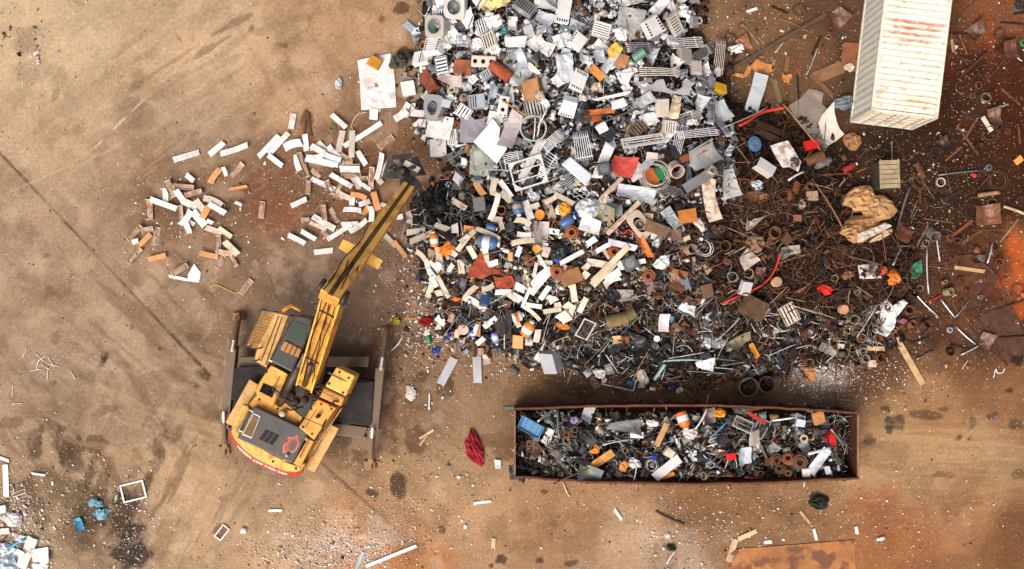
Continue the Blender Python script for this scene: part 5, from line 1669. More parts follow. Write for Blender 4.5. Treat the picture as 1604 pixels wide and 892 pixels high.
P_('E', 'lump', 1195, 790, 170, 150, -30, C(168, 124, 84), 'brown crumpled paper sack below the container corner', 'the brown paper sack', mat='matte', amp=.25, n_='paper_sack', c='sack')
P_('X', 'plank', 650, 410, 1060, 36, 30, C(96, 78, 62), 'long dark timber beam lying across the dirt above the pale sheet', 'the long timber beam', T=.1, n_='timber_beam', c='beam', lift=.3)
P_('X', 'rod', 790, 255, 320, 10, -24, C(170, 116, 66), 'thin orange stick across the long timber beam', None, mat='matte', n_='wood_stick', c='stick', lift=.3)
P_('X', 'rod', 965, 620, 290, 14, 68, C(176, 172, 160), 'pale thin bar right of the long timber beam', None)
P_('X', 'rod', 640, 475, 140, 14, 50, 'cream', 'short cream stick below the long timber beam', None)
P_('X', 'casing', 205, 500, 150, 80, 15, 'white', 'white broken plastic cover with slots on the dirt', 'the white broken cover', slots=1, T=.1)
P_('X', 'strip_' if 0 else 'plank', 368, 105, 95, 28, 18, 'white', 'small white offcut left of the long timber beam', None)
P_('X', 'plank', 715, 640, 150, 45, 82, C(136, 96, 60), 'short brown plank right of the orange torn cardboard', None)
P_('E', 'plank', 500, 690, 300, 60, -20, C(72, 52, 38), 'dark slatted timber panel below the red hose, upper board', None, lift=.2)
P_('E', 'plank', 480, 750, 300, 60, -24, C(80, 58, 42), 'dark slatted timber panel below the red hose, lower board', None, lift=.2)
# --- lower left heap: bottles, drums, red plate
poly('F', [(745, 630), (830, 690), (905, 705), (975, 780), (960, 860), (880, 835), (830, 840), (740, 880), (690, 860), (610, 880), (690, 720)], C(178, 84, 60), 'torn orange red rusty plate in the lower left heap', 'the orange red plate', mat='rusty', crump=.08, lift=.35)
poly('J', [(760, 80), (900, 60), (930, 120), (880, 165), (780, 150)], C(176, 82, 56), 'smaller orange red rusty plate below the larger one', None, mat='rusty', lift=.4)
P_('F', 'bottle', 345, 520, 130, 75, 95, C(230, 140, 40), 'orange bottle with white front between two cream strips', None, lift=.35)
P_('F', 'lump', 450, 610, 170, 120, 20, C(230, 140, 50), 'crumpled orange cloth left of the blue can', 'the orange cloth', mat='matte', n_='crumpled_cloth', c='cloth', lift=.3)
P_('F', 'bottle', 830, 560, 190, 110, -10, C(74, 116, 164), 'large blue can with a white label above the orange red plate', 'the blue can', lift=.35)
P_('F', 'bottle', 845, 440, 100, 60, -20, C(62, 100, 150), 'small blue can above the large blue can', None, lab=None, lift=.3)
P_('F', 'bottle', 1065, 285, 120, 85, -80, C(70, 110, 160), 'clear jar with a blue base below the square fan frame', None, lift=.4, lab='stained')
P_('F', 'drum', 1260, 322, 70, 80, 0, C(224, 142, 50), 'orange round cap left of the white hard hat', None, lying=False, mat='plastic', n_='round_cap', c='cap', lift=.5)
P_('F', 'drum', 1225, 607, 60, 70, 0, C(236, 160, 50), 'orange yellow round cap right of the blue can', None, lying=False, mat='plastic', n_='round_cap', c='cap', lift=.45)
P_('F', 'drum', 395, 755, 60, 75, 0, 'white', 'white round bucket lid below the orange cloth', None, lying=False, mat='plastic', n_='bucket_lid', c='lid', lift=.35)
P_('F', 'sheet', 1270, 470, 130, 190, 5, C(188, 176, 166), 'pale ribbed panel right of the cream strips', None, lift=.4)
P_('F', 'casing', 740, 225, 110, 120, 5, C(74, 72, 72), 'dark grey square block left of the square fan frame', None, slots=0, lift=.25)
P_('F', 'lump', 590, 155, 100, 90, 0, C(132, 132, 118), 'grey green plastic pot beside the wire ladder frame', None, n_='plastic_pot', c='pot', amp=.1)
P_('F', 'ring', 930, 285, 80, 70, 0, 'copper', 'rusty pipe ring below the square fan frame', None, h=.3, lift=.3)
P_('F', 'flange', 1165, 720, 100, 100, 0, 'copper', 'rusty flange right of the orange red plate', None, lift=.3)
P_('F', 'flange', 1400, 805, 120, 120, 0, C(160, 100, 70), 'big rusty pulley below the black bottle', None, lift=.35, h=.25)
P_('F', 'lump', 1410, 640, 130, 170, 70, C(40, 48, 48), 'black plastic bottle bag above the rusty pulley', None, lift=.3)
P_('F', 'lump', 1410, 710, 70, 60, 0, C(60, 90, 180), 'small blue white wrapper above the rusty pulley', None, n_='wrapper', c='wrapper', lift=.4)
# --- centre heap
P_('G', 'lump', 335, 265, 210, 200, 10, C(206, 214, 214), 'pale grey crumpled plastic hood in the centre of the heap', 'the pale grey hood', amp=.14, lift=.35)
P_('G', 'sheet', 360, 410, 180, 130, -20, 'white', 'white torn sheet under the pale grey hood', None, lift=.45)
P_('G', 'lump', 135, 270, 130, 115, 80, C(236, 160, 56), 'bright orange hard shell bin left of the pale grey hood', 'the orange bin', amp=.1, n_='plastic_bin', c='bin', lift=.4)
P_('G', 'lump', 85, 275, 60, 90, 0, 'white', 'white label end of the bright orange bin', None, amp=.1, lift=.35, n_='plastic_disc', c='lid')
P_('G', 'bottle', 170, 365, 140, 90, 30, C(66, 106, 158), 'blue plastic can below the bright orange bin', None, lab=None, lift=.35)
P_('G', 'lump', 225, 320, 80, 70, 0, C(44, 90, 160), 'small blue wrapper right of the blue plastic can', None, n_='wrapper', c='wrapper', lift=.35)
P_('G', 'flange', 200, 468, 120, 120, 0, C(164, 96, 62), 'rusty pulley with a dark bore left of the white torn sheet', None, lift=.4, h=.2)
P_('G', 'flange', 565, 640, 115, 115, 0, C(160, 92, 56), 'rusty pulley with a dark bore below the lilac strip', 'the rusty pulley', lift=.4, h=.2)
P_('G', 'lump', 85, 650, 120, 160, -60, C(40, 48, 46), 'black shiny bottle left of the centre heap', None, lift=.4, amp=.15)
P_('G', 'lump', 140, 615, 90, 70, 0, C(50, 110, 160), 'blue wrapper beside the black shiny bottle', None, n_='wrapper', c='wrapper')
P_('G', 'sheet', 760, 130, 330, 120, -12, C(186, 192, 196), 'long grey white metal sheet below the big wire coil', 'the long grey white sheet', curl=.1, lift=.45)
P_('G', 'hood', 790, 400, 250, 150, -52, C(176, 160, 140), 'beige metal housing with an oval opening', 'the beige oval housing', drum=C(96, 76, 60), T=.2, lift=.3, hole=.3)
P_('G', 'casing', 935, 430, 220, 100, -20, C(124, 98, 76), 'brown flat box right of the beige oval housing', None, slots=0, mat='rusty', lift=.35)
P_('G', 'sheet', 840, 600, 190, 60, -60, C(216, 124, 48), 'orange pointed sheet below the beige oval housing', 'the orange pointed sheet', curl=.1, lift=.45)
P_('G', 'sheet', 1085, 370, 260, 90, -52, C(140, 152, 156), 'grey blue bent sheet right of the brown flat box', None, lift=.4)
P_('G', 'casing', 1195, 330, 150, 120, 10, C(204, 132, 66), 'orange stained foam block left of the beige sheet', 'the orange foam block', slots=0, mat='matte', lift=.4, n_='foam_block', c='foam')
P_('G', 'lump', 1310, 400, 150, 80, -55, C(222, 206, 194), 'pale pink cloth below the orange foam block', None, mat='matte', n_='crumpled_cloth', c='cloth', lift=.35)
poly('G', [(1330, 0), (1400, -10), (1460, 10), (1450, 130), (1495, 290), (1520, 350), (1400, 385), (1370, 300), (1345, 170)], C(222, 206, 184), 'tall beige stained sheet in the right middle heap', 'the tall beige sheet', mat='stained', crump=.05, lift=.5)
P_('G', 'ring', 1215, 620, 92, 80, 0, C(170, 150, 124), 'pale brown pipe ring below the orange foam block', None, h=.35, lift=.4)
P_('G', 'lump', 990, 730, 150, 120, 30, 'white', 'white torn foam right of the red stick', None, n_='foam_scrap', c='foam', lift=.4)
P_('G', 'motor', 710, 735, 130, 120, 25, C(56, 54, 52), 'black valve block between cream plank and white foam', None, lift=.35)
P_('G', 'sheet', 560, 270, 110, 160, 80, C(140, 150, 152), 'grey blue upright panel right of the pale grey hood', None, lift=.35)
P_('G', 'flange', 65, 825, 120, 120, 0, C(150, 92, 64), 'rusty pulley at the left end of the cream plank', None, lift=.3, h=.2)
P_('G', 'flange', 870, 850, 110, 110, 0, C(140, 84, 62), 'rusty pulley below the white torn foam', None, lift=.3, h=.2)
P_('G', 'casing', 205, 860, 200, 130, 20, C(150, 110, 74), 'brown cardboard flap left of the cream plank', None, slots=0, mat='matte', lift=.2, n_='cardboard_flap', c='cardboard')
P_('G', 'plank', 540, 745, 430, 52, 45, C(218, 198, 168), 'long cream timber plank in the centre of the heap', 'the cream plank', lift=.5, T=.08)
P_('G', 'angle', 650, 345, 400, 40, 45, C(212, 188, 170), 'long white and rust edge iron right of the pale grey hood', 'the white rust iron', lift=.5)
P_('G', 'angle', 545, 90, 270, 36, 45, C(210, 182, 160), 'shorter white and rust edge iron above the longer one', None, lift=.45)
P_('G', 'sheet', 640, 578, 250, 55, -14, C(216, 212, 224), 'lilac white curved strip above the rusty pulley', None, curl=.12, crump=.01, lift=.5)
# --- right middle: iron, crate, foil
P_('H', 'casing', 945, 488, 95, 85, 5, C(190, 160, 134), 'tan square tile block among the rusty wire', 'the tan tile block', slots=0, mat='matte', n_='tile_block', c='block', lift=.25)
P_('H', 'duct', 520, 255, 170, 90, -32, C(206, 204, 200), 'white open square tube below the white torn board', 'the white square tube', mat='paint', lift=.35)
P_('H', 'sheet', 430, 515, 120, 130, 10, C(110, 76, 54), 'brown flat plate above the rusty wire tangle', None, mat='rusty', lift=.25)
P_('H', 'lump', 470, 400, 110, 110, 20, C(206, 222, 232), 'pale blue plastic wrap above the brown flat plate', None)
P_('H', 'sheet', 415, 745, 150, 70, 25, C(216, 204, 186), 'cream curled scrap below the rusty wire tangle', None, curl=.3, lift=.3)
P_('H', 'rod', 815, 315, 210, 20, 28, 'white', 'short white bar with two lugs below the white torn board', None, mat='paint', lift=.4)
P_('H', 'ring', 915, 185, 90, 80, 20, C(110, 74, 52), 'brown pipe mouth right of the white torn board', None, h=.7, tipy=.9, lift=.3)
P_('H', 'ring', 925, 410, 80, 60, 0, C(120, 74, 50), 'brown oval ring above the tan tile block', None, h=.15, lift=.3)
P_('H', 'lump', 1050, 195, 210, 100, 20, C(124, 124, 116), 'grey crumpled sheet right of the brown pipe mouth', None, mat='matte', n_='crumpled_sheet', c='sheet')
P_('H', 'bottle', 1280, 240, 140, 62, 28, C(150, 40, 34), 'dark red can lying left of the crate', None, lab=None)
P_('H', 'rod', 1090, 560, 520, 18, -58, C(130, 100, 76), 'long brown bar slanting right of the tan tile block', None, lift=.35)
P_('H', 'sheet', 230, 380, 150, 250, 15, C(190, 194, 190), 'grey white sheet beside the tall beige sheet', None, lift=.35)
P_('H', 'lump', 860, 560, 80, 90, 0, C(206, 176, 150), 'pale crushed cup left of the tan tile block', None, n_='crushed_cup', c='cup')
P_('H', 'lump', 800, 200, 110, 90, 0, C(100, 92, 84), 'grey metal fitting on the lower corner of the white torn board', None, n_='metal_fitting', c='fitting', lift=.6, mat='metal')
P_('I', 'crate', 225, 322, 175, 245, 2, C(176, 158, 126), 'weathered slatted wooden crate standing on the dark dirt', 'the wooden crate', T=.95, lift=0, rnd=0)
P_('I', 'lump', 30, 515, 330, 220, 35, C(202, 158, 110), 'crumpled tan sheet heap below the wooden crate, upper left part', 'the tan sheet heap', mat='matte', pts=70, H=.3, amp=.3, lift=.2, n_='crumpled_sheet', c='sheet')
P_('I', 'lump', 190, 600, 340, 240, 12, C(208, 164, 114), 'crumpled tan sheet heap below the wooden crate, right part', None, mat='matte', pts=60, H=.24, amp=.25, lift=.25, n_='crumpled_sheet', c='sheet')
P_('I', 'lump', 60, 770, 460, 230, 14, C(194, 148, 100), 'crumpled tan sheet heap below the wooden crate, lowest part', None, mat='matte', pts=80, H=.26, amp=.35, lift=.15, n_='crumpled_sheet', c='sheet')
P_('I', 'sheet', 150, 800, 340, 62, 24, C(238, 226, 208), 'white torn lining across the crumpled tan sheet heap', None, mat='matte', curl=.1, crump=.08, lift=.62, n_='torn_lining', c='lining')
P_('I', 'sheet', 30, 720, 260, 46, 6, C(168, 124, 82), 'darker tan fold across the crumpled tan sheet heap', None, mat='matte', curl=.1, crump=.08, lift=.58, n_='sheet_fold', c='sheet')
P_('I', 'lump', 230, 830, 240, 60, 30, C(226, 202, 168), 'pale torn edge of packing under the tan sheet heap', None, mat='matte', n_='torn_packing', c='packing', lift=.2)
P_('I', 'ring', 740, 368, 80, 80, 0, C(206, 210, 208), 'bright white ring right of the wooden crate', None, mat='paint', h=.1, wall=.16)
P_('I', 'ring', 1190, 550, 85, 80, 0, C(150, 120, 80), 'brassy ring on the dark dirt far right', None, h=.08, wall=.1)
P_('I', 'flange', 1160, 240, 64, 64, 0, 'slate', 'grey hub on the dark dirt far right', None)
P_('I', 'lump', 1032, 308, 56, 40, 0, C(236, 60, 60), 'small red plastic piece on the dark dirt far right', None, n_='plastic_piece', c='plastic')
P_('I', 'rod', 915, 285, 400, 20, 6, C(120, 132, 128), 'grey green pipe lying right of the wooden crate', 'the grey green pipe', mat='metal')
P_('I', 'rod', 1150, 470, 180, 40, 8, C(176, 136, 106), 'tan tube with a white end on the dark dirt', None)
P_('I', 'rod', 418, 600, 400, 24, 73, C(150, 140, 124), 'long grey bar right of the tan sheet heap', None, mat='metal', lift=.2)
P_('I', 'casing', 1418, 175, 75, 55, 40, C(222, 160, 72), 'small orange yellow box near the right photo edge', None, slots=0, T=.12)
P_('I', 'rod', 1390, 615, 220, 26, -20, C(214, 190, 160), 'cream pipe at the right photo edge', None)
P_('I', 'ring', 650, 800, 100, 70, 25, C(120, 112, 104), 'grey cup shaped casting right of the tan sheet heap', None, h=.4, tipx=.6)
P_('I', 'lump', 500, 770, 80, 60, 0, C(200, 190, 180), 'pale metal cup right of the tan sheet heap', None, mat='metal', n_='metal_cup', c='cup')
P_('I', 'angle', 560, 270, 150, 34, -62, 'brown', 'brown angle iron right of the wooden crate', None)
P_('I', 'rod', 800, 340, 260, 18, -75, 'rust', 'rusty bar crossing the grey green pipe', None)
P_('I', 'plank', 930, 770, 210, 28, 38, C(130, 70, 40), 'rust brown flat bar on the dark dirt', None)
# --- lower middle
P_('L', 'casing', 270, 395, 150, 110, -25, C(104, 80, 60), 'brown bent casing below the red hose', 'the brown bent casing', slots=0, mat='rusty', lift=.25)
P_('L', 'casing', 232, 285, 62, 80, -8, C(206, 202, 204), 'small white grey box under the red hose', None, slots=0, lift=.3)
P_('L', 'louver', 482, 432, 90, 120, 30, C(206, 194, 174), 'cream plate with a dark grille right of the brown bent casing', 'the cream grille plate', n=4, T=.12, lift=.25)
P_('L', 'lump', 688, 300, 62, 80, 80, C(240, 50, 32), 'bright red crumpled bag in the lower right heap', 'the bright red bag', lift=.2)
P_('L', 'drum', 408, 258, 30, 56, 0, C(200, 164, 132), 'pale wooden disc right of the red hose', None, lying=False, mat='matte', n_='wooden_disc', c='disc', lift=.3)
P_('L', 'drum', 780, 405, 30, 54, 0, C(196, 150, 108), 'tan wooden disc below the bright red bag', None, lying=False, mat='matte', n_='wooden_disc', c='disc', lift=.2)
P_('L', 'sheet', 250, 130, 100, 90, 40, C(200, 186, 172), 'cream triangular scrap left of the red hose end', None, lift=.35)
P_('L', 'lump', 290, 40, 120, 100, 0, C(150, 116, 92), 'brown crushed cardboard above the red hose end', None, mat='matte', n_='crushed_cardboard', c='cardboard', lift=.3)
P_('L', 'sheet', 480, 80, 110, 50, 12, C(150, 146, 134), 'grey wooden offcut above the rusty pile', None, lift=.3)
P_('L', 'sheet', 205, 585, 130, 60, 35, C(140, 132, 106), 'olive leaf shaped sheet in the lower heap', None, curl=.2, lift=.25)
P_('L', 'plank', 290, 640, 75, 30, -60, C(214, 140, 62), 'small orange wood block in the lower heap', None, lift=.25)
P_('L', 'frame', 400, 655, 70, 60, 10, 'slate', 'small dark square frame right of the small orange wood block', None, bars=1, lift=.2)
P_('L', 'sheet', 695, 628, 120, 50, -25, C(132, 128, 114), 'grey pointed plate left of the pipe rings', None, lift=.2)
P_('L', 'casing', 766, 610, 46, 30, -5, C(222, 212, 196), 'small cream block beside the pipe rings', None, slots=0)
P_('L', 'ring', 240, 830, 108, 108, 0, C(96, 78, 68), 'large open rusty drum standing on the dirt, left of two', 'the open drum', h=.7, wall=.08, n_='open_drum', c='drum', n=26)
P_('L', 'ring', 340, 820, 92, 100, 0, C(66, 56, 52), 'large open dark drum standing on the dirt, right of two', None, h=.7, wall=.1, n_='open_drum', c='drum', n=26)
P_('L', 'plank', 600, 775, 50, 75, 3, C(206, 150, 96), 'tan wood block on the white powder patch', 'the tan wood block on powder', T=.05)
P_('L', 'sheet', 270, 760, 130, 50, 25, 'slate', 'dark perforated bracket above the open drums', None, lift=.15)
P_('L', 'sheet', 30, 710, 70, 70, 0, C(226, 230, 238), 'pale blue white can shaped sheet in the lower heap', None, lift=.3, curl=.2)
P_('L', 'lump', 90, 595, 90, 80, 0, 'silver', 'crumpled silver foil at the lower heap, right piece', None, mat='metal', n_='crumpled_foil', c='foil')
P_('L', 'lump', 20, 590, 70, 90, 0, 'silver', 'crumpled silver foil at the lower heap, left piece', None, mat='metal', n_='crumpled_foil', c='foil')
P_('K', 'drum', 470, 345, 150, 90, 12, C(130, 112, 74), 'rusty olive tank in the lower middle heap', 'the olive tank', lift=.3)
P_('K', 'drum', 545, 320, 120, 80, 30, C(120, 110, 78), 'second rusty olive tank touching the first', None, lift=.3)
P_('K', 'frame', 255, 425, 150, 95, 62, C(206, 204, 190), 'white wire frame left of the olive tank', None, bars=0, w=.04, lift=.35, mesh='grey')
P_('K', 'casing', 35, 628, 105, 160, 5, C(176, 178, 184), 'lilac grey ribbed box at the lower heap edge', 'the lilac grey box', slots=0, lift=.15, T=.6)
P_('K', 'frame', 495, 765, 235, 150, -12, C(196, 186, 160), 'glass display lid with a cream frame at the lower heap edge', 'the glass lid', bars=0, w=.04, mesh=C(150, 140, 120), lift=.2)
P_('K', 'lump', 355, 735, 90, 80, 0, C(222, 222, 222), 'white crumpled plastic left of the glass lid', None)
P_('K', 'lump', 655, 760, 130, 80, -55, C(190, 184, 176), 'grey white crumpled bag right of the glass lid', None)
P_('K', 'lump', 1085, 665, 130, 75, 8, C(236, 240, 248), 'bright white plastic canister at the lower heap edge', 'the white canister', amp=.14, lift=.25)
P_('K', 'lump', 905, 852, 70, 48, 10, C(216, 206, 196), 'white stone on the dirt below the bright white canister', None, n_='white_stone', c='stone', amp=.2, mat='matte')
P_('K', 'sheet', 800, 372, 70, 130, 2, C(222, 208, 206), 'pink white rust topped panel in the lower middle heap', 'the pink white panel', lift=.45)
P_('K', 'lump', 855, 350, 40, 45, 0, 'sky', 'small light blue cap right of the pink white panel', None, n_='bottle_cap', c='cap', lift=.4)
P_('K', 'casing', 540, 490, 60, 55, 0, C(132, 78, 56), 'brown box right of the star shaped cardboard', None, slots=0, mat='rusty', lift=.3)
P_('K', 'sheet', 480, 488, 70, 60, 10, C(220, 184, 136), 'star shaped torn cardboard in the lower middle heap', None, mat='matte', lift=.4, n_='torn_cardboard', c='cardboard')
P_('K', 'drum', 625, 575, 30, 58, 0, C(142, 150, 112), 'small green tin lid below the brown box', None, lying=False, lift=.3, mat='paint', n_='tin_disc', c='lid')
P_('K', 'drum', 755, 492, 40, 42, 0, 'white', 'small white jar below the pink white panel', None, lying=False, mat='plastic', n_='jar', c='jar', lift=.35)
P_('K', 'sheet', 530, 190, 10 + 110, 80, 0, C(150, 146, 138), 'grey plate with holes above the olive tank', None, lift=.3)
P_('K', 'ring', 765, 232, 80, 70, 0, C(140, 100, 72), 'brown hose ring in the middle of the lower heap', None, h=.1, wall=.14, lift=.35)
P_('K', 'flange', 700, 55, 90, 90, 0, C(150, 92, 68), 'rusty pulley beside a short red stick', None, lift=.35)
P_('K', 'sheet', 965, 275, 70, 110, 70, C(222, 220, 216), 'white torn plastic sheet right of the brown hose ring', None, lift=.35, crump=.15)
P_('K', 'rod', 915, 645, 260, 16, 2, C(150, 180, 172), 'pale green glass edge left of the bright white canister', None, mat='paint', lift=.3)
P_('K', 'rod', 775, 720, 150, 26, 60, C(150, 186, 180), 'pale green glass strip left of the bright white canister', None, mat='paint', lift=.25)
P_('K', 'lump', 100, 405, 110, 50, -10, C(222, 140, 50), 'orange foam piece left of the white wire frame', None, n_='foam_scrap', c='foam', lift=.35)
# --- lower left heap toe
P_('J', 'casing', 950, 560, 80, 105, -4, C(240, 140, 40), 'orange printed box in the lower left heap', 'the orange printed box', slots=0, mat='plastic', n_='printed_box', c='box', lift=.35)
P_('J', 'casing', 1030, 565, 55, 60, 0, C(196, 198, 204), 'small white grey box right of the orange printed box', None, slots=0, lift=.3)
P_('J', 'bottle', 945, 365, 90, 80, 20, 'white', 'white jug above the orange printed box', None, lab='orange', lift=.4)
P_('J', 'bottle', 1030, 445, 130, 90, 60, C(238, 140, 50), 'orange and white jug right of the white jug', None, lift=.4)
P_('J', 'lump', 820, 420, 130, 230, 5, C(52, 50, 50), 'black folded rubber sheet left of the orange printed box', 'the black rubber sheet', mat='rubber', n_='rubber_sheet', c='rubber', lift=.2)
P_('J', 'plank', 875, 430, 260, 55, 87, C(58, 54, 52), 'dark board on the black folded rubber sheet', None, lift=.45)
P_('J', 'lump', 240, 410, 130, 80, 15, C(140, 30, 36), 'dark red rag at the lower left heap toe', 'the dark red rag', mat='matte', n_='crumpled_rag', c='rag')
P_('J', 'lump', 405, 520, 90, 55, 0, C(40, 74, 190), 'blue plastic scrap at the lower left heap toe', 'the blue scrap', n_='plastic_scrap', c='plastic', lift=.2)
P_('J', 'lump', 310, 642, 80, 50, 20, C(50, 70, 180), 'blue plastic scrap lying off the lower left heap', None, n_='plastic_scrap', c='plastic')
P_('J', 'bottle', 255, 562, 70, 38, -80, C(40, 150, 84), 'small green bottle at the lower left heap toe', 'the small green bottle', lab=None, cap='white')
P_('J', 'lump', 245, 505, 50, 70, 0, 'white', 'white crushed cup above the small green bottle', None, n_='crushed_cup', c='cup')
P_('J', 'bottle', 780, 540, 100, 55, -75, C(120, 150, 210), 'pale blue bottle left of the dark board', None, lift=.3)
P_('J', 'bottle', 605, 500, 70, 50, -85, C(60, 100, 200), 'blue white bottle left of the brown plank', None, lift=.3)
P_('J', 'drum', 525, 465, 40, 85, 0, C(200, 160, 140), 'tan lid with a white rim at the heap toe', None, lying=False, mat='paint', n_='tin_disc', c='lid', lift=.25)
P_('J', 'plank', 640, 460, 150, 36, 88, C(176, 130, 90), 'upright brown plank at the lower left heap toe', 'the upright brown plank', lift=.35)
P_('J', 'plank', 618, 620, 130, 22, 88, C(70, 62, 56), 'dark narrow plank hanging off the heap toe', None, lift=.2)
P_('J', 'casing', 655, 650, 60, 60, 0, C(206, 170, 140), 'tan small carton at the foot of the dark narrow plank', None, slots=0, mat='matte', n_='carton', c='carton')
P_('J', 'casing', 515, 562, 50, 45, -5, C(226, 222, 216), 'small white carton at the heap toe', None, slots=0, n_='carton', c='carton')
P_('J', 'sheet', 1200, 700, 190, 190, 8, C(168, 170, 178), 'second ribbed grey cover beside the lilac grey box', None, lift=.2) if 0 else None
P_('J', 'lump', 360, 255, 70, 60, 0, 'white', 'white crumpled paper left of the long white strips', None, n_='crumpled_paper', c='paper')
P_('J', 'lump', 470, 240, 70, 40, 0, C(238, 130, 40), 'orange plastic scrap under a long white strip', None, n_='plastic_scrap', c='plastic', lift=.3)
P_('J', 'lump', 690, 310, 60, 40, 0, C(216, 124, 60), 'orange plastic scrap above the upright brown plank', None, n_='plastic_scrap', c='plastic', lift=.3)
P_('J', 'lump', 470, 175, 90, 90, 0, C(90, 70, 56), 'brown motor core left of the smaller red plate', None, mat='rusty', n_='motor_core', c='motor', lift=.2)
for i, (x, y, l, a, lab) in enumerate(((400, 800, 220, 62, 'grey blue floor panel lying on the dirt, left of two'), (632, 788, 200, 92, 'grey blue floor panel lying on the dirt, right of two'))):
    P_('J', 'plank', x, y, l, 66, a, C(178, 180, 186), lab, 'the left grey panel' if i == 0 else 'the right grey panel', mat='paint', n_='floor_panel', c='panel', T=.05, g='grey floor panels on the dirt')
# --- far right
P_('M', 'sheet', 73, 198, 120, 85, 5, 'paper', 'flat white board on the dark dirt left of the orange bag', 'the flat white board', crump=.02, curl=.03, lift=.15)
P_('M', 'lump', 205, 232, 90, 90, 60, C(230, 128, 46), 'orange crumpled bag left of the green cloth', 'the orange bag', amp=.2)
P_('M', 'lump', 155, 190, 50, 50, 0, C(206, 84, 40), 'red orange scrap between white board and orange bag', None, n_='plastic_scrap', c='plastic')
poly('M', [(290, 190), (330, 150), (370, 132), (378, 205), (330, 240), (262, 240)], C(74, 140, 104), 'green cloth on the dark dirt', 'the green cloth', mat='matte', crump=.12, n_='crumpled_cloth', c='cloth', lift=.12)
poly('M', [(70, 430), (130, 380), (180, 358), (205, 390), (265, 352), (290, 375), (230, 450), (215, 505), (170, 565), (110, 540), (65, 500)], 'white', 'white crumpled sheets in a small heap at the lower right', 'the white sheet heap', crump=.22, lift=.2, n_='crumpled_sheet', c='sheet')
P_('M', 'lump', 255, 475, 70, 34, 5, C(226, 140, 190), 'pink white wrapper right of the white sheet heap', None, n_='wrapper', c='wrapper')
P_('M', 'plank', 290, 680, 330, 34, -60, C(216, 178, 134), 'pale timber batten slanting below the white sheet heap', 'the pale batten', n_='timber_batten', c='batten')
P_('M', 'plank', 105, 628, 105, 26, -3, C(206, 178, 140), 'short pale batten among the pipe rings', None, n_='timber_batten', c='batten', lift=.15)
P_('M', 'plank', 635, 187, 165, 20, -8, C(206, 168, 120), 'thin pale batten on the dark dirt at right', None, n_='timber_batten', c='batten')
poly('M', [(490, 150), (570, 110), (650, 100), (730, 160), (812, 228), (740, 330), (660, 410), (560, 300)], C(88, 54, 38), 'dark brown steel plate sunk in the dirt, upper one', 'the upper steel plate', mat='rusty', crump=.01, n_='steel_plate', c='steel plate')
poly('M', [(680, 455), (780, 410), (870, 388), (910, 460), (945, 540), (945, 650), (830, 690), (750, 570)], C(84, 58, 46), 'dark brown steel plate sunk in the dirt, lower one', 'the lower steel plate', mat='rusty', crump=.01, n_='steel_plate', c='steel plate')
P_('M', 'casing', 90, 712, 48, 40, 0, C(214, 192, 164), 'small cream block below the pipe rings', None, slots=0)
for x, y, l, a, c, lab in ((375, 360, 230, -47, 'silver', 'bright thin rod right of the white sheet heap'), (515, 405, 130, -52, 'silver', 'thin rod left of the grey bar pair'), (597, 400, 130, 52, 'khaki', 'grey bar meeting the thin rod in a corner'),
                           (615, 555, 150, -42, 'silver', 'pale rod below the grey bar corner'), (650, 630, 150, 28, 'cream', 'cream stick left of the lower steel plate'), (750, 95, 120, 75, 'silver', 'pale upright rod on the upper steel plate'),
                           (460, 70, 150, -82, 'silver', 'thin upright rod right of the tan sheet heap'), (403, 195, 260, -88, 'silver', 'thin upright rod right of the green cloth'), (385, 665, 110, 28, 'khaki', 'grey stick right of the pale batten'),
                           (445, 345, 90, 25, 'red', 'red rod below the rings'), (230, 110, 130, 62, 'silver', 'silver bar above the green cloth'), (870, 560, 140, 4, 'black', 'dark seam bar on the lower steel plate')):
    P_('M', 'rod', x, y, l, 11, a, c, lab, None, mat='rusty' if c in ('red', 'black') else 'metal', lift=.12)
P_('p', 'frame', 1546, 195, 27, 7, -57, C(226, 214, 190), 'pale ladder shaped rack on the dark dirt right of the container', None, bars=3, w=.03, T=.03)
P_('p', 'angle', 1492, 74, 24, 4, -82, C(196, 170, 120), 'cream angle bar on the dark dirt right of the container', None)
P_('p', 'flange', 1603, 68, 13, 13, 0, 'green', 'green round lid at the right photo edge', None, mat='paint', h=.06, n_='drum_lid', c='lid')
P_('p', 'rod', 1595, 92, 14, 1.6, -38, 'white', 'white short stick near the right photo edge', None, mat='paint')
# --- loose things on the yard
poly('p', [(560, 95), (612, 84), (617, 108), (621, 168), (566, 173), (564, 130)], 'white', 'big flat white sheet on the dirt left of the heap', 'the big flat white sheet', crump=.05, mat='worn')
P_('p', 'casing', 588, 99, 20, 17, -30, C(206, 140, 50), 'small rusty orange box on the big flat white sheet', None, slots=0, mat='matte', n_='tin_box', c='tin')
P_('p', 'lump', 624, 97, 28, 26, 20, C(84, 84, 74), 'dark grey green mesh ball right of the big flat white sheet', None, mat='matte', n_='mesh_ball', c='mesh')
P_('p', 'casing', 641, 141, 20, 22, 12, C(240, 236, 226), 'white plastic chair shell left of the red brown tank casing', None, slots=0, n_='plastic_chair', c='chair', T=.3, mat='plastic')
poly('p', [(626, 118), (661, 124), (664, 152), (642, 160), (622, 150)], C(140, 122, 104), 'clear flat plastic film under the white chair shell', None, mat='plastic', crump=.02, n_='plastic_film', c='film', t=.005)
P_('p', 'casing', 641, 42, 18, 11, -40, C(150, 170, 186), 'small blue grey crushed tin on the dirt up left of the heap', None, slots=0, n_='crushed_tin', c='tin', T=.08)
P_('p', 'lump', 531, 131, 12, 20, 0, C(196, 206, 216), 'pale blue crushed bottle on the bare dirt', None, n_='crushed_bottle', c='bottle', mat='plastic')
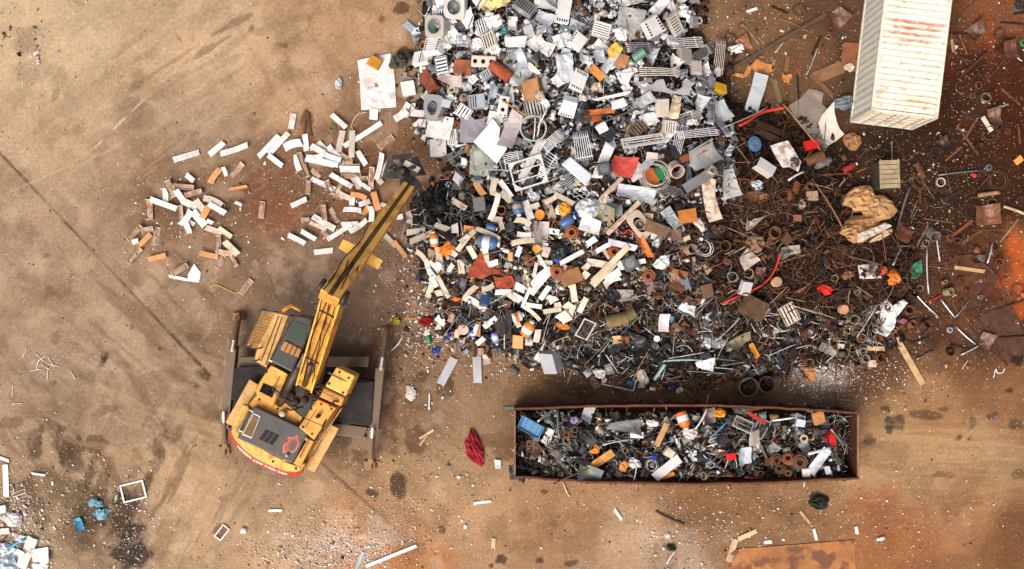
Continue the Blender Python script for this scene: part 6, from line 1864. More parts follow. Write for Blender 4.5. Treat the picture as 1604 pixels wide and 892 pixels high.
P_('p', 'lump', 743, 702, 60, 27, -70, C(158, 44, 54), 'crumpled dark red cloth on the dirt left of the skip', 'the red cloth', mat='matte', n_='crumpled_cloth', c='cloth', amp=.6, H=.16, pts=90)
P_('p', 'sheet', 780, 727, 10, 14, 0, C(196, 222, 220), 'small pale carton with teal edge left of the skip', None, crump=.01, curl=.05)
P_('p', 'frame', 209, 770, 38, 29, 14, 'white', 'white empty picture frame on the dirt at lower left', 'the white frame', bars=0, w=.06, T=.04)
P_('Y', 'frame', 183, 437, 92, 52, 52, C(235, 230, 224), 'small white frame on the dirt below the white frame', None, bars=0, w=.05, T=.04)
P_('U', 'lump', 632, 452, 95, 70, 10, C(120, 176, 192), 'turquoise plastic scrap, uppermost of three', 'the upper turquoise scrap', n_='plastic_scrap', c='plastic', H=.12, amp=.8)
P_('U', 'lump', 668, 525, 95, 85, 20, C(120, 176, 192), 'turquoise plastic scrap, middle of three', None, n_='plastic_scrap', c='plastic', H=.12, amp=.8)
P_('U', 'sheet', 528, 592, 85, 50, -65, C(70, 160, 196), 'turquoise plastic piece, lowest and flattest of three', None, mat='plastic', n_='plastic_piece', c='plastic')
P_('U', 'plank', 40, 305, 200, 36, 92, C(240, 236, 240), 'white upright plank at the left photo edge', 'the white upright plank', mat='paint')
P_('U', 'plank', 25, 165, 70, 20, -20, 'white', 'short white offcut above the white upright plank', None, mat='paint')
P_('U', 'plank', 15, 495, 60, 50, 10, 'white', 'white block below the white upright plank', None, mat='paint', T=.15)
P_('U', 'plank', 257, 266, 80, 14, -8, 'white', 'thin white lath on the gravel patch', None, mat='paint')
P_('U', 'sheet', 275, 805, 115, 110, 12, 'white', 'white square board in the lower left corner heap', 'the white square board', lift=.3)
P_('U', 'sheet', 270, 880, 100, 50, -5, 'white', 'white board at the lower left photo edge', None)
P_('U', 'plank', 185, 780, 200, 70, 68, C(226, 222, 214), 'white ribbed panel left of the white square board', None, mat='paint', T=.12)
P_('U', 'rod', 105, 730, 170, 24, 32, C(60, 170, 205), 'bright blue tube in the lower left corner heap', 'the bright blue tube', mat='plastic')
P_('U', 'plank', 20, 640, 90, 40, 5, C(214, 212, 206), 'grey white profile at the left photo edge', None, mat='paint', T=.1)
P_('U', 'lump', 90, 560, 130, 110, 0, C(206, 200, 196), 'grey white plastic film above the bright blue tube', None, amp=.5, H=.12)
P_('U', 'lump', 60, 850, 150, 120, 20, C(206, 222, 232), 'pale blue crumpled plastic in the lower left corner', None, amp=.4)
P_('U', 'frame', 130, 400, 90, 50, 20, C(226, 220, 214), 'thin white wire frame right of the white upright plank', None, bars=1, w=.015, T=.02)
P_('U', 'sheet', 120, 800, 110, 60, 40, 'white', 'white torn sheet between the bright blue tube and the ribbed panel', None)
P_('U', 'lump', 25, 745, 110, 80, 10, C(226, 232, 236), 'white blue crumpled film left of the bright blue tube', None, H=.2)
P_('U', 'plank', 60, 800, 120, 30, 55, 'white', 'white lath under the pale blue crumpled plastic', None, mat='paint')
P_('U', 'plank', 110, 870, 130, 34, 75, 'white', 'white lath left of the lower white board', None, mat='paint')
P_('U', 'lump', 150, 690, 90, 60, 0, 'paper', 'white thin film right of the grey white profile', None, H=.1)
P_('U', 'sheet', 15, 870, 80, 70, -20, 'white', 'white panel in the very corner of the photo', None)
P_('p', 'plank', 613, 871, 83, 5, 22, C(236, 240, 244), 'long white batten at the lower photo edge', 'the long white batten', mat='paint')
P_('p', 'plank', 562, 882, 34, 5, 68, C(150, 180, 190), 'pale blue lath left of the long white batten', None, mat='paint')
P_('p', 'plank', 432, 800, 20, 4, 0, 'white', 'short white lath above the white crumbs', None, mat='paint')
P_('W', 'plank', 212, 180, 95, 15, 6, 'white', 'white lath on the dirt below the red cloth', None, mat='paint')
P_('W', 'plank', 1023, 252, 66, 18, -56, 'white', 'short white batten below the skip', None, mat='paint')
P_('W', 'plank', 278, 425, 50, 24, 85, C(222, 196, 150), 'small cream wood block at the lower photo edge', None)
P_('W', 'rod', 715, 100, 95, 9, -68, 'cream', 'curved white twig just below the skip', None, mat='matte', n_='twig', c='twig', bend=.1)
P_('W', 'rod', 1335, 270, 190, 12, -25, C(96, 76, 56), 'brown stick on the gravel below the skip', None, mat='matte', n_='wood_stick', c='stick')
P_('W', 'lump', 1320, 380, 34, 34, 0, 'white', 'white plastic scrap on the gravel below the skip', None, n_='plastic_scrap', c='plastic')
P_('W', 'lump', 1340, 450, 60, 42, 0, C(46, 52, 42), 'dark green black rag on the gravel below the skip', None, n_='crumpled_rag', c='rag', mat='matte')
P_('W', 'rod', 1340, 508, 90, 10, 58, 'white', 'white stick beside the dark green black rag', None, mat='matte', n_='wood_stick', c='stick')
poly('Z', [(118, 500), (118, 425), (165, 384), (460, 362), (760, 338), (765, 500)], C(186, 124, 70), 'rusty orange steel plate at the lower photo edge', 'the rusty plate', mat='plate', crump=.008, n_='steel_plate', c='steel plate', t=.07)
P_('Z', 'plank', 148, 390, 110, 30, 72, C(206, 182, 150), 'bent cream trim at the left end of the rusty plate', None)
P_('Z', 'plank', 225, 312, 95, 22, 24, C(222, 200, 166), 'cream trim above the left end of the rusty plate', None)
P_('Z', 'lump', 580, 150, 110, 70, 0, C(44, 50, 44), 'black green rag below the right end of the skip', None, mat='matte', n_='crumpled_rag', c='rag')
P_('Z', 'plank', 562, 310, 50, 14, -75, 'white', 'short white lath above the rusty plate', None, mat='paint')
P_('Z', 'plank', 768, 290, 30, 16, -80, 'white', 'small white offcut up right of the rusty plate', None, mat='paint')
P_('Z', 'lump', 890, 332, 44, 22, 20, 'white', 'white wrapper right of the rusty plate', None, n_='wrapper', c='wrapper')
P_('Z', 'plank', 512, 225, 70, 12, -50, C(206, 176, 130), 'tan stick above the rusty plate', None)
P_('Z', 'plank', 328, 348, 30, 16, 5, 'white', 'tiny white offcut on the upper edge of the rusty plate', None, mat='paint')
P_('S', 'rod', 230, 525, 75, 8, 88, 'white', 'thin white cord end left of the grey floor panels', None, mat='matte', n_='cord', c='cord')
P_('S', 'plank', 218, 670, 65, 10, 32, C(226, 190, 160), 'pale pink stick crossing another below the grey panels', None)
P_('S', 'plank', 205, 695, 50, 9, 55, C(206, 160, 110), 'tan stick under the pale pink stick', None)
P_('S', 'lump', 148, 490, 50, 66, 20, C(220, 214, 206), 'white torn plastic film right of the outrigger', None, amp=.5, H=.08, n_='plastic_film', c='film')
P_('S', 'rod', 90, 270, 85, 8, 52, 'white', 'bent white cord beside the right outrigger foot', None, mat='matte', n_='cord', c='cord', bend=.15)
P_('S', 'lump', 88, 175, 36, 36, 0, C(180, 168, 60), 'yellow green rag beside the right outrigger foot', None, n_='crumpled_rag', c='rag', mat='matte')
P_('S', 'plank', 150, 165, 42, 9, -3, C(206, 150, 100), 'small tan stick right of the yellow green rag', None)
for i, (x, y, a) in enumerate(((66, 562, 40), (72, 575, -30), (60, 570, 75), (80, 566, -60), (56, 580, 10), (75, 585, 85), (62, 560, -45), (84, 572, -15))):
    o = P_('p', 'rod', x, y, 18, 1.1, a, 'white', 'thin white straw strewn on the bare dirt at the left', None, mat='plastic', n_='straw', c='straw', g='white straws on the dirt')
for x, y, l, a, lab in ((39, 553, 16, 62, 'thin white cane left of the straws'), (115, 588, 14, -60, 'thin white cane right of the straws'), (27, 633, 17, 2, 'thin white cane lying level below the straws'), (20, 612, 18, 85, 'thin white cane lying upright below the straws')):
    P_('p', 'rod', x, y, l, 1.1, a, 'white', lab, None, mat='plastic', n_='straw', c='straw')
poly('N', [(330, 730), (358, 770), (350, 815), (280, 805), (215, 792), (212, 778), (300, 795), (302, 775)], 'white', 'white torn sheet with a pointed tail below the left strips', 'the white pointed sheet', crump=.03, lift=.1)
P_('O', 'casing', 637, 66, 46, 60, -4, C(240, 238, 232), 'small white panel with a grey square below the big flat white sheet', None, slots=0, T=.06)
P_('O', 'coil', 412, 140, 40, 40, 0, C(140, 128, 90), 'small tangle of olive cord above the strips', None, n=3)
P_('O', 'plank', 268, 110, 110, 12, 85, C(110, 80, 56), 'thin brown lath above the strips, left one', None)
P_('O', 'plank', 290, 120, 120, 14, 100, C(104, 76, 54), 'thin brown lath above the strips, right one', None)
# --- inside the skip
P_('Q', 'tray', 210, 342, 195, 105, -28, C(70, 130, 176), 'blue plastic tray at the left end of the skip', 'the blue tray', lift=.45, rnd=.04, tipx=.12)
P_('Q', 'plank', 742, 605, 230, 62, 33, C(222, 164, 92), 'orange foam strip inside the skip', 'the orange foam strip', lift=.45, n_='foam_strip', c='foam')
P_('Q', 'plank', 1265, 660, 240, 72, 40, C(220, 214, 218), 'white board with a dark stain inside the skip', 'the white board in the skip', lift=.5, mat='paint')
P_('Q', 'bottle', 1395, 295, 140, 90, -72, C(238, 120, 40), 'orange and white canister inside the skip', 'the orange canister in the skip', lift=.45, cap='white')
P_('Q', 'sheet', 925, 325, 250, 90, -4, C(130, 132, 130), 'grey curved sheet inside the skip', 'the grey curved sheet in the skip', curl=.25, lift=.35)
P_('Q', 'sheet', 650, 690, 190, 110, -8, C(132, 140, 136), 'clear grey plastic dome inside the skip, lower edge', None, mat='plastic', curl=.3, lift=.3)
P_('Q', 'lump', 645, 400, 110, 110, 0, C(44, 44, 44), 'black rubber dome inside the skip', None, mat='rubber', n_='rubber_dome', c='rubber', amp=.15, lift=.3)
P_('Q', 'lump', 925, 645, 90, 100, 0, C(226, 150, 70), 'orange and white pot inside the skip', None, n_='plastic_pot', c='pot', amp=.12, lift=.4)
P_('Q', 'lump', 1010, 625, 75, 110, 80, 'white', 'white torn bag right of the orange and white pot', None, lift=.4)
P_('Q', 'plank', 1225, 400, 180, 44, 65, C(206, 160, 110), 'tan wood piece inside the skip', None, lift=.45)
P_('Q', 'plank', 1030, 405, 85, 45, -3, 'white', 'small white plate inside the skip', None, mat='paint', lift=.5)
P_('Q', 'casing', 1275, 530, 80, 70, -35, C(216, 206, 180), 'cream foam cube inside the skip', None, slots=0, mat='matte', n_='foam_cube', c='foam', lift=.4)
P_('Q', 'rod', 425, 320, 230, 20, 93, C(110, 124, 118), 'grey green pipe standing across the skip', None, mat='metal', lift=.45)
P_('Q', 'rod', 320, 250, 190, 16, 35, C(206, 210, 206), 'white bent bar right of the blue tray', None, mat='metal', lift=.5)
P_('Q', 'rod', 880, 460, 250, 14, 10, C(200, 206, 204), 'silver thin bar in the middle of the skip', None, mat='metal', lift=.5)
P_('Q', 'lump', 700, 510, 80, 80, 0, C(236, 146, 50), 'orange torn plastic above the orange foam strip', None, n_='plastic_scrap', c='plastic', lift=.4)
P_('Q', 'lump', 405, 540, 80, 80, 0, C(140, 128, 116), 'grey brown box corner below the blue tray', None, lift=.35, n_='crushed_carton', c='carton')
P_('Q', 'lump', 545, 290, 70, 60, 0, C(150, 140, 176), 'lilac plastic bag inside the skip', None, lift=.4)
P_('Q', 'lump', 1160, 580, 45, 55, 0, C(50, 80, 190), 'blue glove inside the skip', None, n_='crumpled_glove', c='glove', lift=.45)
P_('Q', 'lump', 1150, 310, 60, 120, 80, 'white', 'white torn paper cup inside the skip', None, n_='paper_cup', c='cup', lift=.4)
P_('Q', 'plank', 1275, 720, 90, 30, 25, C(236, 140, 40), 'orange plastic wedge under the white board in the skip', None, lift=.35)
P_('T', 'frame', 465, 325, 150, 90, -25, C(196, 198, 194), 'white wire mesh basket inside the skip, left one', 'the wire mesh basket', bars=0, w=.03, mesh='grey', lift=.5)
P_('T', 'frame', 600, 350, 150, 110, 60, C(170, 174, 170), 'grey wire mesh basket inside the skip, right one', None, bars=0, w=.03, mesh='grey', lift=.45)
P_('T', 'sheet', 555, 425, 120, 125, 3, C(196, 188, 172), 'beige square plate inside the skip', 'the beige plate in the skip', crump=.02, curl=.05, lift=.6)
P_('T', 'sheet', 468, 565, 110, 140, 12, C(198, 204, 214), 'pale blue grey bag in the right half of the skip', None, lift=.5, mat='plastic')
P_('T', 'casing', 365, 568, 75, 55, 5, C(222, 34, 34), 'bright red box inside the skip', 'the red box in the skip', slots=0, lift=.45, mat='plastic')
P_('T', 'angle', 1130, 400, 130, 40, 42, C(206, 40, 44), 'red bent bracket in the right end of the skip, long arm', 'the red bracket', lift=.5, n_='metal_bracket', c='bracket')
P_('T', 'angle', 1150, 445, 100, 36, -75, C(206, 40, 44), 'red bent bracket in the right end of the skip, short arm', None, lift=.5, n_='metal_bracket', c='bracket')
P_('T', 'sheet', 1055, 605, 230, 70, 55, C(206, 216, 220), 'pale grey curved panel at the right end of the skip', 'the pale panel in the skip', curl=.15, lift=.45)
P_('T', 'rod', 1050, 525, 190, 26, 12, C(222, 226, 226), 'white thick pipe at the right end of the skip', None, mat='paint', lift=.55)
for x, y, d, c_, lab in ((715, 590, 100, (112, 72, 50), 'large brown pulley'), (820, 590, 105, (140, 84, 52), 'copper brown pulley'), (905, 610, 120, (104, 76, 56), 'large spoked wheel'), (755, 672, 90, (96, 78, 62), 'dull brown disc'), (817, 700, 62, (120, 84, 62), 'small brown hub')):
    P_('T', 'flange', x, y, d, d, 0, C(*c_), lab + ' in the right half of the skip', None, lift=.4, h=.16)
P_('T', 'ring', 945, 440, 62, 60, 0, C(206, 190, 166), 'cream reel in the right half of the skip', None, h=.2, wall=.4, mat='paint', lift=.5)
P_('T', 'lump', 285, 235, 100, 70, 20, C(232, 150, 40), 'orange plastic toy scrap at the upper wall of the skip', None, lift=.45, n_='plastic_scrap', c='plastic')
P_('T', 'angle', 570, 275, 150, 24, -32, C(206, 60, 48), 'red flat bar above the mesh baskets', None, lift=.55)
P_('T', 'drum', 695, 255, 60, 36, 0, C(216, 176, 96), 'small brass can at the upper wall of the skip', None, lift=.4, mat='metal', n_='metal_can', c='can')
P_('T', 'rod', 775, 280, 190, 20, 10, 'silver', 'silver bar right of the small brass can', None, mat='metal', lift=.5)
P_('T', 'casing', 905, 305, 70, 60, -10, C(190, 200, 220), 'pale blue carton in the right half of the skip', None, slots=0, lift=.45, n_='carton', c='carton')
P_('T', 'casing', 1060, 275, 90, 90, 20, C(200, 140, 84), 'tan crushed carton near the right end of the skip', None, slots=0, lift=.35, mat='matte', n_='carton', c='carton')
P_('T', 'rod', 270, 365, 180, 13, 42, 'sky', 'light blue thin bar inside the skip', None, mat='plastic', lift=.5)
P_('T', 'casing', 950, 690, 60, 70, 5, C(226, 222, 214), 'white switch box at the lower wall of the skip', None, slots=0, lift=.4)
P_('T', 'rod', 530, 735, 120, 13, -8, 'red', 'red thin bar at the lower wall of the skip', None, mat='plastic', lift=.4)
P_('T', 'rod', 130, 290, 200, 15, 60, C(230, 226, 220), 'white thin bar left of the orange plastic toy scrap', None, mat='paint', lift=.5)
P_('T', 'rod', 1190, 420, 210, 18, -48, C(176, 170, 160), 'grey bar leaning at the right end of the skip', None, mat='metal', lift=.5)
P_('T', 'lump', 60, 390, 110, 100, 0, C(222, 212, 206), 'white stuffed bag right of the orange canister in the skip', None, lift=.45)
P_('T', 'sheet', 200, 260, 90, 120, 5, C(130, 116, 104), 'brown grey plate left of the orange plastic toy scrap', None, lift=.4)
P_('T', 'sheet', 450, 220, 170, 50, -4, C(120, 120, 116), 'grey panel against the upper wall of the skip', None, lift=.4)
o = k_strip(.62, .2, R, PAL['cream'], False)
put(o, 645, 261, 2.33, -28, .05, .1)
named(o, 'cream channel strip held in the black grapple', 'strip', 645, 261, 8)
LAND.append(('the grapple', 634, 270))
P_('T', 'rod', 180, 205, 260, 12, 75, C(170, 160, 140), 'thin grey rod poking over the upper rim of the skip', None, mat='metal', lift=.82)
P_('T', 'angle', 620, 190, 300, 22, 8, C(120, 96, 76), 'brown angle iron lying along the upper rim of the skip', None, lift=.8)
P_('Q', 'rod', 520, 720, 330, 12, 28, C(90, 76, 64), 'dark thin rod poking over the lower rim of the skip', None, lift=.8)
P_('Q', 'rod', 1010, 720, 190, 10, 82, C(214, 208, 200), 'pale thin rod poking over the lower rim of the skip', None, mat='metal', lift=.8)
P_('Q', 'plank', 180, 190, 360, 26, 3, C(96, 104, 96), 'grey green rail lying along the upper left rim of the skip', None, lift=.8, mat='metal')
LAND.append(('the left outrigger', 362, 600))
LAND.append(('the container', 1400, 150))


# red hose and other bent lines
def cable(pts, rad, col, label, lm=None, lift=.35, mat='plastic', name='hose', cat='hose'):
    m = MB()
    w = [P(x, y, hz(x, y) + lift) for x, y in pts]
    c = w[len(w) // 2].copy()
    q = []
    for i in range(len(w) - 1):
        a = w[max(i - 1, 0)]; b = w[i]; d = w[i + 1]; e = w[min(i + 2, len(w) - 1)]
        for t in (0, .25, .5, .75):
            q.append(.5 * ((2 * b) + (d - a) * t + (2 * a - 5 * b + 4 * d - e) * t * t + (3 * b - a - 3 * d + e) * t ** 3) - c)
    q.append(w[-1] - c)
    m.tube(q, rad, 6)
    o = m.build(name, mat, col, smooth=True)
    o.location = c
    return named(o, label, cat, *pts[len(pts) // 2], 8, lm)


cable([(1222, 397), (1217, 415), (1207, 434), (1190, 449), (1165, 461), (1148, 468), (1132, 476)], .035, C(232, 60, 40), 'bright red hose curving over the rusty pile', 'the red hose', .4)
cable([(1158, 197), (1172, 190), (1186, 180), (1198, 175), (1212, 172), (1229, 169)], .06, C(222, 60, 40), 'flat red hose strip crossing the right heap slope', 'the red strip', .45)
cable([(568, 223), (556, 208), (551, 196), (560, 180), (575, 176)], .02, C(214, 200, 180), 'pale cord looping off the big flat white sheet', None, .03, name='cord', cat='cord')
cable([(329, 451), (338, 446), (352, 452), (368, 459), (376, 458)], .018, C(196, 190, 80), 'yellow cord tied to the lowest strip', None, .03, name='cord', cat='cord')
cable([(1556, 592), (1560, 578), (1562, 584), (1570, 584), (1574, 577)], .02, 'white', 'white bent wire on the dirt at right', None, .03, name='wire', cat='wire')
cable([(1507, 578), (1511, 572), (1516, 565)], .02, 'cream', 'pale bent wire left of the white bent wire', None, .03, name='wire', cat='wire')
cable([(960, 350), (975, 366), (985, 360), (998, 372), (1006, 384)], .03, 'red', 'red stick between beige housing and white rust iron', None, .4, name='red_stick', cat='stick')


# ------------------------------------------------------------------ the strewn channel strips
STRIPS = dict(N="""295,245,130,26,17,w;433,212,85,26,40,w;515,218,128,26,18,w;425,335,80,28,55,o;473,317,45,18,-70,w;525,307,85,26,50,r;533,388,80,14,10,o;315,345,45,24,-40,w
225,393,85,34,-65,r;287,385,100,24,-5,r;200,420,62,26,-87,w;128,485,95,34,-88,r;195,462,135,26,-20,w;330,413,80,24,15,r;270,425,60,28,-55,w;325,468,105,32,-25,w
272,508,90,24,-85,r;300,527,85,30,55,w;355,527,90,34,-50,w;305,570,50,26,-70,w;320,547,30,20,-30,w;360,470,70,30,-50,c;418,445,88,28,-22,c;437,483,85,26,-30,w
385,500,60,30,60,o;420,580,85,26,-20,c;470,590,75,24,-35,c;440,640,75,26,88,r;500,660,90,30,-45,c;470,682,75,26,-8,r;450,722,72,26,60,r;505,712,75,24,-60,r
400,692,88,24,-12,o;67,592,90,26,45,r;125,578,55,26,10,r;157,605,90,30,78,r;110,622,75,24,45,o;65,695,90,24,50,r;167,702,88,24,15,o;270,757,85,26,30,r
563,832,80,28,55,r;635,487,80,26,85,r;68,630,30,22,20,w;404,542,30,18,-30,w;533,460,34,14,-25,w""",
              O="""200,105,85,32,80,w;75,240,160,28,47,w;130,225,165,28,47,w;112,318,100,28,-38,w;205,230,100,45,17,w;272,220,95,30,-85,w;225,328,95,30,-78,w;260,340,150,30,-70,r
452,107,105,28,-42,w;340,260,90,32,-30,w;365,245,80,30,-45,w;430,280,80,30,-40,w;460,215,115,34,78,c;580,180,255,28,32,w;522,230,150,32,88,c;572,302,95,30,-58,w
700,213,105,38,38,r;350,320,160,40,-12,w;400,330,110,28,-15,w;340,300,80,25,10,w;325,385,60,28,-45,r;365,443,150,28,-24,w;398,460,85,28,-70,r;465,425,135,28,-30,w
512,365,110,36,-1,w;515,400,110,30,0,r;512,345,110,22,0,c;585,412,50,24,0,r;625,410,120,30,86,r;672,350,145,28,78,w;695,365,90,28,62,w;475,505,90,30,-28,c;237,542,100,28,25,w
288,462,75,28,85,r;373,597,90,28,-83,r;425,610,85,26,-60,r;370,650,150,34,-30,w;340,668,95,22,-25,c;227,740,100,30,-27,w;290,718,95,26,-30,w;367,803,100,30,7,w
510,657,100,26,2,w;455,700,155,26,32,w;558,672,110,28,35,w;525,580,98,28,-4,w;522,530,60,30,85,w;588,545,65,28,20,w;628,603,88,30,-87,w;650,535,110,34,-75,o
560,505,90,28,-15,o;595,585,60,30,50,o;665,420,55,30,-50,c;785,75,80,38,32,w;880,65,95,40,-10,w;885,115,85,42,-8,w;725,745,90,28,-45,c;790,800,85,24,-55,o
775,620,40,30,10,w;838,630,95,30,-68,c;275,635,45,24,5,r;376,710,50,24,-50,r;445,510,60,26,-20,r;490,300,70,24,-30,r;410,300,110,30,-20,w;500,330,60,24,5,r;540,440,70,22,-60,c
455,460,70,26,60,r;560,430,60,24,-55,w;600,460,60,22,-35,w;700,560,50,24,-20,c;415,265,70,28,-55,w""",
              F="""185,463,220,52,5,c;225,515,230,52,20,c;40,620,190,40,-52,o;235,670,130,48,-45,c;300,800,190,48,-62,w;345,770,130,40,-50,c;410,430,145,46,-20,c;555,225,190,50,-33,c
730,95,150,55,-58,o;850,75,170,55,80,c;960,95,190,45,-55,w;875,250,240,50,72,w;960,165,120,50,-50,c;810,480,240,48,-25,c;630,510,160,45,38,c;590,560,180,45,52,c
885,360,110,48,-8,c;1115,370,140,50,-18,c;1155,280,180,60,-72,w;1120,495,120,45,-3,w;1110,550,210,48,8,c;925,420,75,40,-75,c;670,640,130,50,-60,c;490,640,110,50,-35,c
825,750,165,48,17,w;1075,635,90,40,70,w;1000,680,80,40,88,o;1300,735,130,40,0,c;1290,750,200,28,-58,w;1215,795,120,30,78,c;1260,850,220,60,42,w;485,780,90,40,58,w
1190,250,130,44,20,c;1350,190,110,40,30,c;520,440,80,60,-85,w;1310,640,90,60,70,c""",
              J="""290,75,170,40,-65,w;370,145,200,40,-62,c;575,190,150,42,48,c;720,158,105,42,20,c;835,187,130,42,0,w;965,150,80,60,-25,w;935,225,90,60,-30,w;1120,110,240,50,50,w
1155,190,130,40,55,w;1010,225,190,22,68,w;1070,290,130,36,-8,w;1210,328,130,36,8,c;1060,345,170,30,-40,c;940,420,85,40,-60,c;735,415,150,42,37,w;1100,515,115,48,80,c
660,560,90,40,40,w;475,505,75,35,80,c;900,220,90,40,-35,c;1200,230,80,40,-30,w;340,190,70,50,10,c;620,470,90,30,70,w;700,430,60,30,80,w""",
              G="""130,180,200,40,-28,c;470,600,130,40,28,w;200,690,240,40,28,w;430,740,200,60,-10,c;360,555,120,50,35,w;500,660,90,30,-55,c;620,760,80,40,-70,w;800,725,80,40,10,w
320,840,60,60,50,c;560,850,150,70,35,w""",
              K="""175,175,120,45,-80,c;40,290,90,30,5,c;240,255,120,40,65,c;160,290,80,40,70,c;130,260,60,40,40,c;380,40,220,50,45,c;430,80,120,50,30,w;25,215,60,40,30,w;60,255,50,40,10,c;90,350,80,40,-40,w""")
SCOL = dict(w=('white', 'white', False), c=('cream', 'cream', False), r=('stained', 'rust stained open', True), o=('tan', 'orange tan', False))
g_ = 'metal channel strips strewn beside and on the heap'
for z in STRIPS:
    for k, q in enumerate(STRIPS[z].replace('\n', ';').split(';')):
        x, y, L, W, a, c = q.split(',')
        s = ZN[z][2]
        px, py = zp(z, float(x), float(y)); L, W = float(L) / s, float(W) / s
        col, lk, rusty = SCOL[c]
        if rusty and R.random() < .2:
            lk = 'rust stained open'
        flat = hz(px, py) < .03
        o = k_strip(L / 42, W / 42, R, (.6, .28, .09, 1) if c == 'o' else jit(PAL[col], R, .05 if c == 'w' else .14), rusty)
        lay(o, px, py, L, W, float(a), .38 if not flat else 0, .08)
        if flat:   # piled across one another in places
            o.location.z = .006 + (k % 5) * .035 + R.random() * .02
            o.rotation_euler.rotate(Euler((R.uniform(-.05, .05), R.uniform(-.05, .05), 0)))
        sz = 'long ' if L > 42 else 'short ' if L < 22 else ''
        auto(o, sz + lk, 'channel strip', 'strip', px, py, L * .42, float(a), g_, L)

# ------------------------------------------------------------------ pipe rings and hubs at the right foot of the heap
RINGS = dict(L="138,55,30;180,230,28;655,533,27;755,560,26;770,478,27;822,515,26;878,510,28;890,572,27;833,628,26;885,633,26;895,690,24;865,312,22;840,445,28;570,540,30;590,580,26;800,470,24;700,480,22;78,105,26;155,110,24;85,275,24;265,220,28;80,490,24;735,235,20;370,90,24",
             M="310,330,25;360,287,18;500,313,22;525,525,19;525,637,22;305,497,22;375,497,24;585,243,20;115,668,28;40,690,24;25,632,24;22,510,26;270,250,18;185,412,16;20,305,20;245,300,20;295,420,24;110,570,20;30,570,26;620,300,16;490,260,12;690,340,12;800,140,20;780,65,18;570,30,16;935,325,14;810,365,12;700,250,10")
n = 0
for z in RINGS:
    for q in RINGS[z].split(';'):
        x, y, rr = (float(v) for v in q.split(','))
        px, py = zp(z, x, y); rr = rr / ZN[z][2] / 42
        c = R.choice(('rust', 'brown', 'khaki', 'copper', 'grey', 'dark'))
        nm = dict(rust='rusty', brown='brown', khaki='dull tan', copper='copper brown', grey='grey', dark='dark brown')[c]
        if n % 4 == 3:
            o = k_flange(rr, rr * .8, R, jit(PAL[c], R), name='pipe_flange')
            nn_ = 'pipe flange'
        else:
            o = k_ring(rr, rr * R.uniform(.8, 2.6), R, jit(PAL[c], R), wall=R.uniform(.12, .22))
            nn_ = 'pipe ring'
        put(o, px, py, hz(px, py) + .06, R.uniform(0, 360), R.gauss(0, .28), R.gauss(0, .28))
        auto(o, nm, nn_, 'pipe', px, py, rr * 42, None, 'pipe rings and flanges at the right foot of the heap', rr)
        n += 1

# ------------------------------------------------------------------ the rest of the loose scrap
def zone(px, py):
    if in_bin(px, py):
        return 'bin'
    if look(DEP, px, py) < 6:
        return None
    if ((px - 715) / 80) ** 2 + ((py - 325) / 34) ** 2 < 1 or ((px - 790) / 95) ** 2 + ((py - 515) / 40) ** 2 < 1 or ((px - 1020) / 160) ** 2 + ((py - 560) / 30) ** 2 < 1:
        return 'black'
    if py < 195 and px < 1150:
        return 'top'
    if py < 320 and px < 1150:
        return 'mid'
    if px < 890:
        return 'left'
    if px < 1110:
        return 'centre' if py < 470 else 'low'
    return 'iron' if py < 480 else 'low'


FK = {}   # prototypes by kind, copied with their parts


def copy_thing(o):
    c = o.copy(); COL.objects.link(c)
    if 'proto' in c:
        del c['proto']
    for ch in o.children:
        d = ch.copy(); COL.objects.link(d); d.parent = c
        for g in ch.children:
            e = g.copy(); COL.objects.link(e); e.parent = d
    return c


def proto(key, fn, nvar=4):
    if key not in FK:
        FK[key] = [fn(random.Random(hash_(key) + i)) for i in range(nvar)]
        for o in FK[key]:
            o['proto'] = 1
    return R.choice(FK[key])


def hash_(s):
    return sum((i + 3) * ord(c) for i, c in enumerate(s))


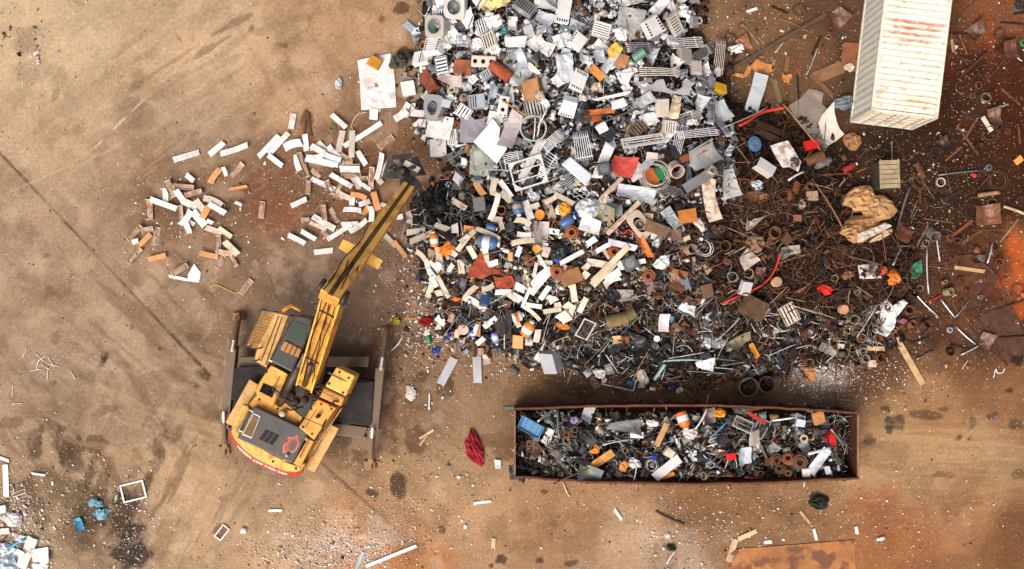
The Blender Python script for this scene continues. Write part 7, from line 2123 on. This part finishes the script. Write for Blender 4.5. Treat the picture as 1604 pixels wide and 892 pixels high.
FILL = dict(
    rod=(lambda r: k_rod(1, .016, r), 'rod', 'steel rod', (.5, 1.9), None),
    bar=(lambda r: k_plank(1, .05, r, mat='rusty', name='flat_bar', T=.012), 'bar', 'flat bar', (.4, 1.3), None),
    angle=(lambda r: k_angle(1, .07, r), 'angle iron', 'angle iron', (.5, 1.5), None),
    sheet=(lambda r: k_sheet(1, .75, r, curl=.22, crump=.1), 'sheet metal', 'bent sheet', (.4, 1.05), None),
    panel=(lambda r: k_sheet(1, .6, r, curl=.08, crump=.03, name='flat_sheet'), 'panel', 'flat sheet', (.3, .9), None),
    casing=(lambda r: k_casing(1, .75, r, slots=1), 'casing', 'slotted casing', (.4, .75), None),
    box=(lambda r: k_casing(1, .8, r, slots=0, name='crushed_box'), 'box', 'crushed box', (.2, .5), None),
    louver=(lambda r: k_louver(1, .8, r, n=6, T=.35, mat='metal'), 'slatted casing', 'slatted casing', (.4, .8), None),
    rack=(lambda r: k_rack(1, .32, r, n=6), 'tube rack', 'tube rack', (.8, 1.7), None),
    lump=(lambda r: k_lump(1, .75, r, sub=3, amp=.9, pts=r.choice((16, 24, 34)), mat=r.choice(('plastic', 'metal', 'paint'))), 'crumpled scrap', 'crumpled sheet', (.25, .85), None),
    chunk=(lambda r: k_cast(1, .8, r), 'casting', 'scrap casting', (.2, .5), None),
    ring=(lambda r: k_ring(.5, .3, r), 'pipe', 'pipe ring', (.22, .5), None),
    flange=(lambda r: k_flange(.5, .2, r, name='pipe_flange'), 'pipe', 'pipe flange', (.2, .42), None),
    coil=(lambda r: k_coil(.5, r, n=3, rad=.016), 'wire coil', 'wire coil', (.35, .8), None),
    bottle=(lambda r: k_bottle(1, .42, r), 'bottle', 'plastic bottle', (.22, .36), None),
    motor=(lambda r: k_motor(1, .7, r), 'motor', 'motor block', (.25, .45), None),
    strip=(lambda r: k_strip(1, .24, r, name='metal_strip'), 'strip', 'channel strip', (.5, .95), None),
    frame=(lambda r: k_frame(1, .7, r, bars=2, w=.05), 'frame', 'barred frame', (.4, .8), None),
)
ZW = dict(
    top=dict(sheet=30, panel=12, casing=5, box=6, louver=7, rack=10, lump=26, rod=14, ring=2, chunk=7, coil=4, frame=4, angle=5),
    mid=dict(sheet=18, panel=10, casing=5, box=7, louver=4, rack=18, lump=12, rod=16, angle=8, ring=4, chunk=8, coil=6, frame=5, flange=2),
    left=dict(strip=20, sheet=6, box=7, lump=9, rod=18, coil=9, bottle=5, motor=8, chunk=12, bar=8, ring=4, panel=4, frame=3),
    centre=dict(strip=6, sheet=8, box=6, lump=5, rod=24, coil=7, bottle=2, motor=6, chunk=14, bar=9, ring=5, flange=3, angle=9, panel=4),
    low=dict(rod=38, sheet=6, box=6, lump=4, coil=7, motor=7, chunk=14, bar=12, ring=2, flange=1, angle=9, panel=3, frame=2),
    iron=dict(rod=54, bar=14, angle=9, ring=2, flange=1, chunk=16, coil=4, box=1, sheet=3, lump=2),
    bin=dict(rod=30, sheet=8, box=7, lump=8, coil=7, bottle=3, motor=8, chunk=12, bar=9, ring=5, flange=3, angle=5, panel=5),
)
ZW['black'] = dict(chunk=18, coil=16, rod=30, motor=10, sheet=8, lump=7, box=5, angle=6, frame=3, bar=6)
ZC = dict(
    black=('black', 'charcoal', 'black', 'black', 'charcoal', 'dark', 'dark', 'slate'),
    top=('white', 'white', 'white', 'silver', 'silver', 'silver', 'grey', 'pale_blue', 'brown', 'paper', 'slate', 'paper', 'charcoal'),
    mid=('silver', 'silver', 'silver', 'white', 'white', 'grey', 'pale_blue', 'brown', 'dark', 'slate', 'cream', 'dark', 'charcoal', 'charcoal'),
    left=('black', 'charcoal', 'cream', 'slate', 'white', 'brown', 'charcoal', 'dark', 'orange', 'blue', 'khaki', 'grey'),
    centre=('dark', 'rust', 'brown', 'slate', 'grey', 'cream', 'charcoal', 'copper', 'silver', 'khaki', 'rust'),
    low=('dark', 'charcoal', 'dark', 'rust', 'brown', 'silver', 'rust', 'brown', 'olive', 'black', 'dark'),
    iron=('dark', 'rust', 'dark', 'brown', 'dark', 'rust', 'copper', 'dark', 'brown', 'charcoal'),
    bin=('black', 'charcoal', 'slate', 'dark', 'silver', 'brown', 'charcoal', 'white', 'grey', 'black', 'black', 'olive', 'cream', 'charcoal', 'dark'),
)
FORCE = dict(chunk=('dark', 'rust', 'brown', 'charcoal', 'dark'), ring=('rust', 'brown', 'dark', 'khaki', 'copper'), flange=('copper', 'rust', 'brown', 'dark'), bar=('rust', 'dark', 'brown', 'khaki', 'copper'),
             motor=('black', 'charcoal', 'dark'), strip=('cream', 'white', 'cream', 'stained'), bottle=('white', 'orange', 'blue', 'green', 'pale_blue', 'black'), rack=('silver', 'silver', 'white', 'grey'))
CN = dict(pale_blue='pale blue', dark='dark brown', rust='rusty', copper='copper brown', khaki='dull tan', stained='rust stained', paper='off white', slate='slate grey', olive='olive grey', sky='light blue')
COUNTS = {}
CAP = dict(rod=280, strip=60, sheet=170)


def fill(px, py, zn, size=1.0):
    w = ZW[zn]
    kind = R.choices(list(w), list(w.values()))[0]
    if COUNTS.get(kind, 0) >= CAP.get(kind, 130):
        return False
    fn, cat, noun, (lo, hi), _ = FILL[kind]
    L = R.uniform(lo, hi) * (1 if kind != 'rod' else R.uniform(.6, 1)) * (.85 if zn == 'bin' else size)
    cn = R.choice(ZC[zn] if kind not in FORCE else FORCE[kind])
    if kind == 'rod':
        cn = R.choice(('silver', 'khaki', 'rust', 'grey', 'cream', 'slate', 'dark') if zn in ('low', 'left', 'bin', 'mid', 'top', 'black') else ('rust', 'dark', 'brown', 'rust', 'dark', 'copper', 'khaki'))
    if kind == 'lump' and R.random() < .3:
        L *= .6
    if kind in ('lump', 'sheet', 'panel', 'box', 'louver') and zn in ('iron',):
        cn = R.choice(('rust', 'dark', 'brown', 'brown', 'copper'))
    rad = L * 42 * (.5 if kind not in ('rod', 'bar', 'angle', 'strip', 'rack') else .33)
    for (x, y, q) in OCC:
        if abs(x - px) < 40 and (x - px) ** 2 + (y - py) ** 2 < (max(q, 4) * .62 + rad * (.55 if kind != 'rod' else .25)) ** 2:
            return False
    pr = proto(kind, fn)
    if pr.get('proto') == 1:
        pr['proto'] = 2; o = pr
    else:
        o = copy_thing(pr)
    col = jit(PAL[cn], R, .2)
    mt = None
    o.color = col
    first = True
    for ch in o.children:
        if ch.name.split('.')[0] in ('vent_slot_row', 'dark_interior', 'bore', 'cap', 'paper_label', 'shaft_boss', 'ballast_box'):
            continue
        ch.color = jit(col, R, .1)
    sc = L
    thin = kind in ('rod', 'bar', 'angle', 'strip')
    o.scale = (sc, 1 * R.uniform(.8, 1.3) if thin else sc * R.uniform(.8, 1.15), (1 if thin else sc) * R.uniform(.85, 1.15))
    ang = R.uniform(0, 180)
    if zn in ('low', 'iron') and thin and R.random() < .4:
        ang = R.gauss(20, 25)
    lay(o, px, py, L * 40, 10 if thin else L * 30, ang, R.uniform(.04, .4) if kind not in ('rod',) else R.uniform(.2, .45), .36 if not thin else .16)
    if kind in ('ring', 'chunk', 'box', 'motor', 'casing', 'louver'):
        o.rotation_euler.rotate(Euler((R.gauss(0, .3), R.gauss(0, .3), 0)))
    where = 'in the skip' if zn == 'bin' else ''
    auto(o, CN.get(cn, cn), (noun + ' ' + where).strip(), cat, px, py, rad * .9, ang if thin or kind == 'rack' else None, f'loose {noun}{"es" if noun.endswith("x") else "s"} ' + (where or 'on the scrap heap'), L)
    COUNTS[kind] = COUNTS.get(kind, 0) + 1
    return True


made = 0
tries = 0
while made < 1200 and tries < 30000:
    tries += 1
    px, py = R.uniform(640, 1450), R.uniform(-6, 606)
    zn = zone(px, py)
    if zn and zn != 'bin':
        made += fill(px, py, zn)
NB = made
made = tries = 0
while made < 210 and tries < 12000:
    tries += 1
    px, py = R.uniform(814, 1312), R.uniform(650, 746)
    made += fill(px, py, 'bin')

# stray pieces fallen off the left and lower edges of the heap
n = tries = 0
while n < 45 and tries < 6000:
    tries += 1
    px, py = R.uniform(630, 1200), R.uniform(20, 620)
    d = look(DEP, px, py)
    if not -22 < d < 6 or in_bin(px, py) or (px > 1085 and py < 400) or (px < 670 and 225 < py < 320):
        continue
    if fill(px, py, 'top' if py < 220 else 'left' if px < 800 else 'low', .5):
        n += 1
        AUTO[-1]['o']['group'] = 'loose scrap fallen off the heap edge'

# sparse rods and pieces on the dark dirt to the right
n = tries = 0
while n < 95 and tries < 4000:
    tries += 1
    px, py = R.uniform(1140, 1600), R.uniform(8, 575)
    if look(DEP, px, py) > 2 or (1330 < px < 1500 and py < 215) or (px < 1290 and py > 180) or py < 10:
        continue
    before = len(AUTO)
    ZW_ = 'iron'
    if fill(px, py, 'iron'):
        n += 1
        AUTO[-1]['o']['group'] = 'loose scrap on the dark dirt at the right'

# rotating and gluing done: write every label that is still open
write_labels()
for o in [q for v in FK.values() for q in v]:
    if o['proto'] == 1:
        for ch in list(o.children):
            bpy.data.objects.remove(ch)
        bpy.data.objects.remove(o)
    else:
        del o['proto']


# ------------------------------------------------------------------ stuff: fine scrap, rusty wire tangle, crumbs on the ground
def frag_mesh(name, cen, dim, eul, col, label, cat):
    n = len(cen)
    a, b, c = eul.T
    ca, sa, cb, sb, cc, sc = np.cos(a), np.sin(a), np.cos(b), np.sin(b), np.cos(c), np.sin(c)
    Rm = np.stack([np.stack([cc * cb, cc * sb * sa - sc * ca, cc * sb * ca + sc * sa], -1), np.stack([sc * cb, sc * sb * sa + cc * ca, sc * sb * ca - cc * sa], -1), np.stack([-sb, cb * sa, cb * ca], -1)], 1)
    cube = np.array([[x, y, z] for z in (-.5, .5) for x, y in ((-.5, -.5), (.5, -.5), (.5, .5), (-.5, .5))])
    rg = np.random.default_rng(len(name))
    loc = cube[None] * dim[:, None, :] * rg.uniform(.75, 1.25, (n, 8, 3))
    v = np.einsum('nij,nkj->nki', Rm, loc) + cen[:, None, :]
    f0 = np.array([(3, 2, 1, 0), (4, 5, 6, 7), (0, 1, 5, 4), (1, 2, 6, 5), (2, 3, 7, 6), (3, 0, 4, 7)])
    f = (f0[None] + 8 * np.arange(n)[:, None, None]).reshape(-1, 4)
    o = np_mesh(name, v.reshape(-1, 3), f, np.repeat(col, 8, 0), 'scrap')
    return tag(o, label, cat, kind='stuff')


def fine_scrap():
    rg = np.random.default_rng(21)
    cen, dim, eul, col = [], [], [], []
    tries = 0
    while len(cen) < 27000 and tries < 160000:
        tries += 1
        if len(cen) < 2600:
            px, py = R.uniform(812, 1324), R.uniform(648, 748)
        else:
            px, py = R.uniform(630, 1460), R.uniform(-20, 612)
            if len(cen) > 21000:
                px, py = R.uniform(650, 1150), R.uniform(-10, 560)
            elif len(cen) > 15000:
                px, py = R.uniform(900, 1440), R.uniform(230, 600)
            d = look(DEP, px, py)
            if d < -14 or (d < 10 and R.random() < .6):
                continue
        zn = zone(px, py) or ('iron' if px > 1080 else 'left')
        h = hz(px, py)
        q = R.random()
        stick = q < (.6 if zn in ('iron', 'low') else .28)
        if stick:
            L = R.uniform(.12, .75); L *= 1.5 if zn == 'iron' else 1.2; d_ = (L, R.uniform(.01, .03), R.uniform(.01, .02))
        else:
            L = R.uniform(.05, .3); d_ = (L, L * R.uniform(.3, .9), R.uniform(.01, .06))
        cn = R.choice(ZC[zn])
        if stick and R.random() < .3 and zn != 'iron':
            cn = R.choice(('silver', 'cream', 'white', 'khaki'))
        c = np.array(jit(PAL[cn], R, .35)[:3])
        if stick and zn != 'iron' and cn in ('silver', 'cream', 'white', 'khaki'):
            c = c * 1.6
        if zn in ('top', 'mid') and R.random() < .7:
            c = np.array(jit(PAL[R.choice(('dark', 'brown', 'charcoal', 'slate', 'rust'))], R, .3)[:3]) * .6  # darkened fragments: shade of the gaps between larger pieces put into colour
        if zn in ('iron', 'low', 'centre'):
            c *= .55
        elif zn in ('left', 'bin', 'black'):
            c *= .6 if R.random() < .75 else 1
        up_ = len(cen) > 21000
        if up_:
            d_ = (d_[0] * .8, d_[1] * .7, d_[2])
            if zn in ('top', 'mid') and R.random() < .5:
                c = np.array(jit(PAL[R.choice(('silver', 'white', 'grey', 'pale_blue', 'brown'))], R, .3)[:3])
        p = P(px, py, h + (R.uniform(.1, .4) if up_ else R.uniform(.0, .16)))
        cen.append(p); dim.append(d_); eul.append((R.gauss(0, .35), R.gauss(0, .35), R.uniform(0, 6.28))); col.append(c)
    frag_mesh('fine_scrap', np.array(cen), np.array(dim), np.array(eul), np.array(col), 'dense litter of small scrap fragments filling the heap and skip', 'scrap')


def wire_tangle():
    m = MB(); cols = []
    r = random.Random(5)
    spots = [(1190, 320, 80, 45, 'iron', 700), (1250, 400, 120, 60, 'iron', 800), (1340, 480, 70, 50, 'iron', 160), (1120, 470, 120, 40, 'low', 240), (960, 520, 130, 30, 'low', 170), (720, 330, 60, 35, 'left', 130),
             (740, 480, 60, 30, 'left', 120), (1400, 300, 90, 90, 'iron', 90), (870, 700, 50, 36, 'bin', 150), (1000, 690, 120, 40, 'bin', 180), (1180, 690, 90, 40, 'bin', 120), (1300, 690, 34, 40, 'bin', 90), (790, 400, 90, 70, 'left', 90), (840, 530, 80, 25, 'low', 90), (1480, 420, 100, 110, 'iron', 60)]
    for sx, sy, rx, ry, zn, n in spots:
        for _ in range(n):
            px, py = r.gauss(sx, rx * .6), r.gauss(sy, ry * .6)
            if zn == 'bin' and not in_bin(px, py):
                continue
            h = hz(px, py)
            p = P(px, py, h + r.uniform(.06, .3) if h > .02 else .03)
            L = r.uniform(.25, .9); a = r.uniform(0, 6.28); k = r.uniform(-2.4, 2.4)
            pts = []
            for i in range(6):
                pts.append(p.copy()); p = p + Vector((math.cos(a), math.sin(a), r.uniform(-.18, .18) if h > .02 else 0)) * L / 5
                a += k / 5
            b = len(m.v)
            m.tube(pts, r.uniform(.008, .016), 3, cap=False)
            cn = r.choice(('rust', 'dark', 'brown', 'dark', 'copper', 'khaki') if zn == 'iron' else ('charcoal', 'slate', 'grey', 'dark', 'silver', 'khaki', 'black'))
            c = jit(PAL[cn], r, .3)[:3]
            cols += [c] * (len(m.v) - b)
    o = np_mesh('wire_tangle', np.array([tuple(v) for v in m.v]), np.array(m.f), np.array(cols), 'scrap')
    tag(o, 'tangle of thin bent wires matted over the rusty heap and skip', 'wire', kind='stuff')


def ground_crumbs():
    r = random.Random(9)
    cen, dim, eul, col = [], [], [], []
    def one(px, py, s, c, k=1):
        h = hz(px, py) if look(DEP, px, py) > 0 else 0
        d = (s * r.uniform(.6, 1.6), s * r.uniform(.3, 1), s * r.uniform(.15, .5))
        cen.append(P(px, py, h + d[2] * .45)); dim.append(d); eul.append((r.gauss(0, .2), r.gauss(0, .2), r.uniform(0, 6.28))); col.append(np.array(c[:3]) * k)
    def ok(px, py):
        return not (805 < px < 1346 and 636 < py < 760) and not (1340 < px < 1490 and py < 200) and look(DEP, px, py) < 12
    pale = (PAL['white'], PAL['paper'], PAL['cream'], PAL['stained'], PAL['tan'], PAL['paper'])
    # clusters: x y spread-x spread-y count size
    for x, y, sx, sy, n, s in ((1285, 592, 30, 18, 1700, .03), (1290, 580, 16, 10, 900, .032), (540, 850, 70, 28, 2300, .03), (545, 872, 40, 14, 1400, .032), (430, 870, 50, 22, 300, .05), (620, 800, 90, 50, 900, .028), (700, 770, 50, 40, 350, .04), (1070, 850, 55, 32, 800, .034),
                               (1180, 800, 130, 34, 900, .03), (960, 810, 60, 40, 350, .036), (1400, 800, 110, 40, 450, .03), (1380, 600, 60, 22, 420, .04), (205, 840, 24, 60, 1100, .026), (110, 810, 60, 50, 600, .035), (24, 830, 34, 44, 1300, .05), (665, 480, 22, 50, 600, .05), (690, 520, 40, 28, 500, .05), (640, 450, 30, 60, 350, .04),
                               (640, 610, 50, 60, 300, .04), (300, 340, 60, 40, 320, .035), (330, 290, 60, 26, 160, .03), (500, 270, 90, 60, 420, .035), (600, 360, 50, 40, 240, .035), (440, 300, 40, 40, 120, .035), (1220, 90, 60, 60, 420, .045), (1180, 40, 50, 30, 260, .04), (1510, 60, 34, 50, 260, .04), (1505, 150, 18, 60, 260, .04), (1450, 300, 80, 70, 700, .04), (1520, 330, 70, 80, 500, .045),
                               (1480, 450, 90, 60, 500, .04), (1540, 480, 60, 50, 260, .04), (1400, 530, 50, 30, 300, .045), (20, 50, 14, 30, 36, .06), (58, 70, 4, 28, 40, .07), (650, 250, 30, 30, 160, .035), (600, 180, 50, 40, 160, .03), (870, 600, 70, 14, 120, .03), (790, 570, 30, 14, 260, .04), (60, 700, 60, 60, 260, .03), (280, 440, 90, 60, 220, .025)):
        for _ in range(n):
            px, py = r.gauss(x, sx), r.gauss(y, sy)
            if -10 < px < 1614 and -10 < py < 902 and ok(px, py):
                dk = r.random() < (.1 if y > 560 else .3 if x < 1100 else .6)
                if px > 1380 and 180 < py < 560:
                    c = r.choice((PAL['rust'], PAL['dark'], PAL['copper'], PAL['brown'], PAL['cream'], PAL['khaki']))
                else:
                    c = r.choice((PAL['brown'], PAL['dark'], PAL['khaki'], PAL['slate'])) if dk else r.choice(pale)
                one(px, py, s * r.lognormvariate(-.35, .55), jit(c, r, .2))
    for _ in range(9000):
        px, py = r.uniform(-5, 1610), r.uniform(-5, 897)
        if ok(px, py):
            one(px, py, r.lognormvariate(-4.0, .5), jit(r.choice(pale + (PAL['brown'], PAL['khaki'], PAL['dark'])), r, .2))
    frag_mesh('ground_litter', np.array(cen), np.array(dim), np.array(eul), np.array(col), 'pale crumbs and chips littered over the dirt', 'litter')


fine_scrap()
wire_tangle()
ground_crumbs()
print('FILL', NB, made, n, COUNTS)
